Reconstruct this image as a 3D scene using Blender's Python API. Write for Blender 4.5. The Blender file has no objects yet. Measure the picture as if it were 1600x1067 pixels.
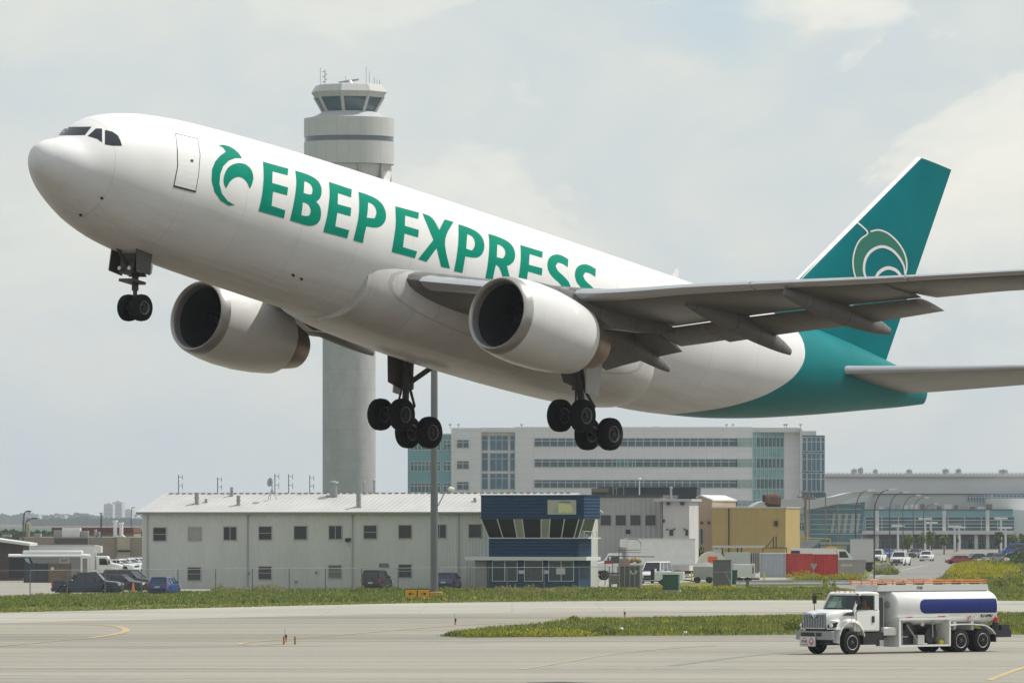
import bpy, bmesh, math, random
from mathutils import Vector, Matrix, noise as mnoise
from mathutils.bvhtree import BVHTree
from mathutils.geometry import tessellate_polygon
random.seed(7)
C = bpy.context.scene.collection
SC = bpy.context.scene
R = math.radians
# ------------------------------------------------------------ camera, world, sun, exposure
F = 10000.0; CH = 6.0                       # focal length in photo pixels, camera height
HX, HY = 800.0, 812.0                       # vanishing point of the level view axis
cam_d = bpy.data.cameras.new('camera'); cam = bpy.data.objects.new('camera', cam_d); C.objects.link(cam)
cam.location = (0, 0, CH); cam.rotation_euler = (R(90), 0, 0)
cam_d.sensor_width = 36.0; cam_d.lens = 36.0*F/1600; cam_d.shift_y = (HY-533.5)/1600
cam_d.clip_start = 1.0; cam_d.clip_end = 60000
SC.camera = cam
SUN_EL = R(54); SUN_AZ = R(20)              # azimuth: measured from +X towards +Y
sund = bpy.data.lights.new('sun', 'SUN'); sun = bpy.data.objects.new('sun', sund); C.objects.link(sun)
sund.energy = 3.7; sund.angle = R(0.6); sund.color = (1, .955, .88)
sdir = Vector((math.cos(SUN_EL)*math.cos(SUN_AZ), math.cos(SUN_EL)*math.sin(SUN_AZ), math.sin(SUN_EL)))
sun.rotation_euler = sdir.to_track_quat('Z', 'Y').to_euler()
W = bpy.data.worlds.new('World'); SC.world = W; W.use_nodes = True
nt = W.node_tree; nt.nodes.clear()
def N(t, ty, **kw):
    n = t.nodes.new(ty)
    for k, v in kw.items(): setattr(n, k, v)
    return n
def L(t, a, b): t.links.new(a, b)
sky = N(nt, 'ShaderNodeTexSky', sky_type='NISHITA', sun_disc=False)
sky.sun_elevation = SUN_EL; sky.sun_rotation = R(90)-SUN_AZ; sky.air_density = 1.6; sky.dust_density = 2.5; sky.altitude = 1000
bg1 = N(nt, 'ShaderNodeBackground'); bg1.inputs['Strength'].default_value = 0.085
L(nt, sky.outputs[0], bg1.inputs[0])
tc = N(nt, 'ShaderNodeTexCoord'); mp = N(nt, 'ShaderNodeMapping'); mp.inputs['Scale'].default_value = (1, 1, 1.9)
L(nt, tc.outputs['Generated'], mp.inputs[0])
def nz(sc, det, ro, dist=0, loc=(0, 0, 0)):
    m_ = N(nt, 'ShaderNodeMapping'); m_.inputs['Location'].default_value = loc; L(nt, mp.outputs[0], m_.inputs[0])
    n = N(nt, 'ShaderNodeTexNoise'); n.inputs['Scale'].default_value = sc; n.inputs['Detail'].default_value = det
    n.inputs['Roughness'].default_value = ro; n.inputs['Distortion'].default_value = dist; L(nt, m_.outputs[0], n.inputs['Vector']); return n
def ramp(t, src, stops):
    r = N(t, 'ShaderNodeValToRGB'); e = r.color_ramp.elements
    while len(e) > 1: e.remove(e[-1])
    e[0].position, e[0].color = stops[0][0], (*stops[0][1], 1)
    for p, c in stops[1:]:
        q = e.new(p); q.color = (*c, 1)
    L(t, src, r.inputs[0]); return r
n1 = nz(26, 9, .55, .35, (3.1, 0, 1.7)); n2 = nz(9, 5, .5, .2, (0, 1.3, .4))
# veil of thin cloud: blue-grey gaps, cream-grey banks
add = N(nt, 'ShaderNodeMath', operation='MULTIPLY_ADD'); L(nt, n1.outputs[0], add.inputs[0]); add.inputs[1].default_value = .6
ml = N(nt, 'ShaderNodeMath', operation='MULTIPLY'); L(nt, n2.outputs[0], ml.inputs[0]); ml.inputs[1].default_value = .4
L(nt, ml.outputs[0], add.inputs[2])
cl = ramp(nt, add.outputs[0], [(.34, (.515, .595, .64)), (.46, (.56, .61, .625)), (.55, (.62, .65, .63)), (.66, (.69, .695, .65))])
# cumulus heads, mostly to the right, and one clear blue gap high on the right
n3 = nz(21, 12, .6, .5, (.37, .2, 2.9)); cm = ramp(nt, n3.outputs[0], [(.50, (0, 0, 0)), (.545, (.55, .55, .55)), (.66, (1, 1, 1))])
sd_ = N(nt, 'ShaderNodeSeparateXYZ'); L(nt, tc.outputs['Generated'], sd_.inputs[0])
ms = N(nt, 'ShaderNodeMapRange'); L(nt, sd_.outputs[0], ms.inputs[0])
for i_, v_ in ((1, -.05), (2, .035), (3, .25), (4, 1.0)): ms.inputs[i_].default_value = v_
mz = N(nt, 'ShaderNodeMapRange'); L(nt, sd_.outputs[2], mz.inputs[0])
for i_, v_ in ((1, .018), (2, .055), (3, .15), (4, 1.0)): mz.inputs[i_].default_value = v_
mm_ = N(nt, 'ShaderNodeMath', operation='MULTIPLY'); L(nt, ms.outputs[0], mm_.inputs[0]); L(nt, mz.outputs[0], mm_.inputs[1])
m5 = N(nt, 'ShaderNodeMath', operation='MULTIPLY'); L(nt, mm_.outputs[0], m5.inputs[0]); L(nt, cm.outputs[0], m5.inputs[1])
cmx = N(nt, 'ShaderNodeMix', data_type='RGBA'); cmx.inputs[7].default_value = (.80, .785, .71, 1); L(nt, m5.outputs[0], cmx.inputs[0]); L(nt, cl.outputs[0], cmx.inputs[6])
gp_ = N(nt, 'ShaderNodeVectorMath', operation='DISTANCE'); gp_.inputs[1].default_value = (.0335, .996, .080); L(nt, tc.outputs['Generated'], gp_.inputs[0])
n4 = nz(60, 6, .6, .2); g5 = N(nt, 'ShaderNodeMath', operation='MULTIPLY_ADD'); g5.inputs[1].default_value = -.022; L(nt, n4.outputs[0], g5.inputs[0]); L(nt, gp_.outputs['Value'], g5.inputs[2])
gx = N(nt, 'ShaderNodeMapRange'); L(nt, g5.outputs[0], gx.inputs[0])
for i_, v_ in ((1, -.010), (2, .001), (3, .8), (4, 0)): gx.inputs[i_].default_value = v_
cg = N(nt, 'ShaderNodeMix', data_type='RGBA'); cg.inputs[7].default_value = (.47, .58, .64, 1); L(nt, gx.outputs[0], cg.inputs[0]); L(nt, cmx.outputs[2], cg.inputs[6])
bg2 = N(nt, 'ShaderNodeBackground'); bg2.inputs['Strength'].default_value = 1.15; L(nt, cg.outputs[2], bg2.inputs[0])
sx = N(nt, 'ShaderNodeSeparateXYZ'); L(nt, tc.outputs['Generated'], sx.inputs[0])
hz_ = N(nt, 'ShaderNodeMapRange'); L(nt, sx.outputs[2], hz_.inputs[0])
for i_, v_ in ((1, .10), (2, .55), (3, .90), (4, .62)): hz_.inputs[i_].default_value = v_
mx = N(nt, 'ShaderNodeMixShader'); L(nt, hz_.outputs[0], mx.inputs[0])
L(nt, bg1.outputs[0], mx.inputs[1]); L(nt, bg2.outputs[0], mx.inputs[2])
wo = N(nt, 'ShaderNodeOutputWorld'); L(nt, mx.outputs[0], wo.inputs[0])
SC.view_settings.view_transform = 'Standard'; SC.view_settings.look = 'None'; SC.view_settings.exposure = 0.08; SC.view_settings.gamma = 1
SC.cycles.volume_bounces = 0; SC.cycles.max_bounces = 8

# ------------------------------------------------------------ helpers
def at(px, py, Y):                          # point seen at a photo pixel, at distance Y
    return Vector(((px-HX)*Y/F, Y, CH-(py-HY)*Y/F))
def gp(px, py, z=0.0):                      # ground point under a photo pixel
    Y = CH*F/(py-HY); return Vector(((px-HX)*Y/F, Y, z))
MATS = {}
def mat(name, col, rough=.6, metal=0, var=0, vs=1.0, bump=0, bs=20, ribs=None, coat=0, col2=None, spec=.5, streak=0, emis=None):
    if name in MATS: return MATS[name]
    m = bpy.data.materials.new(name); m.use_nodes = True; t = m.node_tree
    b = t.nodes['Principled BSDF']; b.inputs['Base Color'].default_value = (*col, 1); b.inputs['Roughness'].default_value = rough
    b.inputs['Metallic'].default_value = metal; b.inputs['Coat Weight'].default_value = coat; b.inputs['Specular IOR Level'].default_value = spec
    if emis: b.inputs['Emission Color'].default_value = (*emis[0], 1); b.inputs['Emission Strength'].default_value = emis[1]
    tc = N(t, 'ShaderNodeTexCoord'); src = None
    if var:
        mp_ = N(t, 'ShaderNodeMapping'); mp_.inputs['Scale'].default_value = (1, 1, 1/(1+streak)); L(t, tc.outputs['Object'], mp_.inputs[0])
        n = N(t, 'ShaderNodeTexNoise'); n.inputs['Scale'].default_value = vs; n.inputs['Detail'].default_value = 6; n.inputs['Roughness'].default_value = .65
        L(t, mp_.outputs[0], n.inputs['Vector'])
        c2 = col2 or tuple(c*(1-var) for c in col)
        r = ramp(t, n.outputs[0], [(.3, c2), (.66, tuple(min(1, c*(1+var*.25)) for c in col))])
        L(t, r.outputs[0], b.inputs['Base Color']); src = n
    if ribs:                                # (axis, pitch, depth): pressed metal ribs
        w = N(t, 'ShaderNodeTexWave', wave_type='BANDS', bands_direction=ribs[0], wave_profile='SIN')
        w.inputs['Scale'].default_value = 1/(ribs[1]*3.18); w.inputs['Distortion'].default_value = 0; L(t, tc.outputs['Object'], w.inputs['Vector'])
        bp = N(t, 'ShaderNodeBump'); bp.inputs['Distance'].default_value = ribs[2]; bp.inputs['Strength'].default_value = 1
        L(t, w.outputs['Fac'], bp.inputs['Height']); L(t, bp.outputs[0], b.inputs['Normal'])
    elif bump:
        n = N(t, 'ShaderNodeTexNoise'); n.inputs['Scale'].default_value = bs; n.inputs['Detail'].default_value = 4; L(t, tc.outputs['Object'], n.inputs['Vector'])
        bp = N(t, 'ShaderNodeBump'); bp.inputs['Distance'].default_value = bump; L(t, n.outputs[0], bp.inputs['Height']); L(t, bp.outputs[0], b.inputs['Normal'])
    MATS[name] = m; return m
class MB:
    def __init__(s): s.v = []; s.f = []; s.m = []
    def face(s, pts, mi=0):
        n = len(s.v); s.v += [tuple(p) for p in pts]; s.f.append(tuple(range(n, n+len(pts)))); s.m.append(mi); return s
    def box(s, x0, x1, y0, y1, z0, z1, mi=0):
        return s.hexa([(x0,y0,z0),(x1,y0,z0),(x1,y1,z0),(x0,y1,z0)], [(x0,y0,z1),(x1,y0,z1),(x1,y1,z1),(x0,y1,z1)], mi)
    def hexa(s, a, b, mi=0): return s.loft([a, b], mi, closed=True, cap=True)
    def loft(s, rings, mi=0, closed=True, cap=True, capmi=None):
        n0 = len(s.v); k = len(rings[0])
        for r in rings: s.v += [tuple(p) for p in r]
        for i in range(len(rings)-1):
            for j in range(k if closed else k-1):
                a = n0+i*k+j; b = n0+i*k+(j+1) % k
                s.f.append((a, b, b+k, a+k)); s.m.append(mi)
        if cap:
            s.f.append(tuple(reversed(range(n0, n0+k)))); s.m.append(mi if capmi is None else capmi)
            s.f.append(tuple(range(n0+(len(rings)-1)*k, n0+len(rings)*k))); s.m.append(mi if capmi is None else capmi)
        return s
    def prism(s, prof, y0, y1, mi=0, inset=None):    # side profile (x, z) extruded along y
        return s.loft([[(x, y0, z) for x, z in prof], [(x, y1, z) for x, z in prof]], mi)
    def tube(s, pts, r, n=8, mi=0, cap=True):
        pts = [Vector(p) for p in pts]; rr = r if isinstance(r, (list, tuple)) else [r]*len(pts); rings = []
        ref = None
        for i, p in enumerate(pts):
            d = (pts[min(i+1, len(pts)-1)]-pts[max(i-1, 0)]).normalized()
            if ref is None or abs(ref.dot(d)) > .95: ref = Vector((0, 0, 1)) if abs(d.z) < .9 else Vector((1, 0, 0))
            a = d.cross(ref).normalized(); b = d.cross(a)
            rings.append([p+(a*math.cos(2*math.pi*q/n)+b*math.sin(2*math.pi*q/n))*rr[i] for q in range(n)])
        return s.loft(rings, mi, cap=cap)
    def lathe(s, c, axis, prof, n=24, mi=0, cap=False):   # prof: (distance along axis, radius)
        c = Vector(c); d = Vector(axis).normalized(); ref = Vector((0, 0, 1)) if abs(d.z) < .9 else Vector((1, 0, 0))
        a = d.cross(ref).normalized(); b = d.cross(a)
        return s.loft([[c+d*t+(a*math.cos(2*math.pi*q/n)+b*math.sin(2*math.pi*q/n))*r for q in range(n)] for t, r in prof], mi, cap=cap)
    def build(s, name, mats, parent=None, smooth=False, bevel=0, loc=None):
        me = bpy.data.meshes.new(name); me.from_pydata(s.v, [], s.f)
        for m in (mats if isinstance(mats, (list, tuple)) else [mats]): me.materials.append(m)
        me.polygons.foreach_set('material_index', s.m)
        bm = bmesh.new(); bm.from_mesh(me)
        if len(s.f) < 60000: bmesh.ops.remove_doubles(bm, verts=bm.verts, dist=1e-5); bmesh.ops.recalc_face_normals(bm, faces=bm.faces)
        bm.to_mesh(me); bm.free()
        if smooth:
            me.polygons.foreach_set('use_smooth', [True]*len(me.polygons)); me.set_sharp_from_angle(angle=R(smooth if smooth is not True else 35))
        o = bpy.data.objects.new(name, me); C.objects.link(o)
        if parent: o.parent = parent
        if loc: o.location = loc
        if bevel:
            bv = o.modifiers.new('bevel', 'BEVEL'); bv.width = bevel; bv.segments = 2; bv.limit_method = 'ANGLE'; bv.angle_limit = R(28); bv.harden_normals = False
            me.polygons.foreach_set('use_smooth', [True]*len(me.polygons)); me.set_sharp_from_angle(angle=R(40))
        return o
def tag(o, label=None, cat=None, group=None, kind=None):
    for k, v in (('label', label), ('category', cat), ('group', group), ('kind', kind)):
        if v: o[k] = v
    return o
def thing(name, label, cat, loc=(0, 0, 0), rz=0, group=None):
    o = bpy.data.objects.new(name, None); C.objects.link(o); o.location = loc; o.rotation_euler = (0, 0, rz); o.empty_display_size = .5
    return tag(o, label, cat, group)
def kids(o): return [c for c in C.objects if c.parent == o]
def dup(o, loc=None, rz=None, label=None, parent=None):
    c = o.copy(); C.objects.link(c); c.parent = parent
    for ch in kids(o): dup(ch, parent=c)
    if loc is not None: c.location = loc
    if rz is not None: c.rotation_euler = (0, 0, rz)
    if label: c['label'] = label
    return c
def cr(xs, ys, x):                          # Catmull-Rom through the table
    if x <= xs[0]: return ys[0]
    if x >= xs[-1]: return ys[-1]
    i = max(j for j in range(len(xs)) if xs[j] <= x)
    h = xs[i+1]-xs[i]; t = (x-xs[i])/h
    def sl(j):
        if j == 0: return (ys[1]-ys[0])/(xs[1]-xs[0])
        if j == len(xs)-1: return (ys[-1]-ys[-2])/(xs[-1]-xs[-2])
        a = (ys[j]-ys[j-1])/(xs[j]-xs[j-1]); b = (ys[j+1]-ys[j])/(xs[j+1]-xs[j])
        return 0 if a*b <= 0 else 2*a*b/(a+b)
    a, b = sl(i)*h, sl(i+1)*h
    return ys[i]*(2*t**3-3*t*t+1)+a*(t**3-2*t*t+t)+ys[i+1]*(3*t*t-2*t**3)+b*(t**3-t*t)
def spline(pts, n=6):                       # smooth open curve through points
    out = []
    P = [Vector(p) for p in pts]
    for i in range(len(P)-1):
        p0 = P[max(i-1, 0)]; p1 = P[i]; p2 = P[i+1]; p3 = P[min(i+2, len(P)-1)]
        for k in range(n):
            t = k/n; out.append(.5*((2*p1)+(p2-p0)*t+(2*p0-5*p1+4*p2-p3)*t*t+(3*p1-p0-3*p2+p3)*t**3))
    out.append(P[-1]); return out

# ------------------------------------------------------------ materials
M = {}
def paint(name, col, rough=.35, coat=.3, var=.06, vs=.6): M[name] = mat(name, col, rough, coat=coat, var=var, vs=vs); return M[name]
paint('white_paint', (.78, .78, .77)); paint('truck_white', (.74, .74, .72), .4, .25, .1, 1.5)
M['black'] = mat('black_plastic', (.012, .012, .013), .5); M['tyre'] = mat('tyre_rubber', (.011, .011, .012), .8, var=.3, vs=8, spec=.2)
M['glass'] = mat('dark_glass', (.012, .016, .02), .06, spec=.8); M['bluglass'] = mat('blue_glass', (.02, .045, .06), .08, spec=.8)
M['rim'] = mat('wheel_rim', (.46, .47, .47), .45, .2); M['steel'] = mat('galvanised_steel', (.36, .37, .38), .45, .5, var=.2, vs=3)
M['dark'] = mat('dark_metal', (.03, .03, .032), .5, .3); M['gear'] = mat('gear_paint', (.055, .053, .05), .5, .2, var=.3, vs=4)
M['chrome'] = mat('chrome', (.6, .6, .6), .2, 1); M['lamp'] = mat('lamp_glass', (.75, .75, .7), .15); M['red'] = mat('red_lens', (.45, .02, .02), .25)
M['orange'] = mat('orange_paint', (.75, .2, .02), .5, var=.15, vs=2); M['yellow'] = mat('sign_yellow', (.72, .36, .02), .5, var=.08)
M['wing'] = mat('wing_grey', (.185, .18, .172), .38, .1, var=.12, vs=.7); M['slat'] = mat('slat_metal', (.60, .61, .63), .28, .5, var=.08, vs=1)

def seams(m, bw, rh, mw, k, rot=(0, 0, 0)):  # thin skin joints on a large metal surface
    t = m.node_tree; b = t.nodes['Principled BSDF']; tc = N(t, 'ShaderNodeTexCoord'); mp_ = N(t, 'ShaderNodeMapping'); mp_.inputs['Rotation'].default_value = rot; L(t, tc.outputs['Object'], mp_.inputs[0])
    br = N(t, 'ShaderNodeTexBrick'); br.inputs['Scale'].default_value = 1; br.inputs['Mortar Size'].default_value = mw; br.inputs['Brick Width'].default_value = bw; br.inputs['Row Height'].default_value = rh
    br.inputs['Color1'].default_value = (1, 1, 1, 1); br.inputs['Color2'].default_value = (.90, .90, .91, 1); br.inputs['Mortar'].default_value = (k, k, k, 1); L(t, mp_.outputs[0], br.inputs['Vector'])
    src = b.inputs['Base Color'].links[0].from_socket; mu = N(t, 'ShaderNodeMix', data_type='RGBA', blend_type='MULTIPLY'); mu.inputs[0].default_value = 1; L(t, src, mu.inputs[6]); L(t, br.outputs[0], mu.inputs[7]); L(t, mu.outputs[2], b.inputs['Base Color'])
seams(M['wing'], 2.6, 1.15, .014, .55, (0, 0, R(30)))
# ------------------------------------------------------------ airliner (body axes: x forward, y port, z up; nose at x = 0)
psi, th, ro = R(49.5), R(10.37), R(-0.9)
h0 = Vector((-math.cos(psi), -math.sin(psi), 0)); l0 = Vector((math.sin(psi), -math.cos(psi), 0)); u0 = Vector((0, 0, 1))
h2 = h0*math.cos(th)+u0*math.sin(th); u2 = u0*math.cos(th)-h0*math.sin(th)
l3 = l0*math.cos(ro)+u2*math.sin(ro); u3 = u2*math.cos(ro)-l0*math.sin(ro)
KS = 0.865
org = Vector((-1.6916, 248.794, 9.0)) + h2*25          # relative to camera height at scale 1
org = org*KS + Vector((0, 0, CH))
rot = Matrix((h2, l3, u3)).transposed()
plane = thing('airliner', 'white jet airliner with teal tail and green lettering climbing out with its landing gear down', 'airplane')
plane.matrix_world = Matrix.Translation(org) @ rot.to_4x4() @ Matrix.Scale(KS, 4)
PM = Matrix.Translation(org) @ rot.to_4x4() @ Matrix.Scale(KS, 4); PI = PM.inverted()
def B(s, p, z): return Vector((-s, p, z))
FS = [(.72,-.22,-.24,.03),(.76,.0,-.46,.22),(.90,.22,-.72,.45),(1.2,.42,-1.0,.74),(1.6,.58,-1.26,1.05),(2.1,.76,-1.55,1.36),(2.5,1.10,-1.78,1.55),(2.9,1.48,-1.98,1.72),(3.6,1.90,-2.26,1.95),(5,2.3,-2.57,2.25),
      (6.2,2.5,-2.69,2.42),(7.6,2.64,-2.73,2.53),(10,2.77,-2.8,2.62),(14,2.9,-2.88,2.66),(20,2.97,-2.92,2.66),(30,3.0,-2.88,2.66),(35,2.99,-2.74,2.6),(39.5,2.95,-2.26,2.45),
      (42.5,2.9,-1.73,2.25),(46.5,2.82,-.83,1.8),(50.7,2.6,.22,1.1),(53,2.4,.8,.6),(54.6,2.15,1.24,.2)]
xs_ = [a[0] for a in FS]
ss = []
q_ = .74
while q_ < 54.6: ss.append(q_); q_ += .04 if q_ < 1.0 else .15 if q_ < 3 else .3 if q_ < 8 else .6
ss.append(54.6)
NS = 72
def fring(s):
    zt = cr(xs_, [a[1] for a in FS], s); zb = cr(xs_, [a[2] for a in FS], s); w = cr(xs_, [a[3] for a in FS], s)
    zc = (zt+zb)/2; b = (zt-zb)/2
    return [B(s, w*math.sin(2*math.pi*k/NS), zc+b*math.cos(2*math.pi*k/NS)) for k in range(NS)]
# fuselage paint: white with the tail colour behind a swooping line, faint skin joints
fm = bpy.data.materials.new('fuselage_paint'); fm.use_nodes = True; t = fm.node_tree; b = t.nodes['Principled BSDF']
b.inputs['Roughness'].default_value = .42; b.inputs['Specular IOR Level'].default_value = .14
tc = N(t, 'ShaderNodeTexCoord'); sp = N(t, 'ShaderNodeSeparateXYZ'); L(t, tc.outputs['Object'], sp.inputs[0])
mr = N(t, 'ShaderNodeMapRange'); mr.inputs[1].default_value = -3; mr.inputs[2].default_value = 3; L(t, sp.outputs[2], mr.inputs[0])
fc = N(t, 'ShaderNodeFloatCurve'); cv = fc.mapping.curves[0]
bp_ = [(-3,35.8),(-2.86,36.4),(-2.2,38.7),(-1.48,40.6),(-.48,42.35),(.54,43.4),(1.41,43.7),(2.14,43.55),(3,42.9)]
P_ = [((z+3)/6, s/60) for z, s in bp_]
cv.points[0].location = P_[0]; cv.points[1].location = P_[-1]
for p in P_[1:-1]: cv.points.new(*p)
fc.mapping.update(); L(t, mr.outputs[0], fc.inputs[1])
m1 = N(t, 'ShaderNodeMath', operation='MULTIPLY'); m1.inputs[1].default_value = -1/60; L(t, sp.outputs[0], m1.inputs[0])
gt = N(t, 'ShaderNodeMath', operation='GREATER_THAN'); L(t, m1.outputs[0], gt.inputs[0]); L(t, fc.outputs[0], gt.inputs[1])
nn = N(t, 'ShaderNodeTexNoise'); nn.inputs['Scale'].default_value = .5; nn.inputs['Detail'].default_value = 6; L(t, tc.outputs['Object'], nn.inputs['Vector'])
wr = ramp(t, nn.outputs[0], [(.3, (.74, .735, .72)), (.7, (.80, .80, .79))])
tr = ramp(t, nn.outputs[0], [(.3, (.0, .165, .175)), (.7, (.0, .20, .21))])
mix = N(t, 'ShaderNodeMix', data_type='RGBA'); L(t, gt.outputs[0], mix.inputs[0]); L(t, wr.outputs[0], mix.inputs[6]); L(t, tr.outputs[0], mix.inputs[7])
fr = N(t, 'ShaderNodeMath', operation='PINGPONG'); fr.inputs[1].default_value = 1.55; L(t, sp.outputs[0], fr.inputs[0])
ls = N(t, 'ShaderNodeMath', operation='LESS_THAN'); ls.inputs[1].default_value = .012; L(t, fr.outputs[0], ls.inputs[0])
l2 = N(t, 'ShaderNodeMath', operation='MULTIPLY'); l2.inputs[1].default_value = .26; L(t, ls.outputs[0], l2.inputs[0])
mx2 = N(t, 'ShaderNodeMix', data_type='RGBA'); mx2.inputs[7].default_value = (.2, .2, .2, 1); L(t, l2.outputs[0], mx2.inputs[0]); L(t, mix.outputs[2], mx2.inputs[6])
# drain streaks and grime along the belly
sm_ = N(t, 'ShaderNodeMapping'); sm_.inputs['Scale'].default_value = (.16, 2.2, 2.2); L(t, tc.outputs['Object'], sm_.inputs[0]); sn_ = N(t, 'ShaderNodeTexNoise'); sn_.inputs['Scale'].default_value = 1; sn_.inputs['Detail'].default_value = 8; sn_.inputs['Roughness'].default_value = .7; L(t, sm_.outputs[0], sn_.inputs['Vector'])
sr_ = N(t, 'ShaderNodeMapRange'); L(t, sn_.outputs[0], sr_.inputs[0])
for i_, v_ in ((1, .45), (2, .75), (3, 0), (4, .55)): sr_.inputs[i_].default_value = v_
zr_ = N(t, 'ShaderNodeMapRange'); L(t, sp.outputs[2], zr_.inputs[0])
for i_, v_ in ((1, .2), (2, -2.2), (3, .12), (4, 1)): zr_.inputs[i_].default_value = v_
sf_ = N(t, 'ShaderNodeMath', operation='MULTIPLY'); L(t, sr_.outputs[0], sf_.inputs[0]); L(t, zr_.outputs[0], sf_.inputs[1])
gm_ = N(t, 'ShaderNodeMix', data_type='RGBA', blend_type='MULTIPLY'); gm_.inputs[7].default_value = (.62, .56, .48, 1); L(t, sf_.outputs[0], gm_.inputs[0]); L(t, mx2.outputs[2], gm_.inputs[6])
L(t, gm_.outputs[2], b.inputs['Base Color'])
M['teal'] = mat('tail_teal', (.0, .175, .195), .45, var=.15, vs=.4, spec=.06)
M['green'] = mat('livery_green', (.0, .245, .16), .5, var=.1, vs=1.2, spec=.05); M['greendark'] = mat('logo_green', (.02, .17, .12), .45, spec=.3)
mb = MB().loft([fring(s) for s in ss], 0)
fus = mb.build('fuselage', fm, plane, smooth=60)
bvh_f = BVHTree.FromPolygons([Vector(v) for v in mb.v], [f for f in mb.f])
def cast(px, py, bvh, off=.008):
    o = Vector((0, 0, CH)); d = Vector(((px-HX)/F, 1, -(py-HY)/F)).normalized()
    ol = PI @ o; dl = (PI.to_3x3() @ d).normalized()
    hit, nor, i, di = bvh.ray_cast(ol, dl)
    if hit is None: return None
    if nor.dot(dl) > 0: nor = -nor
    return hit+nor*off
def decal(polys, bvh, name, mts, parent, zoom=(0, 0, 4), off=.008, mirror=False, step=(4, 4)):
    """polys: list of (material index, outline, [holes]) in zoomed-photo pixels, laid on the skin as a thin raised layer"""
    out = MB(); ox, oy, k = zoom
    for pi_, (mi, outl, holes) in enumerate(polys):
        loops = [outl]+list(holes); flat = [p for lp in loops for p in lp]
        tris = tessellate_polygon([[Vector((x, y, 0)) for x, y in lp] for lp in loops])
        bm = bmesh.new(); vs = [bm.verts.new((ox+x/k, oy+y/k, 0)) for x, y in flat]
        for tr_ in tris:
            try: bm.faces.new([vs[i] for i in tr_])
            except ValueError: pass
        xsn = [v.co.x for v in vs]; ysn = [v.co.y for v in vs]
        for ax, (lo, hi), st in ((0, (min(xsn), max(xsn)), step[0]), (1, (min(ysn), max(ysn)), step[1])):
            c = lo+st
            while c < hi:
                g = bm.verts[:]+bm.edges[:]+bm.faces[:]
                bmesh.ops.bisect_plane(bm, geom=g, dist=1e-6, plane_co=(c, 0, 0) if ax == 0 else (0, c, 0), plane_no=(1, 0, 0) if ax == 0 else (0, 1, 0)); c += st
        n0 = len(out.v); ok = {}
        bm.verts.index_update()
        for v in bm.verts:
            h_ = cast(v.co.x, v.co.y, bvh, off+.0015*pi_ if False else off+(.004 if mi else 0))
            ok[v.index] = None
            if h_ is not None: ok[v.index] = len(out.v); out.v.append(tuple(h_))
        for f_ in bm.faces:
            ids = [ok[v.index] for v in f_.verts]
            if None not in ids: out.f.append(tuple(ids)); out.m.append(mi)
        if mirror:
            n1 = len(out.v); out.v += [(x, -y, z) for x, y, z in out.v[n0:n1]]
            for f_, m_ in [(f_, m_) for f_, m_ in zip(out.f, out.m) if min(f_) >= n0]: out.f.append(tuple(reversed([i-n0+n1 for i in f_]))); out.m.append(m_)
        bm.free()
    return out.build(name, mts, parent)
def strip(pts, w, closed=False):            # outline of a band of width w along a polyline
    P = [Vector((x, y)) for x, y in pts]; n = len(P); a = []; b = []
    for i in range(n):
        d = (P[min(i+1, n-1)]-P[max(i-1, 0)]).normalized(); nn_ = Vector((-d.y, d.x))*((w[i] if isinstance(w, list) else w)/2)
        a.append(tuple(P[i]+nn_)); b.append(tuple(P[i]-nn_))
    return a+b[::-1]
def sm(pts, n=4, closed=True):
    P = [Vector((x, y, 0)) for x, y in pts]
    if closed: P = [P[-1]]+P+[P[0], P[1]]
    q = spline(P, n)
    if closed: q = q[n:-n-1]
    return [(v.x, v.y) for v in q]
def rnd(pts, lim=50):                       # round the gentle corners, keep the sharp ones
    for _ in range(2):
        out = []; n = len(pts)
        for i in range(n):
            a, b, c = Vector(pts[i-1]), Vector(pts[i]), Vector(pts[(i+1) % n])
            if (b-a).length > .01 and (c-b).length > .01 and math.degrees((b-a).angle(c-b)) < lim:
                out += [tuple(b.lerp(a, .25)), tuple(b.lerp(c, .25))]
            else: out.append(tuple(b))
        pts = out
    return pts
# lettering, traced in two overlapping zoomed views
Z2 = (300, 200, 4); Z3 = (600, 300, 4)
E1 = [(443,212),(602,256),(597,297),(503,272),(501,345),(600,373),(594,422),(506,398),(497,487),(583,515),(574,565),(415,520),(430,460),(441,400),(449,300)]
E2 = [(855,338),(998,385),(994,435),(912,408),(910,477),(995,500),(990,553),(908,530),(895,615),(982,640),(970,690),(820,650),(843,560),(856,470),(861,400)]
Bo = [(645,268),(700,283),(755,306),(792,335),(811,378),(808,420),(796,447),(776,462),(800,488),(808,535),(800,580),(775,606),(738,614),(690,603),(612,578),(632,490),(648,400),(653,330)]
Bh1 = [(702,333),(728,343),(748,362),(755,390),(748,415),(728,417),(697,407)]
Bh2 = [(692,465),(718,472),(738,493),(743,522),(733,547),(708,553),(683,545),(689,500)]
Po = [(1040,400),(1100,419),(1155,444),(1195,482),(1214,535),(1210,580),(1186,613),(1150,626),(1090,615),(1078,660),(1068,720),(1008,703),(1028,620),(1042,550),(1046,470)]
Ph = [(1100,465),(1128,476),(1150,505),(1153,540),(1139,566),(1092,562),(1098,520)]
P1 = [(0, E1, []), (0, Bo, [Bh1, Bh2]), (0, E2, []), (0, Po, [Ph])]
E3 = [(70,90),(218,130),(213,170),(132,148),(130,212),(217,238),(213,285),(128,260),(118,345),(207,372),(192,415),(48,375),(62,290),(75,200)]
X1 = [(240,135),(302,156),(345,238),(378,172),(434,188),(368,300),(412,480),(357,468),(328,352),(265,438),(213,420),(308,300)]
P2o = [(465,203),(520,220),(578,246),(614,282),(629,330),(622,375),(600,405),(565,414),(508,402),(490,507),(437,495),(455,400),(466,300)]
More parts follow.
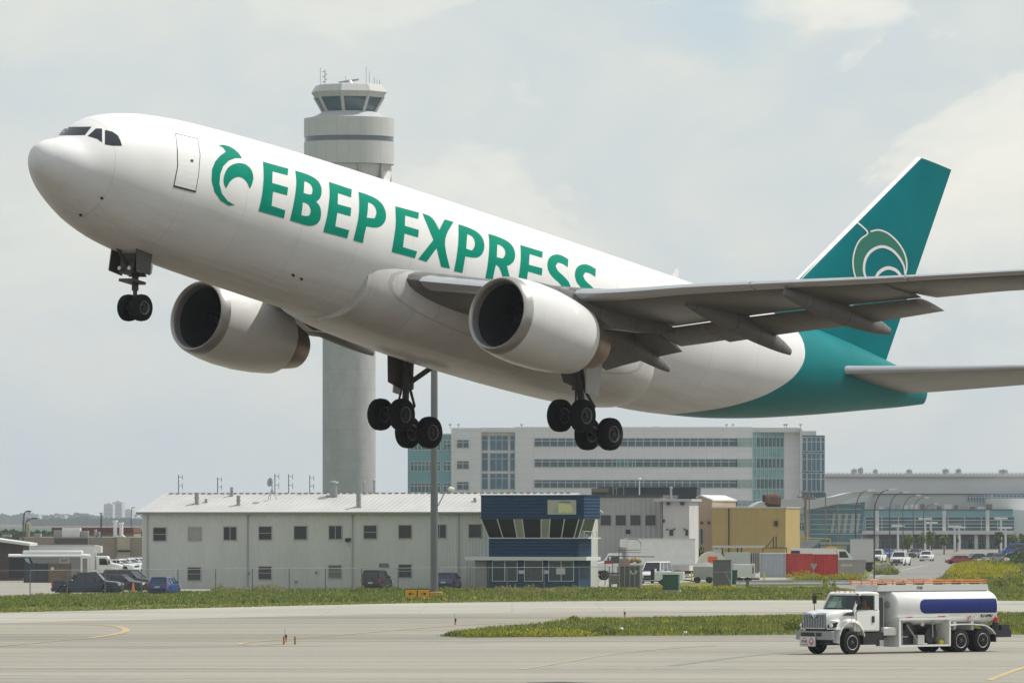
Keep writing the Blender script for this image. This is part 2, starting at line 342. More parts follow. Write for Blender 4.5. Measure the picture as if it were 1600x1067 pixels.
P2h = [(520,264),(550,276),(568,305),(567,345),(548,366),(513,355)]
R1 = [(652,262),(720,283),(778,311),(810,347),(822,395),(812,435),(785,458),(768,462),(782,520),(800,575),(752,563),(722,470),(699,455),(688,500),(680,548),(628,560),(645,480),(656,380),(658,310)]
R1h = [(708,327),(738,339),(758,366),(757,398),(740,416),(704,408)]
E4 = [(852,332),(992,375),(988,412),(910,388),(905,455),(990,478),(985,522),(900,497),(890,565),(978,590),(966,634),(830,598),(845,510),(856,410)]
S1 = [(1152,422),(1148,470),(1112,446),(1085,442),(1072,464),(1086,495),(1122,525),(1156,562),(1170,605),(1160,650),(1122,680),(1070,670),(1030,640),(1037,592),(1075,622),(1105,630),(1118,605),(1100,572),(1055,535),(1026,495),(1018,445),(1036,402),(1080,388),(1118,400)]
S2 = [(x+172, y+61) for x, y in S1]
P3 = [(0, E3, []), (0, X1, []), (0, P2o, [P2h]), (0, R1, [R1h]), (0, E4, []), (0, S1, []), (0, S2, [])]
lo = [(1365,308),(1395,307),(1430,315),(1465,335),(1492,360),(1512,390),(1470,390),(1430,405),(1395,440),(1376,490),(1371,550),(1386,610),(1420,655),(1467,684),(1430,686),(1380,655),(1342,602),(1322,530),(1325,460),(1345,410),(1378,372),(1411,350),(1395,326)]
li = sm([(1396,530),(1410,472),(1440,437),(1490,420),(1540,432),(1573,468),(1583,520),(1562,580),(1550,553),(1528,523),(1495,507),(1460,516),(1432,543),(1412,578)], 2)
lt1 = [(0, [(x/4+0, y/4+150) for x, y in lo], []), (0, [(x/4, y/4+150) for x, y in li], [])]
def absz(polys, Z): return [(mi, [(Z[0]+x/Z[2], Z[1]+y/Z[2]) for x, y in (o_ if Z[1] == 230 else rnd(o_))], [[(Z[0]+x/Z[2], Z[1]+y/Z[2]) for x, y in rnd(h_)] for h_ in hs]) for mi, o_, hs in polys]
decal(absz(P1, Z2)+absz(P3, Z3), bvh_f, 'lettering', M['green'], fus, (0, 0, 1))
decal(lt1, bvh_f, 'emblem', M['green'], fus, (0, 0, 1))
for wpoly in ([(92,212),(97,205),(104,199),(143,198.5),(133,211.5)], [(137,213),(150,201.3),(159.5,201.5),(159.5,223),(152,217.5)], [(164,203.5),(175,206),(184,212),(188,220),(190.5,228.3),(176,228),(164,226.3)]):
    decal([(0, wpoly, [])], bvh_f, 'cockpit_window', M['glass'], fus, (0, 0, 1), .01, False, (5, 3))
dl = [(1097,236),(1235,270),(1250,370),(1240,500),(1222,596),(1087,560),(1110,440),(1108,330)]
dp = lambda p: [(x/4, y/4+150) for x, y in p]
dpolys = [(0, dp(dl), []), (1, dp(strip(dl[:5], 3.2)), []), (1, dp(strip([dl[7], dl[0]], 3)+[]), []), (1, dp(strip(dl[5:], 5)), []), (1, dp(strip([(1083,563),(1224,600)], 12)), []), (1, dp(strip([(1190,405),(1208,408)], 16)), [])]
decal(dpolys, bvh_f, 'cabin_door', [mat('door_white', (.78, .78, .765), .35, coat=.3), M['dark']], fus, (0, 0, 1), .006, False, (3, 5))
for (x, y) in ((159, 310), (458, 430), (471, 436), (126, 336)):
    decal([(0, [(x-3, y-1.5), (x, y-3), (x+3, y), (x, y+2.5)], [])], bvh_f, 'sensor_port', M['dark'], fus, (0, 0, 1), .02)
# blade antennas
for s in (19.2, 37.0):
    MB().loft([[B(s, .03, 2.9), B(s+.22, .05, 2.9), B(s+.5, .01, 2.9), B(s+.22, -.05, 2.9)], [B(s+.3, .02, 3.42), B(s+.4, .03, 3.42), B(s+.52, .01, 3.42), B(s+.4, -.03, 3.42)]]).build('antenna', M['white_paint'], fus)
# belly fairing
def bell(s):
    t_ = (s-16.5)/(34-16.5); k = max(0.0, math.sin(math.pi*min(1, max(0, t_))))**.45
    w = 2.3+.62*k; zc = -1.35; b_ = 1.55+.45*k if True else 0
    return [B(s, w*math.copysign(abs(math.sin(a))**.8, math.sin(a)), zc+b_*math.copysign(abs(math.cos(a))**.85, math.cos(a))) for a in [2*math.pi*k_/48 for k_ in range(48)]]
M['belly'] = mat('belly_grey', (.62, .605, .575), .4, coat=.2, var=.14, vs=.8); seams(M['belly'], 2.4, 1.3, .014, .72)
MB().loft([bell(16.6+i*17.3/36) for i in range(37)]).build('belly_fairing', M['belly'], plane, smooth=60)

def airfoil(c, tk, n=14):
    up = []; lo_ = []
    for i in range(n+1):
        x = (1-math.cos(math.pi*i/n))/2
        y = 5*tk*(.2969*math.sqrt(x)-.126*x-.3516*x*x+.2843*x**3-.1015*x**4)
        up.append((x*c, y*c*1.05)); lo_.append((x*c, -y*c*.95))
    return up[::-1]+lo_[1:]
def foil(secs, side=1, cut=None):
    """secs: (p, sLE, zLE, sTE, zTE, t/c)"""
    rings = []
    for p, sl_, zl, st, zt, tk in secs:
        c = math.hypot(st-sl_, zt-zl); ux = (st-sl_)/c; uz = (zt-zl)/c
        rings.append([B(sl_+x*ux-y*uz, side*p, zl+x*uz+y*ux) for x, y in airfoil(c, tk)])
    return MB().loft(rings)
def flex(p): return .95*max(0, (p-7.5)/16)**1.6
def tabl(tb, p, fx=0):
    r = tabl0(tb, p)
    if fx < 0: r[2] += flex(p); r[4] += flex(p)
    return r
def tabl0(tb, p): return [p]+[cr([r[0] for r in tb], [r[i] for r in tb], p) for i in range(1, 6)]
WT = [(1.2,17.5,-1.1,29.0,-1.45,.13),(2.6,18.4,-1.06,28.6,-1.3,.125),(5,20.05,-.99,28.45,-1.05,.12),(8,22.0,-.88,28.5,-.78,.115),(12,24.6,-.12,29.4,-.1,.11),(16,27.2,.62,30.5,.5,.108),(17.5,28.2,.9,30.95,.75,.107)]
WO = [(17.5,28.2,.9,31.9,.95,.09),(20,29.8,1.38,33.0,1.42,.09),(22.6,31.5,1.88,34.1,1.78,.095),(23.5,32.3,2.06,34.5,1.98,.08),(23.8,33.0,2.13,34.7,2.08,.05)]
for side in (1, -1):
    ps = [1.2+i*(16.3)/22 for i in range(23)]
    wmb = foil([tabl(WT, p, side) for p in ps], side); w2 = foil([tabl(WO, 17.5+i*6.3/10, side) for i in range(11)], side)
    n0 = len(wmb.v); wmb.v += w2.v; wmb.f += [tuple(i+n0 for i in f_) for f_ in w2.f]; wmb.m += w2.m
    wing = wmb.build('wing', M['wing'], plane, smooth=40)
    # leading-edge slats: bright shells ahead of the wing box, drooped
    for p0, p1 in ((3.3, 7.7), (8.2, 13.6), (13.65, 18.4), (18.45, 23.2)):
        rings = []
        for i in range(9):
            p = p0+(p1-p0)*i/8; tt = tabl(WT if p < 17.5 else WO, p, side); full = {True: 1.0}[True]
            sl_, zl = tt[1], tt[2]; c = (33.9 if p > 99 else max(4.0, 12.2-.42*p))*.13
            th_ = .055*c/.13*.46
            prof = [(-.22*c, -.22*th_), (-.12*c, .45*th_), (.18*c, .98*th_), (.6*c, 1.22*th_), (1.0*c, 1.33*th_), (1.0*c, 1.24*th_), (.55*c, .98*th_), (.12*c, .2*th_), (.10*c, -.5*th_), (.35*c, -.95*th_), (.3*c, -1.05*th_), (-.02*c, -.75*th_)]
            rings.append([B(sl_-.10+x, side*p, zl+z-.03) for x, z in prof])
        MB().loft(rings).build('slat', M['slat'], wing, smooth=50)
    def flap(p0, p1, n, drop0, drop1, c0, c1, name='flap'):
        sec = []
        for i in range(n+1):
            f_ = i/n; p = p0+(p1-p0)*f_; tt = tabl(WT, p, side); d = drop0+(drop1-drop0)*f_; c = c0+(c1-c0)*f_
            sec.append((p, tt[3]-.12, tt[4]-.10, tt[3]-.12+c, tt[4]-.10-d, .13))
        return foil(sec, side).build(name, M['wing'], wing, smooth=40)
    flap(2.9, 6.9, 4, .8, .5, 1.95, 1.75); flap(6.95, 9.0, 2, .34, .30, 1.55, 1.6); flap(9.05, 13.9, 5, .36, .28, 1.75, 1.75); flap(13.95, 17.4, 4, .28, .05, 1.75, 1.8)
    for p, tip in ((5.6, 30.97), (10.8, 31.86), (14.6, 33.0)):
        tt = tabl(WT, p); s0 = tt[3]-3.8; s1 = tip; rings = []
        ztip = {5.6: -2.0, 10.8: -1.15, 14.6: -.12}[p]; zw = tt[4]
        for i in range(15):
            f_ = i/14; s = s0+(s1-s0)*f_; r_ = .35*math.sin(math.pi*min(1, (f_*.93+.04)))**.6+.02
            zc = zw-.28-(f_**2.2)*(zw-.28-ztip)
            rings.append([B(s, side*p+r_*.62*math.cos(a), zc+r_*1.25*math.sin(a)) for a in [2*math.pi*k/12 for k in range(12)]])
        MB().loft(rings).build('flap_track_fairing', M['wing'], wing, smooth=50)
    # engine
    LP = 7.93 if side > 0 else 7.45; ec = B(17.1, side*LP, -2.52); ax = Vector((-1, 0, -.02))
    eng = MB().lathe(ec, ax, [(1.12, 1.485), (1.6, 1.55), (2.4, 1.59), (3.4, 1.56), (4.4, 1.45), (5.25, 1.30), (5.2, 1.24), (4.4, 1.20)], 48).build('engine', mat('nacelle_white', (.74, .735, .72), .35, coat=.3, var=.08, vs=.9), plane, smooth=50)
    MB().lathe(ec, ax, [(1.125, 1.486), (.95, 1.455), (.8, 1.40), (.73, 1.34), (.76, 1.28), (.9, 1.24), (1.15, 1.22)], 48).build('intake_lip', mat('intake_lip_metal', (.44, .42, .40), .3, .55, var=.15, vs=2), eng, smooth=50)
    MB().lathe(ec, ax, [(1.15, 1.22), (2.0, 1.2), (3.0, 1.2)], 48).build('intake_duct', mat('duct_grey', (.035, .034, .033), .5), eng, smooth=50)
    fan = MB().lathe(ec, ax, [(1.75, .02), (2.0, .22), (2.4, .38), (2.6, .4)], 20)
    for k in range(30):
        a = 2*math.pi*k/30; a2 = a+.16
        f0 = lambda r, a_, s_: ec+ax.normalized()*s_+Vector((0, math.cos(a_), math.sin(a_)))*r
        fan.face([f0(.36, a, 2.5), f0(1.19, a-.05, 2.5), f0(1.19, a2+.02, 2.62), f0(.36, a2, 2.62)])
    fan.lathe(ec, ax, [(2.9, 1.2), (2.9, .02)], 24)
    fan.build('fan', mat('fan_metal', (.05, .05, .055), .35, .8), eng)
    MB().lathe(ec, ax, [(4.4, 1.15), (5.2, 1.1), (6.0, .95), (6.55, .80), (6.5, .72), (6.0, .6)], 32).build('exhaust_nozzle', mat('exhaust_metal', (.30, .22, .165), .35, .7, var=.3, vs=2), eng, smooth=50)
    MB().lathe(ec, ax, [(6.0, .55), (6.6, .36), (7.1, .06)], 20, cap=True).build('exhaust_cone', mat('cone_metal', (.14, .12, .10), .4, .7), eng, smooth=50)
    pr = []
    for s, zb, zt, w in ((18.9, -1.2, -1.02, .04), (19.8, -1.3, -.92, .14), (21.2, -1.3, -.86, .22), (22.4, -1.3, -.82, .28), (24.2, -1.8, -.9, .28), (26.2, -1.55, -.9, .22), (28.2, -1.15, -.95, .05)):
        pr.append([B(s, side*LP+w*cx, zb+(zt-zb)*cz) for cx, cz in ((1, 0), (1, .7), (.6, 1), (-.6, 1), (-1, .7), (-1, 0))])
    MB().loft(pr).build('engine_pylon', M['wing'], plane, smooth=50)
    # tailplane
    ST = [(.5,45.7,.95,52.6,1.30,.06),(1.2,46.35,1.08,52.8,1.38,.06),(5,49.7,1.82,54.1,1.95,.06),(8.8,52.85,2.5,55.3,2.5,.06),(9.3,53.6,2.57,55.5,2.57,.05)]
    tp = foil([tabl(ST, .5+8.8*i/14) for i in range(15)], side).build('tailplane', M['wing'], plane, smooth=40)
    rings = []
    for i in range(9):
        p = 1.3+7.5*i/8; tt = tabl(ST, p); c = (tt[3]-tt[1]); rings.append([B(tt[1]-.03+x*c, side*p, tt[2]+y*c) for x, y in ((0, 0), (.012, .022), (.05, .034), (.09, .040), (.09, .034), (.05, .028), (.02, 0), (.03, -.026), (.02, -.028), (.008, -.018))])
    MB().loft(rings).build('leading_edge', M['slat'], tp, smooth=50)
# fin
FN = [(2.4,42.75,51.7,.10),(11.4,52.15,54.62,.08)]
rings = []
zs = [2.4+i*9.0/18 for i in range(19)]
for z in zs:
    a = cr([r[0] for r in FN], [r[1] for r in FN], z) if z > 11.4 else 42.75+(z-2.4)*(52.15-42.75)/9.0; b_ = 51.7+(min(z, 11.4)-2.4)*(54.62-51.7)/9.0
    if z > 11.4: a = 52.4
    rings.append([B(a+x, y, z) for x, y in airfoil(b_-a, .085)])
fmb = MB().loft(rings); fin = fmb.build('fin', M['teal'], plane, smooth=40)
bvh_n = BVHTree.FromPolygons([Vector(v) for v in fmb.v], fmb.f)
Z5 = (1200, 230, 4)
le_ = [(a+b_)/2 for a, b_ in ((0, 0),)]
rings = []
for z in zs[2:]:
    a = 42.75+(z-2.4)*(52.15-42.75)/9.0
    rings.append([B(a-.03, 0, z), B(a+.02, .06, z), B(a+.16, .13, z), B(a+.16, .10, z), B(a+.1, .02, z), B(a+.16, -.10, z), B(a+.16, -.13, z), B(a+.02, -.06, z)])
MB().loft(rings).build('leading_edge', mat('edge_white', (.8, .8, .8), .35), fin, smooth=50)
outL = sm([(555,470),(590,498),(622,538),(578,575),(548,625),(530,700),(536,780),(560,850),(590,900)], 4, False); outR = sm([(640,528),(690,518),(750,540),(810,595),(852,665),(866,740),(850,825),(830,880)], 4, False)
mid = sm([(640,880),(616,830),(598,770),(608,700),(645,648),(705,622),(765,638),(815,685),(848,745),(852,790)], 4, False); inn = sm([(664,850),(672,815),(698,778),(745,755),(795,768),(825,800),(842,835)], 4, False)
fillp = outL[8:]+[(640,880)]+mid[:-4]+outR[::-1][8:]
decal(absz([(0, fillp, []), (1, strip(outL, 9), []), (1, strip(outR, 10), []), (1, strip(mid, [8+10*math.sin(math.pi*i/(len(mid)-1)) for i in range(len(mid))]), []), (1, strip(inn, [10+12*math.sin(math.pi*i/(len(inn)-1)) for i in range(len(inn))]), [])], Z5), bvh_n, 'tail_emblem', [M['greendark'], mat('emblem_white', (.75, .75, .75), .4)], fin, (0, 0, 1), .01, False, (12, 12))
# undercarriage
def wheel(par, c, r, w, name='wheel'):
    m_ = MB(); c = Vector(c)
    pr_ = [(-w/2, .50*r), (-w/2*1.02, .62*r), (-w*.46, .86*r), (-w*.34, .97*r), (0, r), (w*.34, .97*r), (w*.46, .86*r), (w/2*1.02, .62*r), (w/2, .50*r)]
    m_.lathe(c, (0, 1, 0), pr_, 28, 0)
    for sg in (-1, 1):
        m_.lathe(c, (0, sg, 0), [(w/2, .50*r), (w/2*.98, .47*r), (w*.4, .43*r)], 24, 1); m_.lathe(c, (0, sg, 0), [(w*.4, .43*r), (w*.3, .36*r), (w*.34, .2*r), (w*.5, .16*r), (w*.5, .01)], 24, 2)
    return m_.build(name, [M['tyre'], mat('wheel_ring', (.20, .20, .20), .5, .3), M['dark']], par, smooth=40)
for side in (1, -1):
    st = MB(); top = B(26.5, side*4.2, -1.3); ax_ = B(27.5, side*4.65, -4.86)
    st.tube([top, top.lerp(ax_, .62)], .28, 14); st.tube([top.lerp(ax_, .6), ax_], .14, 12); st.tube([top.lerp(ax_, .57), top.lerp(ax_, .64)], .31, 14)
    st.tube([B(26.6, side*4.65, -4.68), B(28.45, side*4.65, -5.08)], .15, 10)
    st.tube([B(25.4, side*3.7, -1.6), top.lerp(ax_, .55)], .09, 8); st.tube([B(27.4, side*2.4, -2.0), top.lerp(ax_, .6)], .11, 8)
    st.tube([top.lerp(ax_, .6)+Vector((-.2, 0, 0)), B(27.95, side*4.65, -4.1), B(27.7, side*4.65, -4.75)], .06, 8)
    st.tube([top.lerp(ax_, .6)+Vector((.2, 0, 0)), B(26.9, side*4.65, -4.62)], .045, 8)
    mg = st.build('main_gear', M['gear'], plane, smooth=40)
    for ds, dz in ((26.65, -4.70), (28.4, -5.08)):
        MB().tube([B(ds, side*4.65-.62, dz), B(ds, side*4.65+.62, dz)], .09, 10).build('axle', M['dark'], mg)
        for dp_ in (-.56, .56): wheel(mg, B(ds, side*4.65+dp_, dz), .64, .46)
    MB().hexa([B(26.7, side*4.85, -2.0), B(27.6, side*5.0, -2.0), B(27.6, side*5.06, -2.0), B(26.7, side*4.91, -2.0)], [B(26.95, side*4.95, -3.75), B(27.55, side*5.05, -3.75), B(27.55, side*5.11, -3.75), B(26.95, side*5.01, -3.75)]).build('gear_door', M['belly'], mg)
    MB().hexa([B(25.3, side*4.15, -1.7), B(26.7, side*4.3, -1.7), B(26.7, side*4.36, -1.7), B(25.3, side*4.21, -1.7)], [B(26.1, side*4.5, -3.5), B(26.95, side*4.6, -3.6), B(26.95, side*4.66, -3.6), B(26.1, side*4.56, -3.5)]).build('gear_door', mat('door_dark', (.06, .055, .05), .5), mg)
ng = MB(); nt_ = B(6.55, 0, -2.5); na = B(6.92, 0, -4.56)
ng.tube([nt_, nt_.lerp(na, .7)], .13, 12); ng.tube([nt_.lerp(na, .6), na], .08, 10); ng.tube([B(6.92, -.5, -4.56), B(6.92, .5, -4.56)], .06, 8); ng.tube([B(5.6, 0, -2.6), nt_.lerp(na, .5)], .07, 8)
ng.box(-6.9, -6.2, -.35, .35, -3.4, -2.6); ng.box(-6.95, -6.25, -.36, .36, -3.70, -3.60)
for k in range(6): ng.tube([B(6.3+.1*k, -.4, -3.0-.08*k), B(6.35+.1*k, .42, -3.0-.08*k)], .03, 6)
ngo = ng.build('nose_gear', M['gear'], plane, smooth=40)
for p in (-.32, .32): wheel(ngo, B(6.92, p, -4.56), .50, .36)
for p in (-.62, .62):
    MB().hexa([B(5.9, p, -2.5), B(6.75, p, -2.5), B(6.75, p+.05, -2.5), B(5.9, p+.05, -2.5)], [B(6.0, p*1.15, -3.35), B(6.7, p*1.15, -3.4), B(6.7, p*1.15+.05, -3.4), B(6.0, p*1.15+.05, -3.35)]).build('gear_door', mat('door_dark', (.06, .055, .05), .5), ngo)
MB().box(-6.98, -6.6, .50, .56, -3.3, -2.95).box(-6.5, -6.25, .50, .56, -3.35, -3.05).build('placard', mat('placard_cream', (.6, .57, .5), .5), ngo)
for p in (-.25, .25): MB().lathe(B(6.15, p, -3.25), (1, 0, 0), [(0, .06), (.08, .075), (.09, .0)], 12, cap=True).build('landing_light', M['lamp'], ngo)
# ------------------------------------------------------------ ground and pavements
def sheet(name, pts, m, z, kind='structure', thick=0):
    mb = MB(); P = [Vector((p[0], p[1], z)) for p in pts]
    tr_ = tessellate_polygon([P])
    mb.v = [tuple(p) for p in P]; mb.f = [tuple(t_) for t_ in tr_]; mb.m = [0]*len(tr_)
    o = mb.build(name, m); o['kind'] = kind; return o
def pav(name, c1, c2, c3, sc=.05, stretch=3.0, joint=0):
    m = bpy.data.materials.new(name); m.use_nodes = True; t = m.node_tree; b = t.nodes['Principled BSDF']; b.inputs['Roughness'].default_value = .9; b.inputs['Specular IOR Level'].default_value = .25
    tc = N(t, 'ShaderNodeTexCoord'); mp_ = N(t, 'ShaderNodeMapping'); mp_.inputs['Scale'].default_value = (1/stretch, 1, 1); L(t, tc.outputs['Object'], mp_.inputs[0])
    a = N(t, 'ShaderNodeTexNoise'); a.inputs['Scale'].default_value = sc; a.inputs['Detail'].default_value = 8; a.inputs['Roughness'].default_value = .62; L(t, mp_.outputs[0], a.inputs['Vector'])
    r = ramp(t, a.outputs[0], [(.28, c1), (.5, c2), (.72, c3)])
    f_ = N(t, 'ShaderNodeTexNoise'); f_.inputs['Scale'].default_value = 1.6; f_.inputs['Detail'].default_value = 8; f_.inputs['Roughness'].default_value = .8; L(t, tc.outputs['Object'], f_.inputs['Vector'])
    r2 = ramp(t, f_.outputs[0], [(.25, (.80, .79, .77)), (.7, (1.06, 1.06, 1.05))])
    mu = N(t, 'ShaderNodeMix', data_type='RGBA', blend_type='MULTIPLY'); mu.inputs[0].default_value = 1; L(t, r.outputs[0], mu.inputs[6]); L(t, r2.outputs[0], mu.inputs[7])
    outp = mu.outputs[2]
    # rubber and oil streaks along the taxi direction
    mp2 = N(t, 'ShaderNodeMapping'); mp2.inputs['Scale'].default_value = (.012, .35, 1); mp2.inputs['Rotation'].default_value = (0, 0, R(4)); L(t, tc.outputs['Object'], mp2.inputs[0])
    s_ = N(t, 'ShaderNodeTexNoise'); s_.inputs['Scale'].default_value = 1; s_.inputs['Detail'].default_value = 5; L(t, mp2.outputs[0], s_.inputs['Vector'])
    r3 = ramp(t, s_.outputs[0], [(.34, (.70, .69, .67)), (.47, (.93, .925, .92)), (.56, (1, 1, 1))])
    m2 = N(t, 'ShaderNodeMix', data_type='RGBA', blend_type='MULTIPLY'); m2.inputs[0].default_value = .8; L(t, outp, m2.inputs[6]); L(t, r3.outputs[0], m2.inputs[7]); outp = m2.outputs[2]
    # cracks
    vo = N(t, 'ShaderNodeTexVoronoi', feature='DISTANCE_TO_EDGE'); vo.inputs['Scale'].default_value = .09
    wn = N(t, 'ShaderNodeTexNoise'); wn.inputs['Scale'].default_value = .3; L(t, tc.outputs['Object'], wn.inputs['Vector'])
    va = N(t, 'ShaderNodeVectorMath', operation='MULTIPLY_ADD'); va.inputs[1].default_value = (6, 6, 0); L(t, wn.outputs['Color'], va.inputs[0]); L(t, tc.outputs['Object'], va.inputs[2]); L(t, va.outputs[0], vo.inputs['Vector'])
    lt = N(t, 'ShaderNodeMath', operation='LESS_THAN'); lt.inputs[1].default_value = .004; L(t, vo.outputs[0], lt.inputs[0])
    lm = N(t, 'ShaderNodeMath', operation='MULTIPLY'); lm.inputs[1].default_value = .25; L(t, lt.outputs[0], lm.inputs[0])
    m3 = N(t, 'ShaderNodeMix', data_type='RGBA'); m3.inputs[7].default_value = (.12, .115, .10, 1); L(t, lm.outputs[0], m3.inputs[0]); L(t, outp, m3.inputs[6]); outp = m3.outputs[2]
    if joint:                                # slab joints
        br = N(t, 'ShaderNodeTexBrick'); br.offset = 0; br.inputs['Scale'].default_value = 1; br.inputs['Mortar Size'].default_value = .03; br.inputs['Brick Width'].default_value = joint; br.inputs['Row Height'].default_value = joint
        br.inputs['Color1'].default_value = (1, 1, 1, 1); br.inputs['Color2'].default_value = (.94, .94, .94, 1); br.inputs['Mortar'].default_value = (.75, .75, .75, 1); L(t, tc.outputs['Object'], br.inputs['Vector'])
        m4 = N(t, 'ShaderNodeMix', data_type='RGBA', blend_type='MULTIPLY'); m4.inputs[0].default_value = 1; L(t, outp, m4.inputs[6]); L(t, br.outputs[0], m4.inputs[7]); outp = m4.outputs[2]
    L(t, outp, b.inputs['Base Color'])
    n_ = N(t, 'ShaderNodeBump'); n_.inputs['Distance'].default_value = .01; L(t, f_.outputs[0], n_.inputs['Height']); L(t, n_.outputs[0], b.inputs['Normal'])
    return m
M['asphalt'] = pav('taxiway_asphalt', (.21, .20, .17), (.305, .288, .243), (.385, .36, .305), .06, 4)
M['concrete'] = pav('taxiway_concrete', (.36, .345, .30), (.43, .415, .365), (.48, .465, .41), .12, 2, 6)
M['apron'] = pav('apron_surface', (.26, .25, .215), (.335, .318, .272), (.40, .38, .33), .05, 4)
M['road'] = pav('road_asphalt', (.20, .195, .18), (.25, .245, .23), (.30, .29, .27), .1, 1)
M['lot'] = pav('lot_gravel', (.30, .285, .25), (.36, .34, .30), (.42, .40, .35), .15, 1)
gm = bpy.data.materials.new('grass_ground'); gm.use_nodes = True; t = gm.node_tree; b = t.nodes['Principled BSDF']; b.inputs['Roughness'].default_value = 1; b.inputs['Specular IOR Level'].default_value = .1
tc = N(t, 'ShaderNodeTexCoord'); a = N(t, 'ShaderNodeTexNoise'); a.inputs['Scale'].default_value = .05; a.inputs['Detail'].default_value = 10; a.inputs['Roughness'].default_value = .7; L(t, tc.outputs['Object'], a.inputs['Vector'])
r = ramp(t, a.outputs[0], [(.3, (.10, .125, .035)), (.5, (.15, .17, .05)), (.7, (.23, .215, .085))]); L(t, r.outputs[0], b.inputs['Base Color']); M['grassg'] = gm
sheet('ground', [(-7000, -600), (7000, -600), (7000, 9500), (-7000, 9500)], mat('dry_ground', (.125, .105, .08), 1, var=.35, vs=.03, spec=.1), 0)
sheet('verge', [(-260, 410), (260, 410), (260, 1130), (-260, 1130)], gm, .002)
ff = mat('far_field_green', (.05, .12, .055), 1, var=.3, vs=.004, spec=.1)
sheet('field', [(-1500, 1150), (-20, 1150), (-20, 4300), (-3000, 4300)], ff, .02)
# pavements, outlined by where their edges lie
def g2(px, py): v = gp(px, py); return (v.x, v.y)
edge = [(-700, 975), (0, 957), (150, 953.5), (300, 950), (450, 946.5), (600, 943), (750, 940.5), (900, 939), (1200, 937.3), (1600, 938.5), (2300, 942)]
E_ = [g2(*p) for p in edge]
near = [(260, 226), (-260, 226)]
sheet('taxiway', E_+near, M['asphalt'], .004)
inner = [(2300, 960), (1600, 956), (1240, 955.5), (1000, 955), (800, 957), (600, 959), (450, 962.5), (300, 966), (150, 969.5), (0, 973), (-700, 992)]
sheet('taxiway_strip', E_+[g2(*p) for p in inner], M['concrete'], .008)
sheet('apron', [g2(*p) for p in [(-900, 1012), (0, 1012), (250, 1013), (500, 1010), (700, 1006), (1000, 1002), (1240, 998), (1600, 996), (2400, 994)]]+near, M['apron'], .008)
isl = [(688, 994), (715, 988), (760, 982), (830, 975), (900, 970), (1000, 966), (1120, 964), (1300, 962), (1600, 958), (2200, 952), (2200, 985), (1600, 991), (1400, 992), (1240, 991.5), (1100, 992.5), (1000, 993), (850, 994.5), (730, 996)]
ISL = [g2(*p) for p in isl]
sheet('grass_island', ISL, gm, .016)
def line(name, pts, w, m, z=.020):
    P = [Vector(g2(*p)).to_3d() for p in pts]; P = spline(P, 6) if len(P) > 2 else P; mb = MB(); a = []; 
    for i, p in enumerate(P):
        d = (P[min(i+1, len(P)-1)]-P[max(i-1, 0)]).normalized(); q = Vector((-d.y, d.x, 0))*w/2; a.append((p+q+Vector((0, 0, z)), p-q+Vector((0, 0, z))))
    for i in range(len(a)-1): mb.face([a[i][0], a[i+1][0], a[i+1][1], a[i][1]])
    o = mb.build(name, m); o['kind'] = 'structure'; return o
yl = mat('marking_yellow', (.50, .345, .15), .8, var=.45, vs=.9, col2=(.34, .29, .19)); yf = mat('marking_faded', (.42, .34, .19), .85, var=.5, vs=.6, col2=(.29, .27, .22))
gr_ = mat('joint_dark', (.15, .145, .135), .9, var=.3, vs=2)
line('taxiway_marking', [(60, 975), (120, 975.5), (165, 977), (186, 979.5), (197, 984), (188, 989), (165, 993), (140, 996.5)], .42, yl)
line('taxiway_marking', [(-200, 980), (-60, 974), (60, 975)], .2, yf); line('taxiway_marking', [(140, 996.5), (90, 1001), (40, 1006), (-60, 1014)], .2, yf)
line('taxiway_marking', [(372, 1007), (386, 1003.8), (440, 999), (520, 992.5), (600, 986), (700, 978), (800, 972.5), (950, 966.5), (1100, 962), (1300, 959)], .26, yl)
line('taxiway_marking', [(372, 1007), (400, 1008), (440, 1006), (470, 1005)], .2, yf)
line('apron_marking', [(812, 1046), (850, 1040), (900, 1031), (950, 1023), (1000, 1017), (1060, 1012), (1120, 1008)], .22, yf)
line('apron_marking', [(1545, 1063), (1575, 1051), (1605, 1041), (1640, 1031)], .3, yl)
for i in range(9): line('pavement_joint', [(835+i*92, 1044.3+i*.25), (880+i*92, 1044.5+i*.25)], .12, gr_, .014)
line('pavement_joint', [(880, 1046), (1250, 1047), (1600, 1048)], .1, yf, .013)
line('pavement_crack', [(300, 1007), (430, 1009), (560, 1008.5), (640, 1007), (760, 1004)], .14, gr_, .014)
line('pavement_crack', [(1000, 1003.5), (1130, 1001), (1260, 1000.5)], .14, gr_, .014)
line('tyre_track', [(1050, 1040), (1150, 1027), (1260, 1016), (1330, 1008)], .5, mat('tyre_mark', (.225, .22, .20), .85, var=.2, vs=2), .013)
# parking lot left, yard behind, access road to the right
sheet('parking_lot', [g2(-400, 946), g2(0, 935), g2(60, 932.5), g2(150, 929.5), g2(235, 927.5), g2(420, 920), (8, 640), (-20, 900), (-140, 900)], M['lot'], .010)
sheet('service_yard', [(4, 548), g2(1000, 914), g2(1100, 908), g2(1320, 904), g2(1352, 893), (36, 800), (45, 1120), (-10, 1120), (-10, 640)], M['lot'], .013)
sheet('access_road', [g2(1290, 915), g2(1330, 908), g2(1350, 902), g2(1375, 893), g2(1398, 884), g2(1418, 872), g2(1448, 868), g2(1452, 866), g2(1700, 866), g2(1700, 881), g2(1518, 881), g2(1500, 886), g2(1484, 893), g2(1474, 906), g2(1460, 920), g2(1400, 930), g2(1330, 926)], M['road'], .022)
wl = mat('marking_white', (.6, .6, .58), .8, var=.3, vs=1)
line('road_marking', [(1366, 902), (1405, 892), (1450, 882)], .15, wl, .028); line('road_marking', [(1330, 905), (1352, 900), (1385, 890)], .15, wl, .028)
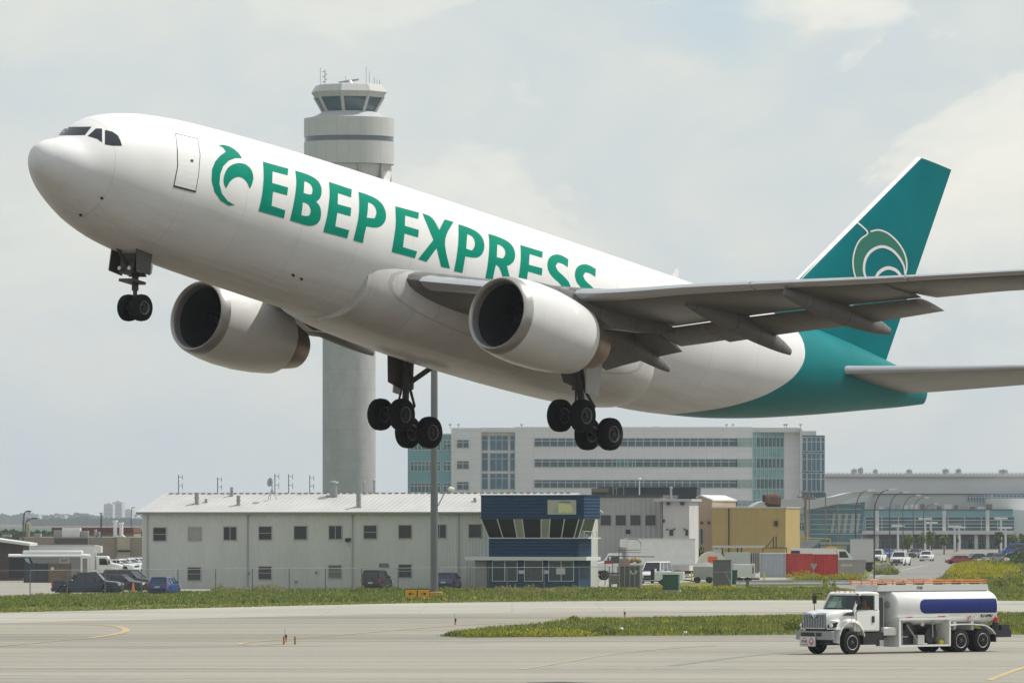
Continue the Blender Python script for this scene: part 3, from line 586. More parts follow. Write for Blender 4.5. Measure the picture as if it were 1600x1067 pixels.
sheet('terminal_forecourt', [(20, 1130), (190, 1130), (190, 1290), (20, 1290)], M['road'], .018)

# ------------------------------------------------------------ vegetation (stuff and individual plants)
def inpoly(x, y, P):
    c = False; j = len(P)-1
    for i in range(len(P)):
        if (P[i][1] > y) != (P[j][1] > y) and x < (P[j][0]-P[i][0])*(y-P[i][1])/(P[j][1]-P[i][1])+P[i][0]: c = not c
        j = i
    return c
gmats = [mat('blade_green', (.19, .255, .06), .7, spec=.2), mat('blade_olive', (.27, .29, .075), .7, spec=.2), mat('blade_straw', (.42, .35, .15), .8, spec=.15), mat('blade_yellow', (.55, .48, .03), .8, spec=.15), mat('blade_dark', (.08, .12, .035), .7, spec=.2), mat('seed_white', (.55, .55, .47), .8)]
def tufts(name, P, n, h0, h1, weights, label_kind='stuff', bx=None, fn=None, seed=1, w=.035, nb=4):
    rg = random.Random(seed); mb = MB(); xs = [p[0] for p in P]; ys = [p[1] for p in P]
    x0, x1, y0, y1 = bx or (min(xs), max(xs), min(ys), max(ys)); k = 0; tries = 0
    while k < n and tries < n*12:
        tries += 1
        x = rg.uniform(x0, x1); y = rg.uniform(y0, y1)
        if abs(x) > y*.083+3 or not inpoly(x, y, P): continue
        k += 1; v = mnoise.noise(Vector((x*.09, y*.07, seed)))+.3*mnoise.noise(Vector((x*.5, y*.3, seed)))
        wts = list(weights); hs = 1+.7*v
        if v > (.16 if x > -8 else .5): wts[3] *= 6.0; wts[1] *= 1.4
        if x < -8: wts[3] *= .35; wts[0] *= 1.5
        if v < -.15: wts[0] *= 2; wts[4] *= 2.5; wts[3] *= .2
        if fn:
            hs *= fn(x, y, wts)
            if hs <= 0: continue
        mi = rg.choices(range(6), wts)[0]
        for _ in range(nb):
            hh = rg.uniform(h0, h1)*max(.25, hs); a = rg.uniform(0, math.pi); cx, cy = math.cos(a)*w, math.sin(a)*w; dx, dy = rg.gauss(0, .12)*hh*2, rg.gauss(0, .12)*hh*2
            ox, oy = rg.gauss(0, .10), rg.gauss(0, .10)
            n0 = len(mb.v); mb.v += [(x+ox-cx, y+oy-cy, 0), (x+ox+cx, y+oy+cy, 0), (x+ox+dx*.4+cx*.8, y+oy+dy*.4+cy*.8, hh*.6), (x+ox+dx, y+oy+dy, hh), (x+ox+dx*.4-cx*.8, y+oy+dy*.4-cy*.8, hh*.6)]
            mb.f.append((n0, n0+1, n0+2, n0+3, n0+4)); mb.m.append(mi)
    o = mb.build(name, gmats); o['kind'] = label_kind; return o
fenceline = [g2(-300, 942), g2(0, 933), g2(235, 927), g2(500, 922.5), g2(760, 920), (11, 548), g2(1000, 917), g2(1150, 913), g2(1290, 915.5), g2(1335, 926), g2(1400, 930), g2(1460, 920), g2(1474, 906), g2(1484, 893), g2(1500, 886), g2(1518, 881.5), g2(1800, 881.5), (80, 450)]
verge = [g2(*p) for p in edge[:-1]]+fenceline[::-1][1:]
verge = [g2(-150, 961)]+[g2(*p) for p in edge[1:-1]]+[(95, 470), (95, 870)]+fenceline[::-1][2:]
def vfn(x, y, wts):
    Ye = 470-14*max(0, -x)/10                # close to the pavement: mown, yellow-olive
    if y < Ye+14 + (12 if x > 25 else 0): wts[3] *= 1.5; wts[1] *= 2; wts[2] *= 3.5; wts[0] *= .4; wts[4] *= .1; return .42
    return 1.15
tufts('verge_grass', verge, 24000, .10, .27, [5, 6, 1.0, .3, .9, .06], bx=(-46, 46, 405, 560), fn=vfn, seed=3, w=.05)
tufts('yard_grass', verge, 7000, .3, .7, [4, 5, 1.5, 1, 2, .1], bx=(28, 75, 560, 880), seed=5, w=.09)
tufts('island_grass', ISL, 16000, .07, .22, [4, 5, 1.4, .45, 1.0, .08], seed=9, w=.022, bx=(-6, 36, 305, 420))
def weed(px, py, Y, h, wd, wts, n=220, name='weed_clump', lab=None, cat='weed', seed=0, w=.03, grp=None):
    rg = random.Random(seed*7+int(px)); mb = MB(); c = gp(px, py) if Y is None else Vector(((px-HX)*Y/F, Y, 0))
    for _ in range(n):
        r_ = math.sqrt(rg.random())*wd/2; a = rg.uniform(0, 6.28); x = r_*math.cos(a); y = r_*math.sin(a)
        hh = h*(1-.6*(2*r_/wd)**2)*rg.uniform(.6, 1.1); mi = rg.choices(range(6), wts)[0]; x2 = x*1.25+rg.gauss(0, .06)*h; y2 = y*1.25+rg.gauss(0, .06)*h
        mb.face([(x-w/3, y, 0), (x+w/3, y, 0), (x2, y2, hh)], 0)
        for _k in range(3):
            q = rg.uniform(.30, 1.0); px_, py_, pz_ = x+(x2-x)*q+rg.gauss(0, .05)*h, y+(y2-y)*q+rg.gauss(0, .05)*h, hh*q; s_ = w*rg.uniform(.8, 2); a1 = rg.uniform(0, 3.1)
            mb.face([(px_-s_*math.cos(a1), py_-s_*math.sin(a1), pz_), (px_, py_, pz_-s_*.7), (px_+s_*math.cos(a1), py_+s_*math.sin(a1), pz_+s_*.3), (px_, py_, pz_+s_)], mi)
    o = mb.build(name, gmats, loc=c); tag(o, lab, cat, grp); return o
YW = [.5, 1.2, .3, 6, .2, .1]; GW = [4, 3, .3, .6, 1.5, .1]
for i, (px, py, h, wd, wts, lb) in enumerate([(770, 994, .42, 3.2, [1, 2, .2, 4, .3, 0], 'low yellow-green weed patch at the left end of the grass island'), (855, 994, .5, 4.4, YW, 'widest yellow-flowering weed patch on the grass island'), (712, 993.5, .3, 1.0, GW, 'small green weed at the pointed tip of the grass island'),
        (945, 992, .55, 1.2, [3, 2, .2, .3, 3, 1], 'dark green bushy weed on the island with white flower heads beside it'), (1110, 991, .4, 1.2, GW, 'bright green low weed on the island edge nearest the parked tanker'), (1240, 985, .75, .9, [3, 2, 1, .3, 2, 0], 'tall spiky weed just left of the tanker truck bonnet'), (897, 972, .42, .6, [2, 3, 1, 1, 1, 0], 'lone pale weed on the far edge of the grass island')]):
    weed(px, py, None, h, wd, wts, 260, lab=lb, seed=i, grp='weeds on the grass island')
# ------------------------------------------------------------ buildings
def fac(root, Yc):                          # photo pixel -> (u, z) on the front plane of a building whose corner stands at root
    ox, oy = root.location.x, root.location.y; a = root.rotation_euler.z; ux, uy = math.cos(a), math.sin(a)
    def q(px, py=None, v=0.0):
        kx = (px-HX)/F; vx, vy = -math.sin(a)*v, math.cos(a)*v
        # ox+vx+u*ux = kx*(oy+vy+u*uy)
        u = (kx*(oy+vy)-ox-vx)/(ux-kx*uy); Y = oy+vy+u*uy
        return u if py is None else (u, CH-(py-HY)*Y/F)
    return q
def bld(name, label, px, Y, deg, cat='building'):
    o = thing(name, label, cat, ((px-HX)*Y/F, Y, 0), R(-deg)); return o, fac(o, Y)
def rectw(par, q, x0, y0, x1, y1, v=0, frame=.07, mg='glass', mf=None, name='window', mull=0, out=.05, trans=0):
    """a window seen at photo px (x0,y0)-(x1,y1) on facade plane at depth v: frame bars standing proud, pane set between them"""
    u0, z1 = q(x0, y0, v); u1, z0 = q(x1, y1, v); f_ = frame
    mb = MB(); mb.box(u0-f_, u1+f_, v-out, v+.03, z1, z1+f_); mb.box(u0-f_, u1+f_, v-out-.02, v+.03, z0-f_, z0)
    mb.box(u0-f_, u0, v-out, v+.03, z0, z1); mb.box(u1, u1+f_, v-out, v+.03, z0, z1)
    for k in range(mull): uu = u0+(u1-u0)*(k+1)/(mull+1); mb.box(uu-.03, uu+.03, v-out+.005, v+.03, z0, z1)
    for k in range(trans): zz = z0+(z1-z0)*(k+1)/(trans+1); mb.box(u0, u1, v-out+.012, v+.03, zz-.025, zz+.025)
    w = mb.build(name, mf or M['frame'], par)
    MB().box(u0, u1, v-.012, v+.03, z0, z1).build('pane', M[mg] if isinstance(mg, str) else mg, w)
    return w
M['frame'] = mat('frame_grey', (.34, .35, .34), .5)
M['clad'] = mat('metal_cladding', (.54, .55, .515), .55, .1, var=.10, vs=.5, ribs=('X', .30, .028), streak=2)
M['roofw'] = mat('metal_roof_white', (.56, .555, .53), .55, .1, var=.14, vs=.3, ribs=('X', .5, .022))
# -- long grey two-storey metal building
GB, q = bld('metal_building', 'long grey two-storey metal-clad building with a white ribbed roof and square windows', 222, 562, 22)
W_ = q(864)
MB().box(0, W_, 0, 10.6, 0, 6.70).build('wall', M['clad'], GB)
ze = 6.72; zr = 8.32; rf = MB()
rf.loft([[(-.35, -.4, ze-.03), (-.35, 5.3, zr), (-.35, 11.0, ze-.03), (-.35, 11.0, ze-.15), (-.35, 5.3, zr-.14), (-.35, -.4, ze-.15)], [(W_+.35, -.4, ze-.03), (W_+.35, 5.3, zr), (W_+.35, 11.0, ze-.03), (W_+.35, 11.0, ze-.15), (W_+.35, 5.3, zr-.14), (W_+.35, -.4, ze-.15)]])
rfo = rf.build('roof', M['roofw'], GB)
for xa, xb in ((.02, .15), (W_-.15, W_-.02)): MB().loft([[(x, 0.02, 6.70), (x, 5.3, zr-.16), (x, 10.58, 6.70)] for x in (xa, xb)]).build('gable', M['clad'], GB)
gt_ = mat('gutter_grey', (.22, .22, .21), .5)
MB().box(-.36, W_+.36, -.52, -.40, ze-.22, ze-.04).build('gutter', gt_, GB)
rc = MB()
nrc = 62
for i in range(nrc): u = .2+i*(W_-.4)/nrc; rc.box(u, u+.38, 5.15, 5.45, zr+.0, zr+.07)
rc.build('ridge_cap', mat('ridge_grey', (.30, .30, .29), .6), rfo)
for px in (230, 386.5, 550.5, 716.5): u = q(px); MB().box(u-.06, u+.06, -.14, -.01, .2, ze-.2).build('downpipe', mat('downpipe_grey', (.42, .43, .41), .5), GB)
pane_b = mat('pane_dark', (.018, .02, .024), .12, spec=.6); pane_blind = mat('pane_blind', (.30, .31, .28), .5, var=.15, vs=2); pane_olive = mat('pane_olive', (.12, .14, .11), .3)
for i, x in enumerate((240, 295, 350, 405, 460, 514.5, 569, 623.5, 677.5, 733)):
    rectw(GB, q, x, 824.3-i*.55, x+19.3, 844.3-i*.55, mg=pane_blind if i == 1 else pane_b, trans=1 if i in (0, 3, 6) else 0, mull=1 if i in (2, 5, 8) else 0)
for i, (x, y) in enumerate(((294, 886.5), (404.5, 885), (514, 883), (623.5, 882))): rectw(GB, q, x, y, x+19.3, y+19.5, mg=pane_olive if i == 2 else pane_b, trans=1)
u0, z1 = q(592.5, 879.5); u1, z0 = q(607.5, 886); mb = MB(); mb.box(u0, u1, -.05, -.005, z0, z1)
for k in range(5): zz = z0+(z1-z0)*k/5; mb.box(u0, u1, -.09, -.05, zz, zz+.03)
mb.build('wall_vent', gt_, GB)
u, z = q(545, 843); lm_ = MB(); lm_.box(u-.22, u+.22, -.3, -.005, z-.12, z+.15).box(u-.18, u+.18, -.34, -.3, z-.2, z+.05); lm_.build('wall_lamp', M['dark'], GB)
for px, py in ((389, 895.5), (463, 909), (494, 894)): u, z = q(px, py); MB().box(u-.09, u+.09, -.1, -.004, z-.12, z+.12).build('junction_box', gt_, GB)
def roofz(v): return ze+(zr-ze)*min(v, 10.6-v)/5.3
def rp_(px, v): return q(px, None, v)
for px, v, h, r_, kind in ((307.5, 2.2, 1.0, .19, 2), (322, 2.6, .35, .12, 0), (362, 4.6, .75, .13, 2), (372.5, 1.8, .85, .17, 2), (521.5, 4.6, 1.1, .32, 1), (560.5, 1.2, 1.3, .22, 0), (742, 2.8, .35, .14, 0), (569, 6.5, 1.3, .07, 1), (584.5, 5.5, 1.1, .10, 1)):
    u = rp_(px, v); z = roofz(v); mb = MB(); mb.tube([(u, v, z-.1), (u, v, z+h)], r_, 14)
    if kind == 2: mb.tube([(u, v, z+h*.5), (u, v, z+h*.62)], r_*1.25, 14); mb.tube([(u, v, z+h*.95), (u, v, z+h*1.02)], r_*1.2, 14)
    if kind == 1: mb.lathe((u, v, z+h), (0, 0, 1), [(0, r_*1.5), (.12, r_*1.35), (.22, .02)], 14, cap=True)
    mb.box(u-r_*1.6, u+r_*1.6, v-r_*1.6, v+r_*1.6, z-.12, z+.06); mb.build('roof_vent', M['steel'], GB, smooth=40)
for px, top in ((279, 741.5), (340, 745.5), (429.5, 740), (451, 740.5), (484, 742.5)):
    v = 5.6; u = rp_(px, v); zb = zr-.1; Yl = 562-u*math.sin(R(22))+v*.92; zt_ = CH-(top-HY)*Yl/F; mb = MB(); mb.tube([(u, v, zb), (u, v, zt_)], .035, 6)
    for k in (.10, .45, .55, .9) if px > 400 else (.12, .52): pass
    for k in (.45, .88): mb.tube([(u, v, zb+(zt_-zb)*k), (u+.42, v-.1, zb+(zt_-zb)*k)], .018, 5)
    mb.tube([(u+.42, v-.1, zb+(zt_-zb)*.28), (u+.42, v-.1, zb+(zt_-zb)*.58)], .022, 5); mb.tube([(u+.42, v-.1, zb+(zt_-zb)*.74), (u+.42, v-.1, zb+(zt_-zb)*1.0)], .022, 5)
    mb.build('dipole_antenna', M['dark'], GB)
u = rp_(425, 3.4); v = 3.4; z = roofz(v); mb = MB()
for du, dv in ((-.42, 0), (.42, .1), (.05, -.5)): mb.tube([(u+du, v+dv, z), (u, v, z+1.0)], .03, 6)
mb.tube([(u, v, z+.6), (u, v, z+1.5)], .045, 8); mb.lathe((u-.1, v-.1, z+1.55), (-.5, -.8, .15), [(-.1, .08), (0, .36), (.08, .40), (.1, .38), (.02, .06)], 18); mb.build('dish_antenna', M['steel'], GB, smooth=40)
# -- blue two-storey control annexe
BB, q = bld('control_annexe', 'small navy blue building with outward-slanting upper windows and a white canopy', 764, 546.6, 22)
navy = mat('navy_cladding', (.006, .042, .10), .65, 0, spec=.25, var=.12, vs=.6, ribs=('Z', .28, .03)); navy2 = mat('navy_panel', (.006, .042, .10), .6, spec=.25, var=.1, vs=1)
D = 3.0; uR = q(904); u0t = q(751.5, None, -.75); u1t = q(912.5, None, -.75); z_t = q(830, 774.5)[1]; z_m = q(830, 810.5)[1]; z_w = q(830, 840)[1]; z_c = q(830, 869.5)[1]; z_g = q(830, 875)[1]
MB().box(u0t, u1t, -.75, D, z_m, z_t).build('upper_wall', navy, BB)
MB().box(u0t-.04, u1t+.04, -.79, D+.04, z_t, z_t+.08).build('parapet', navy2, BB)
MB().box(0, uR, 0, D, z_c, z_w-.06).build('middle_wall', navy, BB)
MB().box(-.04, uR+.9, -.06, D, z_w-.06, z_w+.02).build('sill', mat('trim_white', (.62, .63, .62), .5), BB)
MB().box(0.02, uR-.02, .02, D-.1, .0, z_g).build('lower_wall', navy2, BB)
MB().box(q(729), uR+.85, -.35, D, z_g, z_c).build('canopy', mat('trim_white', (.62, .63, .62), .5), BB)
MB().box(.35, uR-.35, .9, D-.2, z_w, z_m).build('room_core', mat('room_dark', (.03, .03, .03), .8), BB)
def slant(x0, x1, name, m_, off=0, par=BB):   # strip of the slanting glazing between two u positions (bottom, top)
    (b0, t0), (b1, t1) = x0, x1; return MB().hexa([(b0, -.02-off, z_w+.02), (b1, -.02-off, z_w+.02), (b1, .03-off, z_w+.02), (b0, .03-off, z_w+.02)], [(t0, -.72-off, z_m), (t1, -.72-off, z_m), (t1, -.67-off, z_m), (t0, -.67-off, z_m)]).build(name, m_, par)
def bt(px): f_ = (px-764)/(904-764); return (uR*f_, u0t+(u1t-u0t)*f_)
cols = [764, 786, 808.5, 820, 846, 858, 877.5, 897, 904]
for i in range(8):
    a_, b_ = bt(cols[i]), bt(cols[i+1])
    if i in (2, 4): slant(a_, b_, 'blank_panel', mat('panel_taupe', (.30, .28, .25), .6))
    else: slant(a_, b_, 'slanted_window', M['bluglass'] if i == 7 else mat('shaded_glass', (.012, .016, .02), .12, spec=.25))
for c in cols: a_ = bt(c-.7); b_ = bt(c+.7); slant(a_, b_, 'mullion', mat('trim_white', (.62, .63, .62), .5), .02)
sd = MB()   # side glazing on the right end, also leaning out
for k in range(4):
    v0 = .1+k*(D-.3)/4; v1 = v0+(D-.3)/4-.12; sd.hexa([(uR-.02, v0, z_w), (uR+.03, v0, z_w), (uR+.03, v1, z_w), (uR-.02, v1, z_w)], [(u1t-.35, v0, z_m), (u1t-.3, v0, z_m), (u1t-.3, v1, z_m), (u1t-.35, v1, z_m)])
sd.build('side_window', M['bluglass'], BB)
for a_, b_, mu_ in ((770, 808, 1), (820, 847.5, 0), (858, 896, 1)): rectw(BB, q, a_, 876, b_, 907, .02, .05, 'bluglass', mat('trim_white', (.62, .63, .62), .5), mull=mu_)
for x in (810.5, 849): u0, z1 = q(x, 890.5, .0); u1, z0 = q(x+8.5, 896, .0); MB().box(u0, u1, -.03, .015, z0, z1).build('notice', mat('notice_white', (.55, .55, .53), .6), BB)
u0, z1 = q(869, 887, -.08); u1, z0 = q(883, 897, -.08); MB().box(u0, u1, -.07, -.04, z0, z1).build('notice', mat('notice_white', (.55, .55, .53), .6), BB)
pu0, pz1 = q(856, 781, -.75); pu1, pz0 = q(900.5, 803.5, -.75); pn = MB().box(pu0, pu1, -.82, -.755, pz0, pz1).build('sign_panel', mat('sign_cream', (.42, .41, .34), .6), BB)
def su(x, y): return (pu0+(pu1-pu0)*(x-724)/(934-724), pz0+(pz1-pz0)*(1-(y-235)/(342-235)))
def patch(pts, m_, d): mb = MB(); P = [Vector((*su(*p), 0)) for p in pts]; tr_ = tessellate_polygon([P]); mb.v = [(p.x, -d, p.y) for p in P]; mb.f = [tuple(t_) for t_ in tr_]; mb.m = [0]*len(tr_); mb.build('sign_graphic', m_, pn)
patch([(805, 262), (835, 258), (900, 270), (908, 300), (908, 330), (890, 325), (870, 332), (845, 322), (805, 332)], mat('sign_pale_yellow', (.62, .60, .32), .6), .826)
patch([(795, 250), (830, 242), (880, 245), (905, 252), (880, 258), (830, 255)], mat('sign_bluegrey', (.16, .20, .20), .6), .829)
patch([(760, 325), (775, 295), (800, 280), (803, 330)], mat('sign_teal', (.30, .36, .31), .6), .829)
for k in range(5): u = uR+.12+k*.17; MB().tube([(u, .2+k*.5, z_w), (u, .2+k*.5, z_w+.55)], .02, 5).build('rail_post', M['steel'], BB)
MB().tube([(uR+.1, .1, z_w+.55), (uR+.85, 2.4, z_w+.55)], .02, 5).build('handrail', M['steel'], BB)
mb = MB().box(q(735), q(754), 1.0, 1.2, 0, z_g); mb.build('porch_wall', mat('porch_grey', (.36, .37, .36), .6), BB)
MB().tube([(q(727+5), -.25, 0), (q(727+5), -.25, z_g)], .05, 8).build('porch_post', M['steel'], BB)
# -- grey shed with four windows and white block
SB, q = bld('grey_shed', 'grey ribbed metal shed with four dark windows in a row and a low dark parapet', 924, 690, 8)
uw = q(1035); zt = q(980, 777)[1]
MB().box(0, uw, 0, 14, 0, zt).build('wall', mat('shed_cladding', (.37, .365, .35), .6, .1, var=.1, vs=.6, ribs=('X', .55, .05)), SB)
MB().box(-.1, uw+.1, -.15, 14.1, zt, zt+.28).build('parapet', mat('parapet_dark', (.06, .065, .065), .6), SB)
for x in (938.5, 962, 985, 1008.5): rectw(SB, q, x, 804.5, x+16, 820.5, mg=pane_b)
u0, z1 = q(978, 827); u1, z0 = q(985, 833.5); MB().box(u0, u1, -.12, -.01, z0, z1).build('wall_vent', M['dark'], SB)
WB, q = bld('white_annexe', 'windowless white rendered block with flood lamps at the right end of the grey shed', 1036, 684, 8)
uw = q(1077); zt = q(1050, 783)[1]
MB().box(0, uw, 0, 9, 0, zt).build('wall', mat('render_white', (.50, .49, .475), .7, var=.12, vs=.4), WB)
MB().box(-.9, uw+.3, -.5, 9.2, zt, zt+.26).build('roof', mat('fascia_grey', (.42, .43, .43), .5), WB)
for x in (1044.5, 1066.5): u, z = q(x, 786); MB().box(u-.18, u+.18, -.45, -.05, z-.2, z+.1).build('flood_lamp', M['dark'], WB)
for x, w in ((1046, 6), (1071, 4)): rectw(WB, q, x, 827, x+w, 836.5, mg=pane_b, frame=.04)
for x, y in ((1042.5, 827), (1053.5, 826.5), (1069.5, 826.5), (1037.5, 812)): u, z = q(x, y); MB().box(u-.08, u+.08, -.2, -.02, z-.3 if y < 815 else z-.08, z+.08).build('wall_lamp', M['dark'], WB)
u, z = q(1048.5, 779, 3); MB().tube([(u, 3, zt), (u, 3, zt+1.4)], .12, 10).lathe((u, 3, zt+1.4), (0, 0, 1), [(0, .2), (.12, .18), (.2, .02)], 10).build('flue', M['steel'], WB)
KB, q = bld('black_building', 'tall windowless charcoal building rising behind the grey shed', 935, 770, 4)
uw = q(1088.5); zt = q(1040, 762)[1]; MB().box(0, uw, 0, 12, 0, zt).build('wall', mat('charcoal_wall', (.022, .032, .042), .7, var=.15, vs=.5), KB); MB().box(-.1, uw+.1, -.1, 12.1, zt, zt+.15).build('parapet', mat('parapet_dark', (.06, .065, .065), .6), KB)
# rooftop kit standing on the grey shed
tk = thing('rooftop_unit', 'brown boxy air handler on the grey shed roof just behind the blue building', 'air handler', at(940, 776, 697)); p_ = tk.location
MB().box(-1.1, .75, 0, 1.6, 0, .95).build('housing', mat('unit_brown', (.20, .17, .13), .7, var=.3, vs=1.5), tk); MB().box(-1.0, .65, -.03, 0, .1, .5).build('grille', M['dark'], tk)
for px, t0, w in ((958, 762, .05), (963.5, 762, .05), (974.5, 757, .05)):
    mb = MB(); a = at(px, 777, 694); h = (777-t0)*694/F; mb.tube([(0, 0, 0), (0, 0, h)], w, 6); mb.box(-.12, .12, -.05, .05, h-.1, h); o = mb.build('roof_mast', mat('mast_tan', (.33, .27, .15), .6), None, loc=a)
    tag(o, {958: 'short plain pipe mast beside the brown air handler on the shed roof', 963.5: 'second plain pipe mast from the brown air handler', 974.5: 'taller tan mast left of the white camera pole on the shed roof'}[px], 'mast')
cp = thing('camera_pole', 'white camera pole with a globe head on the grey shed roof', 'camera pole', at(999, 776, 693)); MB().tube([(0, 0, 0), (.02, 0, 1.8)], [.07, .05], 8).build('pole', M['white_paint'], cp)
MB().lathe((0, 0, 1.75), (0, 0, 1), [(0, .04), (.06, .16), (.18, .2), (.3, .14), (.34, .02)], 12).box(-.24, .1, -.1, .1, 2.0, 2.2).build('camera', M['white_paint'], cp, smooth=40)
# -- beige gable and yellow warehouse
EB, q = bld('beige_building', 'narrow beige gabled building between the charcoal and the yellow ones', 1089, 745, 12)
uw = q(1112.5); za = q(1090, 776)[1]; zb = q(1112, 782)[1]; m_ = mat('beige_render', (.42, .31, .215), .75, var=.1, vs=.4)
MB().loft([[(0, v, 0), (uw, v, 0), (uw, v, zb), (uw*.25, v, za+.1), (0, v, za-.15)] for v in (0, 16)]).build('wall', m_, EB)
MB().loft([[(uw*.25-.05, v, za+.1), (uw+.12, v, zb-.02), (uw+.12, v, zb+.13), (uw*.25, v, za+.24), (-.1, v, za-.02), (-.1, v, za-.16)] for v in (-.15, 16)]).build('roof', mat('trim_white', (.62, .63, .62), .5), EB)
for x in (1096.5, 1107.5): u, z = q(x, 816.5); MB().box(u-.1, u+.1, -.25, -.02, z-.15, z+.15).build('wall_lamp', M['dark'], EB)
rectw(EB, q, 1094.5, 826, 1098, 850, mg=pane_b, name='door', frame=.05)
YB, q = bld('yellow_warehouse', 'mustard yellow ribbed warehouse with a flat roof and a rusty duct on top', 1112, 742, 12)
uw = q(1227.5); zt = q(1160, 793.5)[1]; yc = mat('mustard_cladding', (.41, .30, .105), .6, var=.1, vs=.5, ribs=('X', .45, .05), streak=1)
MB().box(0, uw, 0, 10, 0, zt).build('wall', yc, YB); MB().box(-.05, uw+.1, -.12, 10.1, zt, zt+.12).build('roof', M['roofw'], YB)
u = q(1139); MB().box(u-.07, u+.07, -.12, -.01, 0, zt).build('downpipe', M['dark'], YB)
u, z = q(1212.5, 817.5); MB().box(u-.2, u+.2, -.25, -.02, z-.3, z+.3).build('wall_lamp', M['dark'], YB)
# rusty duct on the warehouse roof
rd = thing('rusty_duct', 'rusty brown ribbed exhaust drum on the yellow warehouse roof', 'exhaust duct', at(1208, 793, 748)); rr_ = mat('rust', (.17, .09, .055), .8, .2, var=.5, vs=2.5, bump=.02, bs=8)
MB().lathe((-1.0, 0, .95), (1, 0, 0), [(0, .02), (.01, .62), (.35, .72), (.38, .76), (.7, .76), (.72, .72), (1.1, .72), (1.12, .77), (1.5, .77), (1.52, .72), (1.9, .66), (1.91, .02)], 20).build('drum', rr_, rd, smooth=35)
MB().box(-.75, .85, -.5, .5, 0, .3).build('base', M['dark'], rd); MB().box(-1.25, -1.0, -.35, .35, .7, 1.5).build('motor', M['dark'], rd)
# -- office block
OB, q = bld('office_block', 'large white four-storey office block with ribbon windows and teal glass corners in the background', 637, 1220, 0)
U = lambda px: q(px); Z = lambda py: q(800, py)[1]
wp = bpy.data.materials.new('panel_white'); wp.use_nodes = True; t = wp.node_tree; b = t.nodes['Principled BSDF']; b.inputs['Roughness'].default_value = .6
tc = N(t, 'ShaderNodeTexCoord'); mpp = N(t, 'ShaderNodeMapping'); mpp.inputs['Rotation'].default_value = (R(90), 0, 0); L(t, tc.outputs['Object'], mpp.inputs[0])
br = N(t, 'ShaderNodeTexBrick'); br.offset = 0; br.inputs['Scale'].default_value = 1; br.inputs['Mortar Size'].default_value = .035; br.inputs['Brick Width'].default_value = 3.0; br.inputs['Row Height'].default_value = 1.35
br.inputs['Color1'].default_value = (.70, .69, .68, 1); br.inputs['Color2'].default_value = (.73, .72, .71, 1); br.inputs['Mortar'].default_value = (.58, .57, .565, 1); L(t, mpp.outputs[0], br.inputs['Vector']); L(t, br.outputs[0], b.inputs['Base Color'])
teal_s = mat('teal_spandrel', (.14, .34, .37), .25); teal_g = mat('teal_glass', (.02, .15, .17), .1, spec=.7, var=.5, vs=.4); dk_g = mat('office_glass', (.018, .085, .11), .08, spec=.8, var=.45, vs=.3); blu_g = mat('curtain_glass', (.02, .12, .19), .06, spec=.8, var=.3, vs=.25); pale_g = mat('pale_glass', (.30, .44, .40), .15, var=.25, vs=.5)
mf = mat('mullion_white', (.5, .52, .52), .5)
MB().box(0, U(705), .5, 30, 0, Z(679)).build('teal_wing', teal_s, OB)
MB().box(-.1, U(705), .3, 30, Z(679), Z(677)).build('wing_coping', wp, OB)
def ribbon(x0, x1, y0, y1, n, v, mg, par=OB, nh=1, name='window'):
    u0, z1 = q(x0, y0, v); u1, z0 = q(x1, y1, v); mb = MB()
    w = MB().box(u0, u1, v-.03, v+.05, z0, z1).build(name, mg, par)
    for k in range(n+1): uu = u0+(u1-u0)*k/n; mb.box(uu-.06, uu+.06, v-.12, v-.03, z0, z1)
    for k in range(nh+2): zz = z0+(z1-z0)*(k/(nh+1) if nh != 1 else (0, .68, 1)[k]); mb.box(u0, u1, v-.10, v-.03, zz-.06, zz+.06)
    mb.build('mullions', mf, w); return w
for y in (688, 721, 754): ribbon(641, 688, y, y+15, 8, .5, teal_g); ribbon(692.5, 704, y, y+15, 2, .5, teal_g)
MB().box(U(705), U(752), 0, 30, 0, Z(668.5)).build('wall', wp, OB)
for y in (687, 720, 752.5): ribbon(714, 732.5, y, y+12.5, 2, 0, dk_g)
MB().box(U(752), U(805), 1.2, 30, 0, Z(668.5)).build('recess_wall', wp, OB); MB().box(U(752), U(805), 0, 1.2, Z(675), Z(668)).build('head_panel', wp, OB)
for y0, y1 in ((680.5, 703.5), (707.5, 736), (739.5, 764)): ribbon(752.8, 762.5, y0, y1, 1, 1.2, blu_g); ribbon(765.5, 794, y0, y1, 3, 1.2, blu_g); ribbon(797, 804.2, y0, y1, 1, 1.2, blu_g)
MB().box(U(805), U(1176), 0, 30, 0, Z(667)).build('wall', wp, OB)
for i, (y0, y1) in enumerate(((684.5, 697.5), (717, 729.5), (749.5, 762), (782, 790.5))):
    ribbon(835, 1151, y0, y1, 26, 0, dk_g); ribbon(1151, 1175.8, y0, y1, 3, 0, pale_g)
    if i == 1: ribbon(963.5, 988.5, y0, y1, 2, -.04, mat('green_pane', (.04, .20, .19), .15))
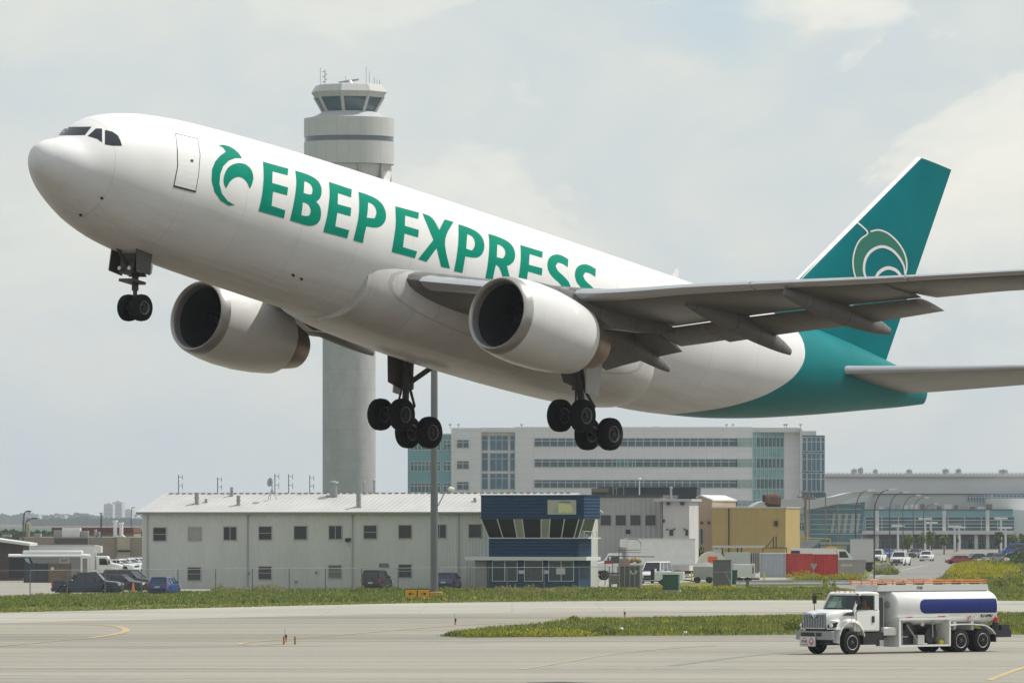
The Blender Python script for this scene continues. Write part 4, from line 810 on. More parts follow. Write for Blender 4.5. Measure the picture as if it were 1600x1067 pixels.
# glazed stair bay, curved
mb = MB(); cu = []
for k in range(9): f_ = k/8; cu.append((U(1176)+(U(1226)-U(1176))*f_, 2.6*math.sin(math.pi*f_*.5)))
mb.loft([[(x, y, 0) for x, y in cu], [(x, y, Z(674)) for x, y in cu]], closed=False, cap=False); bay = mb.build('stair_bay', mat('bay_glass', (.19, .42, .42), .12, var=.3, vs=.4), OB)
mb = MB()
for k in range(8):
    x, y = cu[k]; mb.box(x-.06, x+.06, y-.15, y+.05, 0, Z(674))
for zz in (Z(682), Z(699), Z(715), Z(732), Z(747), Z(764), Z(780)): mb.loft([[(x, y-.1, zz-.08) for x, y in cu], [(x, y-.1, zz+.08) for x, y in cu]], closed=False, cap=False)
mb.build('mullions', mf, bay)
for k in range(1, 8, 1):
    for (a_, b_) in ((684, 697), (717, 730), (749, 762)):
        x, y = cu[k]; MB().box(x+.15, x+.55, y-.06, y+.08, Z(b_), Z(a_)).build('dark_pane', dk_g, bay)
MB().loft([[(U(1176), .0, z), (U(1252), 1.0, z), (U(1252), 26, z), (U(1176), 26, z)] for z in (Z(675), Z(668))]).build('roof_slab', mat('slab_white', (.6, .6, .58), .5), OB)
MB().box(U(1226), U(1250), 2.6, 28, 0, Z(675)).build('wall', wp, OB); MB().box(U(1250), U(1253), -.5, 26, 0, Z(670)).build('edge_fin', mat('slab_white', (.6, .6, .58), .5), OB)
MB().box(U(1253), U(1289), .5, 24, 0, Z(680)).build('glass_tower', mat('glass_core', (.04, .10, .13), .3), OB); MB().box(U(1253), U(1276), 1.5, 20, Z(680), Z(673)).build('plant_room', mat('slab_white', (.6, .6, .58), .5), OB)
for y0, y1 in ((683, 705), (708, 736), (739, 768)): ribbon(1253.8, 1260, y0, y1, 1, .5, blu_g); ribbon(1261.5, 1282, y0, y1, 3, .5, blu_g); ribbon(1283, 1288.5, y0, y1, 1, .5, blu_g)
mb = MB()
for px in (703, 716, 815, 1136, 1146, 1227, 1230, 1252): u = U(px); mb = MB().tube([(u, 3, Z(668)-.2), (u, 3, Z(662))], .07, 5).box(u-.25, u+.25, 2.8, 3.2, Z(664), Z(662)); mb.build('aerial', M['steel'], OB)
MB().box(U(1020), U(1030), 4, 8, Z(667), Z(665)).build('roof_hatch', wp, OB)
# -- airport terminal
TB, q = bld('terminal', 'wide pale grey airport terminal hall with teal and dark glazing at the right', 1290, 1330, 0)
U = lambda px, v=0: q(px, None, v); Z = lambda py: q(1500, py)[1]
tg = mat('terminal_grey', (.68, .69, .69), .6, var=.08, vs=.05); tg2 = mat('terminal_light', (.62, .625, .61), .6)
MB().box(U(1285), U(1760), 30, 110, 0, Z(742)).build('hall_wall', tg, TB); MB().box(U(1284), U(1765), 29, 111, Z(743), Z(738.5)).build('hall_roof', mat('hall_roof', (.58, .59, .58), .5), TB)
mb = MB()
for px in range(1292, 1700, 6): mb.box(U(px, 30), U(px+2.4, 30), 29.5, 29.8, Z(738.5), Z(736.4))
mb.box(U(1290), U(1700), 29.5, 29.7, Z(736.9), Z(736.4)); mb.build('roof_railing', tg2, TB)
MB().box(U(1378), U(1760), 26, 30, Z(797), Z(770.5)).build('upper_wall', mat('terminal_mid', (.43, .44, .44), .6), TB); MB().box(U(1376), U(1760), 25.6, 30, Z(771.2), Z(770.2)).build('shadow_strip', M['dark'], TB)  # thin dark strip paints in the shadow line of the recess
ribbon(1511, 1548, 772.5, 783.5, 8, 25.9, blu_g, TB, 1); ribbon(1551, 1640, 772.5, 777, 14, 25.9, blu_g, TB, 0)
mb = MB(); cx_ = U(1600); rr0 = U(1600)-U(1553)
mb.lathe((cx_, 26, Z(797)), (0, 0, 1), [(0, rr0), (Z(778)-Z(797), rr0)], 40, cap=True).build('drum_hall', tg2, TB, smooth=30)
MB().box(U(1586), U(1760), 8, 26, 0, Z(797)).build('right_block', tg, TB)
MB().box(U(1352), U(1586), 6, 26, Z(829), Z(797)).build('glass_hall', teal_s, TB); MB().box(U(1352)-.3, U(1586), 5.7, 25.5, Z(797), Z(797)+.25).build('hall_roof', mat('roof_gravel', (.13, .13, .125), .9), TB)
MB().box(U(1352), U(1586), 2, 26, Z(834.5), Z(829)).build('fascia', tg2, TB); MB().box(U(1352), U(1586), 12, 26, 0, Z(834.5)).build('ground_floor', mat('terminal_mid', (.43, .44, .44), .6), TB)
ribbon(1352, 1585, 807, 829, 9, 5.9, dk_g, TB, 3); ribbon(1470, 1563, 843, 858, 16, 11.9, dk_g, TB, 1); ribbon(1355, 1466, 845, 858, 16, 11.9, dk_g, TB, 0)
for px in (1372, 1426.5, 1477, 1500.5, 1527, 1545): MB().box(U(px)-.35, U(px)+.35, 3, 3.8, 0, Z(797 if px in (1372, 1477, 1545) else 834)).build('column', tg2, TB)
for px, w, h, y in ((1368, 7, 10, 742), (1421, 9, 6, 738.5), (1478, 10, 7, 738.5), (1498, 8, 7, 738.5), (1568, 14, 6, 738.5), (1335, 9, 7, 738.5), (1345, 8, 9, 738.5)):
    u = U(px, 33); MB().box(u-w*.06, u+w*.03, 33, 36, Z(y)-.1, Z(y-h*.75)+.3).box(u-w*.0, u+w*.06, 32.6, 34, Z(y)+.1, Z(y-h*.95)+.1).tube([(u, 33, Z(y)), (u, 33, Z(y-h)+.3)], .12, 6).build('roof_unit', M['steel'], TB)
rg = random.Random(4)
for i, px in enumerate(range(1376, 1556, 13)): u = U(px, 14); w = rg.uniform(.3, .8); MB().box(u-w, u+w, 12, 14, Z(797)-.05, Z(797)+rg.uniform(.7, 1.4)).build('roof_unit', rg.choice([M['steel'], tg2, mat('unit_brown', (.20, .17, .13), .7)]), TB)
# -- low entrance pavilion with sweeping roof, left of the terminal hall
PB, q = bld('glass_pavilion', 'low glazed pavilion with a sweeping upturned white roof in front of the terminal', 1160, 1150, 0)
U = lambda px, v=0: q(px, None, v); Z = lambda py: q(1300, py)[1]
mb = MB(); prof = [(1160, 805), (1185, 785), (1215, 781), (1262, 779), (1300, 776), (1330, 769), (1382, 765.5)]
tp_ = [(U(x), Z(y)) for x, y in spline([(x, y, 0) for x, y in prof], 4) for x, y in [(x, y)]] if False else [(U(v.x), Z(v.y)) for v in spline([(x, y, 0) for x, y in prof], 4)]
bt_ = [(U(1378), Z(769)), (U(1340), Z(776)), (U(1300), Z(789)), (U(1262), Z(796)), (U(1200), Z(800)), (U(1160), Z(808))]
mb = MB(); loop = tp_+bt_; P = [Vector((x, z, 0)) for x, z in loop]; tr_ = tessellate_polygon([P]); n = len(loop)
mb.v = [(x, -3, z) for x, z in loop]+[(x, 24, z) for x, z in loop]; mb.f = [tuple(t_) for t_ in tr_]+[tuple(i+n for i in reversed(t_)) for t_ in tr_]+[(i, (i+1) % n, (i+1) % n+n, i+n) for i in range(n)]; mb.m = [0]*len(mb.f)
mb.build('roof', mat('pavilion_roof', (.46, .46, .455), .6), PB)
MB().loft([[(x, v, z+.02), (x+.01, v, z+.35)] for (x, z) in tp_[-9:] for v in (-3.1,)], closed=False, cap=False)
MB().box(U(1330), U(1382), -3.4, -3.05, Z(768.5), Z(765.5)).build('roof_edge', mat('slab_white', (.6, .6, .58), .5), PB)
MB().box(U(1150), U(1266), 0, 22, 0, Z(800)).build('wall', mat('pavilion_wall', (.45, .45, .44), .6), PB)
ribbon(1229, 1257, 816, 829, 6, 0, dk_g, PB, 1)
MB().hexa([(U(1266), .5, 0), (U(1344), .5, 0), (U(1344), 20, 0), (U(1266), 20, 0)], [(U(1266), .5, Z(792)), (U(1352), .5, Z(784)), (U(1352), 20, Z(784)), (U(1266), 20, Z(792))]).build('glass_hall', mat('hall_glass', (.05, .20, .24), .12, spec=.7, var=.5, vs=.25), PB)
mb = MB()
for y in (787, 795, 803.5, 811, 819, 827, 834): mb.box(U(1266), U(1346), .3, .45, Z(y)-.06, Z(y)+.06)
mb.build('mullions', mf, PB); mb = MB()
for px, w in ((1302, 4), (1310, 6), (1321, 5), (1331, 7), (1341, 4)): mb.hexa([(U(px-4), .38, Z(832)), (U(px-4+w), .38, Z(832)), (U(px-4+w), .48, Z(832)), (U(px-4), .48, Z(832))], [(U(px), .38, Z(802)), (U(px+w), .38, Z(802)), (U(px+w), .48, Z(802)), (U(px), .48, Z(802))])
mb.build('pale_pane', mat('pane_pale', (.34, .40, .40), .3), PB)
# -- control tower
CT = thing('control_tower', 'tall pale concrete air traffic control tower with a drum head and a glass cab', 'control tower', at(545.5, HY+CH*F/1200, 1200)); Yt = 1200
tz = lambda py: CH-(py-HY)*Yt/F; tr2 = lambda px: px*Yt/F
tcm = bpy.data.materials.new('tower_concrete'); tcm.use_nodes = True; t = tcm.node_tree; b = t.nodes['Principled BSDF']; b.inputs['Roughness'].default_value = .8
tc = N(t, 'ShaderNodeTexCoord'); sp = N(t, 'ShaderNodeSeparateXYZ'); L(t, tc.outputs['Object'], sp.inputs[0])
n_ = N(t, 'ShaderNodeTexNoise'); n_.inputs['Scale'].default_value = .35; n_.inputs['Detail'].default_value = 8; n_.inputs['Roughness'].default_value = .7; mp_ = N(t, 'ShaderNodeMapping'); mp_.inputs['Scale'].default_value = (1, 1, .6); L(t, tc.outputs['Object'], mp_.inputs[0]); L(t, mp_.outputs[0], n_.inputs['Vector'])
r = ramp(t, n_.outputs[0], [(.3, (.33, .33, .325)), (.7, (.46, .455, .445))])
pp = N(t, 'ShaderNodeMath', operation='PINGPONG'); pp.inputs[1].default_value = 1.9; L(t, sp.outputs[2], pp.inputs[0]); lt = N(t, 'ShaderNodeMath', operation='LESS_THAN'); lt.inputs[1].default_value = .06; L(t, pp.outputs[0], lt.inputs[0])
m_ = N(t, 'ShaderNodeMath', operation='MULTIPLY'); m_.inputs[1].default_value = .22; L(t, lt.outputs[0], m_.inputs[0]); mm = N(t, 'ShaderNodeMix', data_type='RGBA'); mm.inputs[7].default_value = (.14, .14, .135, 1); L(t, m_.outputs[0], mm.inputs[0]); L(t, r.outputs[0], mm.inputs[6]); L(t, mm.outputs[2], b.inputs['Base Color'])
rs = tr2(41.5); MB().lathe((0, 0, 0), (0, 0, 1), [(0, rs), (tz(300), rs)], 64).build('shaft', tcm, CT, smooth=30)
pm = bpy.data.materials.new('tower_panel'); pm.use_nodes = True; t = pm.node_tree; b = t.nodes['Principled BSDF']; b.inputs['Roughness'].default_value = .5
tc = N(t, 'ShaderNodeTexCoord'); sp = N(t, 'ShaderNodeSeparateXYZ'); L(t, tc.outputs['Object'], sp.inputs[0]); at2 = N(t, 'ShaderNodeMath', operation='ARCTAN2'); L(t, sp.outputs[1], at2.inputs[0]); L(t, sp.outputs[0], at2.inputs[1])
cb = N(t, 'ShaderNodeCombineXYZ'); L(t, at2.outputs[0], cb.inputs[0]); L(t, sp.outputs[2], cb.inputs[1]); br = N(t, 'ShaderNodeTexBrick'); br.offset = 0; br.inputs['Scale'].default_value = 1; br.inputs['Mortar Size'].default_value = .008; br.inputs['Brick Width'].default_value = .26; br.inputs['Row Height'].default_value = 1.9
br.inputs['Color1'].default_value = (.50, .505, .485, 1); br.inputs['Color2'].default_value = (.53, .535, .515, 1); br.inputs['Mortar'].default_value = (.43, .435, .42, 1); L(t, cb.outputs[0], br.inputs['Vector']); L(t, br.outputs[0], b.inputs['Base Color'])
rd_ = tr2(70.5)
MB().lathe((0, 0, 0), (0, 0, 1), [(tz(290), tr2(60)), (tz(262), tr2(66)), (tz(258), tr2(66))], 64).build('collar', pm, CT, smooth=30)
for a in (20, 70, 130, 200, 250, 285, 320): MB().box(-.35, .35, -.3, .3, tz(296), tz(257)).build('rib', M['steel'], CT, loc=(tr2(66)*math.cos(R(a)), tr2(66)*math.sin(R(a)), 0)).rotation_euler = (0, 0, R(a))
MB().lathe((0, 0, 0), (0, 0, 1), [(tz(258), rd_-.8), (tz(258), rd_), (tz(223), rd_), (tz(223), rd_-.15)], 72).build('drum_lower', pm, CT, smooth=30)
MB().lathe((0, 0, 0), (0, 0, 1), [(tz(223.2), rd_-.1), (tz(214.8), rd_-.1)], 72).build('window_band', mat('band_glass', (.055, .085, .11), .15, spec=.7), CT, smooth=30)
MB().lathe((0, 0, 0), (0, 0, 1), [(tz(215), rd_-.15), (tz(215), rd_), (tz(186), rd_), (tz(186), rd_-.3), (tz(187), rd_-.5), (tz(184.5), rd_-1.0)], 72).build('drum_upper', pm, CT, smooth=30)
MB().lathe((0, 0, 0), (0, 0, 1), [(tz(185), rd_-.9), (tz(181), tr2(52)), (tz(175), tr2(41))], 16).build('deck', mat('deck_pale', (.50, .52, .52), .5), CT)
ang = [R(22.5+12+45*k) for k in range(8)]
def octa(z, r_): return [(r_*math.cos(a), r_*math.sin(a), z) for a in ang]
MB().loft([octa(tz(177), tr2(40)), octa(tz(153), tr2(54))], cap=False).build('cab_glass', mat('cab_glass', (.03, .075, .10), .08, spec=.8), CT)
for a in ang: MB().tube([(tr2(40.6)*math.cos(a), tr2(40.6)*math.sin(a), tz(177)), (tr2(55)*math.cos(a), tr2(55)*math.sin(a), tz(152))], .32, 6).build('cab_post', pm, CT)
MB().loft([octa(tz(153.5), tr2(54.5)), octa(tz(145), tr2(60.5)), octa(tz(134.5), tr2(54)), octa(tz(133), tr2(50))]).build('cab_roof', pm, CT)
# room inside the cab: floor consoles and far wall visible as dark forms
MB().loft([octa(tz(177.5), tr2(39)), octa(tz(170), tr2(36))]).build('console_ring', M['dark'], CT)
mb = MB(); mb.tube([(0, 0, tz(133)), (0, 0, tz(128))], .35, 8); mb.lathe((0, 0, tz(133)), (0, 0, 1), [(0, 1.0), (.3, .9), (.9, .4)], 12, cap=True); mb.build('radar_mount', M['steel'], CT)
MB().hexa([(-2.0, -.15, tz(128)-.35), (1.8, -.15, tz(122)-.5), (1.8, .15, tz(122)-.5), (-2.0, .15, tz(128)-.35)], [(-2.0, -.15, tz(128)), (1.8, -.15, tz(122)-.15), (1.8, .15, tz(122)-.15), (-2.0, .15, tz(128))]).build('radar_bar', M['steel'], CT)
for px, top, w, y in ((501, 107, .05, -2), (508, 110, .09, -1), (540, 119, .04, 0), (572, 104, .05, 1), (577, 112, .05, 0), (585, 122, .06, -2), (589, 125, .06, 0), (593, 125, .06, 1)):
    x = (px-545.5)*Yt/F; mb = MB().tube([(x, y, tz(135)), (x, y, tz(top))], w, 5)
    if px == 508:
        for k in range(6): zz = tz(133-k*4); mb.tube([(x-.5*(k % 2), y, zz), (x+.45*((k+1) % 2), y, zz)], .08, 5)
    mb.build('antenna', M['steel'], CT)
# -- buildings at the far left
LB, q = bld('tan_building', 'flat-roofed tan building behind the delivery trucks with roof machinery', 30, 860, 0)
U = lambda px, v=0: q(px, None, v); Z = lambda py: q(100, py)[1]
tan = mat('tan_wall', (.25, .215, .17), .8, var=.12, vs=.3)
MB().box(0, U(232), 0, 30, 0, Z(839)).build('wall', tan, LB); MB().box(U(183.5), U(203), -.4, 0, 0, Z(838.5)).build('pale_bay', mat('tan_pale', (.36, .33, .24), .7, var=.1), LB); MB().box(U(85), U(137.5), -.15, 0, Z(849), Z(841)).build('dark_panel', mat('panel_brown', (.07, .065, .06), .7), LB)
MB().box(U(137), U(138.5), -.12, -.02, 0, Z(839)).build('downpipe', M['steel'], LB); MB().box(U(184), U(204), -.6, -.45, Z(862), Z(859)).build('canopy', M['dark'], LB)
MB().box(U(183), U(222), -3, -2.6, 0, Z(869)).build('screen_wall', mat('screen_tan', (.34, .30, .26), .8, var=.1), LB)
RB = MB(); red_b = mat('fascia_red', (.16, .035, .03), .6, var=.2, vs=.3)
rb_, q2 = bld('red_roofed_building', 'low building with a dark red fascia behind the tan building', 83, 1010, 0)
MB().box(0, q2(209), 0, 20, 0, q2(100, 834)[1]).build('wall', tan, rb_); MB().box(-.2, q2(209), -.5, 20.2, q2(100, 832)[1], q2(100, 824)[1]).build('fascia', red_b, rb_)
rg = random.Random(11)
for x0, x1, y0, nm, mt in ((84, 97, 828, 'roof_unit', 'steel'), (97, 125, 824.5, 'roof_unit', 'white_paint'), (126, 137, 829, 'roof_unit', 'steel'), (147, 149.5, 827, 'roof_pipe', 'steel'), (153, 156, 830, 'roof_pipe', 'steel'), (3, 16, 835, 'roof_unit', 'steel'), (53, 63, 833.5, 'roof_unit', 'steel')):
    q_l = U(x0, 5), U(x1, 5); g = MB().box(q_l[0], q_l[1], 5, 8, Z(839), Z(y0))
    for k in range(int((x1-x0)/3)): g.box(q_l[0]+.1+k*.27, q_l[0]+.22+k*.27, 4.9, 5.0, Z(838), Z(y0+1.5))
    g.build(nm, M[mt], LB)
for px, t0 in ((180, 812.5), (189.5, 816)):
    u = U(px, 5); mb = MB().tube([(u, 5, Z(840)), (u, 5, Z(t0+2.5))], .26, 12); mb.tube([(u, 5, Z(t0+3)), (u, 5, Z(t0))], .36, 12); mb.tube([(u, 5, Z(836)), (u+.5, 5, Z(840))], .2, 8); mb.build('chimney', M['white_paint'], LB, smooth=40)
u = U(44, 5); MB().lathe((u, 5, Z(840)), (0, 0, 1), [(0, .25), (1.1, .22), (1.1, .34), (1.9, .3), (2.0, .05)], 12, cap=True).build('chimney', mat('cowl_tan', (.3, .27, .2), .7), LB, smooth=40)
for px, t0, w in ((158, 801, .10), ): u = U(px, 3); MB().tube([(u, 3, Z(840)), (u, 3, Z(t0))], w, 6).box(u-.25, u+.25, 2.9, 3.1, Z(t0+1), Z(t0)).build('mast', M['dark'], LB)
BrB, q = bld('brown_building', 'dark brown low building with a white sloping roof edge at the left frame edge', -60, 632, 0)
U = lambda px, v=0: q(px, None, v); Z = lambda py: q(0, py)[1]
MB().loft([[(0, v, 0), (U(36), v, 0), (U(36), v, Z(852)), (0, v, Z(838))] for v in (0, 8)]).build('wall', mat('brown_brick', (.085, .07, .062), .8, var=.2, vs=1), BrB)
MB().loft([[(-.3, v, Z(838)+.02), (U(48), v, Z(852.5)), (U(48), v, Z(848.5)), (-.3, v, Z(833))] for v in (-1.2, 9)]).build('roof', mat('slab_white', (.6, .6, .58), .5), BrB)
# -- distant town
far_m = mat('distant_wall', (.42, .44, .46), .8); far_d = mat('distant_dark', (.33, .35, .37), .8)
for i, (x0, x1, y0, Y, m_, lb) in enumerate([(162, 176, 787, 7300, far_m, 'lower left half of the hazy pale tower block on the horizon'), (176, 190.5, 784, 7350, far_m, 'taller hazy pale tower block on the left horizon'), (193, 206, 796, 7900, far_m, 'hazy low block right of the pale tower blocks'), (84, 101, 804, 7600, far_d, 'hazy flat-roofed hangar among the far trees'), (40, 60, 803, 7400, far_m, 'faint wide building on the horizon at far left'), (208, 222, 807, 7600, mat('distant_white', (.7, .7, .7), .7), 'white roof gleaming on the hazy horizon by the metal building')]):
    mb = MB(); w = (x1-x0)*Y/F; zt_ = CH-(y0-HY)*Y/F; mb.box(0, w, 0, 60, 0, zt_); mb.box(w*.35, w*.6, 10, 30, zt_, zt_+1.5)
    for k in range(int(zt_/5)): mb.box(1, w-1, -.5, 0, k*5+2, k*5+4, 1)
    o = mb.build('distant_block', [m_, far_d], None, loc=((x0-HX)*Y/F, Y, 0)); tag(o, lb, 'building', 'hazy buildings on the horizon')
# far trees: one ragged wood along the horizon
def wood(name, x0, x1, Y, h0, h1, n, seed, depth=300, m_=None, sz=9):
    rg = random.Random(seed); mb = MB()
    for i in range(n):
        px = rg.uniform(x0, x1); y = Y+rg.uniform(0, depth); x = (px-HX)*y/F; h = (h0+(h1-h0)*(.5+.5*mnoise.noise(Vector((px*.035, seed, 0)))))*rg.uniform(.6, 1.1); s_ = sz*rg.uniform(.5, 1.3)
        c = Vector((x, y, h*rg.uniform(.15, 1))); a = rg.uniform(0, 3.14)
        for k in range(3):
            d1 = Vector((math.cos(a+k), math.sin(a+k), rg.uniform(-.3, .5)))*s_*.5; d2 = Vector((rg.uniform(-.3, .3), rg.uniform(-.3, .3), 1))*s_*.45
            mb.face([c-d1, c-d2, c+d1, c+d2])
    o = mb.build(name, m_); o['kind'] = 'stuff'
ft = mat('far_foliage', (.035, .06, .03), .9, var=.4, vs=.01, spec=.1)
wood('far_woods', -150, 420, 8300, 4, 13, 7000, 2, 700, ft, 12)
wood('near_woods', 40, 400, 6300, 2, 7, 3500, 5, 300, ft, 8)
wood('woods_right', 1100, 1800, 8000, 4, 12, 2500, 8, 500, ft, 12)
wood('low_scrub', -40, 250, 1700, 1, 2.5, 1500, 13, 100, mat('scrub_green', (.06, .09, .03), .9, spec=.1), 3)
# ------------------------------------------------------------ vehicles
def spot(px, py=None, Y=None):
    return gp(px, py) if Y is None else Vector(((px-HX)*Y/F, Y, 0))
def wheels(par, xs, hw, r, w=.22, name='wheel'):
    for x in xs:
        for s in (-1, 1): wheel_s(par, (x, s*(hw-w/2), r), r, w, name)
def wheel_s(par, c, r, w, name='wheel'):
    m_ = MB(); c = Vector(c)
    m_.lathe(c, (0, 1, 0), [(-w/2, .01), (-w/2, .9*r), (-w*.35, r), (w*.35, r), (w/2, .9*r), (w/2, .01)], 20, 0)
    for sg in (-1, 1): m_.lathe(c, (0, sg, 0), [(w/2+.004, .62*r), (w/2+.012, .60*r), (w/2-.02, .52*r), (w/2-.03, .24*r)], 16, 1); m_.lathe(c, (0, sg, 0), [(w/2-.03, .24*r), (w/2+.01, .15*r), (w/2+.02, .01)], 16, 2)
    return m_.build(name, [M['tyre'], M['rim'], M['gear']], par, smooth=40)
KIND = {  # L, W, wheel r, wheelbase, top profile (x from rear, z), belt polygon x0,x1, roof x0,x1, z belt, z roof
 'sedan': (4.7, 1.82, .33, 2.75, [(0, .62), (.05, .95), (.9, 1.02), (3.2, .98), (4.3, .86), (4.62, .70), (4.7, .5)], .75, 3.35, 1.35, 2.65, 1.0, 1.45),
 'hatch': (4.05, 1.72, .31, 2.5, [(0, .6), (.05, .98), (.5, 1.02), (3.0, .98), (3.75, .84), (4.0, .66), (4.05, .45)], .12, 3.15, .55, 2.45, 1.0, 1.50),
 'suv': (4.75, 1.9, .37, 2.75, [(0, .7), (.04, 1.1), (.5, 1.14), (3.4, 1.1), (4.4, 1.0), (4.7, .82), (4.75, .55)], .1, 3.5, .35, 2.75, 1.1, 1.80),
 'pickup': (5.7, 1.98, .40, 3.6, [(0, .75), (.03, 1.15), (2.0, 1.15), (2.05, 1.17), (4.25, 1.17), (5.3, 1.08), (5.65, .95), (5.7, .6)], 1.95, 4.45, 2.15, 3.75, 1.14, 1.86),
 'van': (5.3, 2.0, .38, 3.4, [(0, .7), (.03, 1.15), (.5, 1.2), (4.2, 1.2), (5.0, 1.05), (5.25, .85), (5.3, .55)], .05, 4.45, .15, 3.7, 1.18, 2.08)}
def car(label, cat, px, py, head, kind, colour, Y=None, group=None, k=1.0, cargo=False):
    Ln, Wd, wr, wb, prof, b0, b1, r0, r1, zb_, zr_ = KIND[kind]; hw = Wd/2; xo = Ln/2
    t_ = thing('parked_'+({'sedan': 'car', 'hatch': 'hatchback', 'suv': 'suv', 'pickup': 'pickup', 'van': 'van'}[kind]), label, cat, spot(px, py, Y), R(head), group); t_.scale = (k, k, k)
    xa = (Ln-wb)/2-.05; xf = xa+wb
    bm_ = MB(); xs_l = sorted(set([p[0] for p in prof]+[xa-wr-.08, xa-wr*.7, xa, xa+wr*.7, xa+wr+.08, xf-wr-.08, xf-wr*.7, xf, xf+wr*.7, xf+wr+.08]))
    xs_l = [x for x in xs_l if 0 <= x <= Ln]
    def ztop(x):
        for (xA, zA), (xB, zB) in zip(prof, prof[1:]):
            if xA <= x <= xB: return zA+(zB-zA)*((x-xA)/(xB-xA) if xB > xA else 0)
        return prof[-1][1]
    def zbot(x):
        for c in (xa, xf):
            d = abs(x-c)
            if d < wr+.09: return max(.26, wr+math.sqrt(max(0, (wr+.07)**2-d*d))*.98)
        return .26
    rings = []
    for x in xs_l:
        zt = ztop(x); zb = min(zbot(x), zt-.12); w_ = hw*(1-.10*max(0, (abs(x-Ln/2)/(Ln/2))-.75)/.25); zm = zb+(zt-zb)*.6
        rings.append([(x-xo, -w_*.97, zb), (x-xo, -w_, zm), (x-xo, -w_*.93, zt-.03), (x-xo, -w_*.6, zt+.02), (x-xo, w_*.6, zt+.02), (x-xo, w_*.93, zt-.03), (x-xo, w_, zm), (x-xo, w_*.97, zb)])
    bm_.loft(rings); body = bm_.build('body', colour, t_, smooth=30)
    MB().box(.25-xo, Ln-.25-xo, -hw+.25, hw-.25, .2, .6).build('underbody', M['black'], t_)
    wb_, wr_ = hw*.90, hw*.72
    gh = MB().hexa([(b0-xo, -wb_, zb_-.05), (b1-xo, -wb_, zb_-.05), (b1-xo, wb_, zb_-.05), (b0-xo, wb_, zb_-.05)], [(r0-xo, -wr_, zr_-.04), (r1-xo, -wr_, zr_-.04), (r1-xo, wr_, zr_-.04), (r0-xo, wr_, zr_-.04)])
    gh.build('glasshouse', M['glass'], t_)
    rf_ = MB(); rf_.loft([[(r0-xo-.06, -wr_-.03, zr_-.06), (r1-xo+.08, -wr_-.03, zr_-.06), (r1-xo+.08, wr_+.03, zr_-.06), (r0-xo-.06, wr_+.03, zr_-.06)], [(r0-xo, -wr_+.08, zr_+.02), (r1-xo-.05, -wr_+.08, zr_+.02), (r1-xo-.05, wr_-.08, zr_+.02), (r0-xo, wr_-.08, zr_+.02)]])
    for s in (-1, 1):
        for f_ in (0, .36, .70, 1):
            xb_ = b0+(b1-b0)*f_-xo; xr_ = r0+(r1-r0)*f_-xo; rf_.tube([(xb_, s*wb_*1.005, zb_-.04), (xr_, s*wr_*1.01, zr_-.03)], .045 if f_ in (0, 1) else .035, 5)
    rf_.build('roof', colour, t_)
    for s in (-1, 1):
        for c in (xa, xf): wheel_s(t_, (c-xo, s*(hw-.13), wr), wr, .22)
        MB().box(Ln-xo-.16, Ln-xo+.0, s*(hw-.22)-.16, s*(hw-.22)+.16, .66 if kind != 'pickup' else .8, .80 if kind != 'pickup' else .98).build('headlight', M['lamp'], t_)
        MB().box(-xo-.02, -xo+.14, s*(hw-.14)-.10, s*(hw-.14)+.08, .72, zb_-.05).build('tail_light', M['red'], t_)
        MB().box(b1-xo-.42, b1-xo-.25, s*(hw+.02)-.09, s*(hw+.02)+.09, zb_, zb_+.17).build('mirror', colour, t_)
    MB().box(Ln-xo-.05, Ln-xo+.06, -hw*.85, hw*.85, .34, .54).build('front_bumper', M['black'] if kind in ('pickup', 'suv', 'van') else colour, t_)
    MB().box(-xo-.08, -xo+.05, -hw*.85, hw*.85, .36, .58).build('rear_bumper', M['black'] if kind != 'sedan' else colour, t_)
    MB().box(Ln-xo-.01, Ln-xo+.03, -hw*.5, hw*.5, .58, .78).build('grille', M['dark'], t_)
    MB().box(-xo-.1, -xo-.02, -.2, .2, .62, .76).build('number_plate', mat('notice_white', (.55, .55, .53), .6), t_)
    if kind == 'pickup': MB().box(.08-xo, 1.9-xo, -hw*.82, hw*.82, .9, 1.178).build('truck_bed', M['black'], t_)
    return t_
navyp = mat('car_navy', (.005, .018, .055), .3, coat=.3, var=.05); blackp = mat('car_black', (.007, .008, .010), .3, coat=.3); bluep = mat('car_blue', (.006, .06, .28), .3, coat=.4); blue2 = mat('car_slate_blue', (.02, .06, .20), .3, coat=.6)
whitep = mat('car_white', (.72, .73, .72), .3, coat=.5); redp = mat('car_red', (.33, .015, .03), .3, coat=.6); greyp = mat('car_grey', (.10, .11, .12), .3, coat=.6); silv = mat('car_silver', (.38, .39, .40), .3, .4)
car('dark blue crew-cab pickup truck parked behind the wire fence', 'pickup truck', 137, 929, -6, 'pickup', navyp, k=.97)
car('black car nearest the dark blue pickup, its bonnet showing just beyond it', 'car', 190, 925, -22, 'sedan', blackp)
car('black sport utility parked against the corner of the grey metal building', 'suv', 203, 922.5, -24, 'suv', blackp)
car('bright blue hatchback parked tail-on at the left end of the metal building', 'car', 257, 929.5, 76, 'hatch', bluep, k=.97)
car('black sport utility parked tail-on under the vent of the metal building', 'suv', 589, 921.8, 77, 'suv', blackp, k=.95)
car('slate blue hatchback half hidden behind the tall grey mast', 'car', 700, 921.6, 79, 'hatch', blue2)
for px, py, hd, kd, lb in ((187, 893.5, -30, 'sedan', 'white car nearest the white delivery truck cab in the row by the screen wall'), (202, 892, -30, 'sedan', 'middle white car in the row by the screen wall'), (216, 890, -30, 'sedan', 'pale car at the right end of the row by the screen wall')): car(lb, 'car', px, py, hd, kd, whitep, group='pale cars by the tan building')
car('white sport van with a dark grille parked nose-on behind the green cabinet', 'van', 1025, 911, 253, 'van', whitep, k=.98)
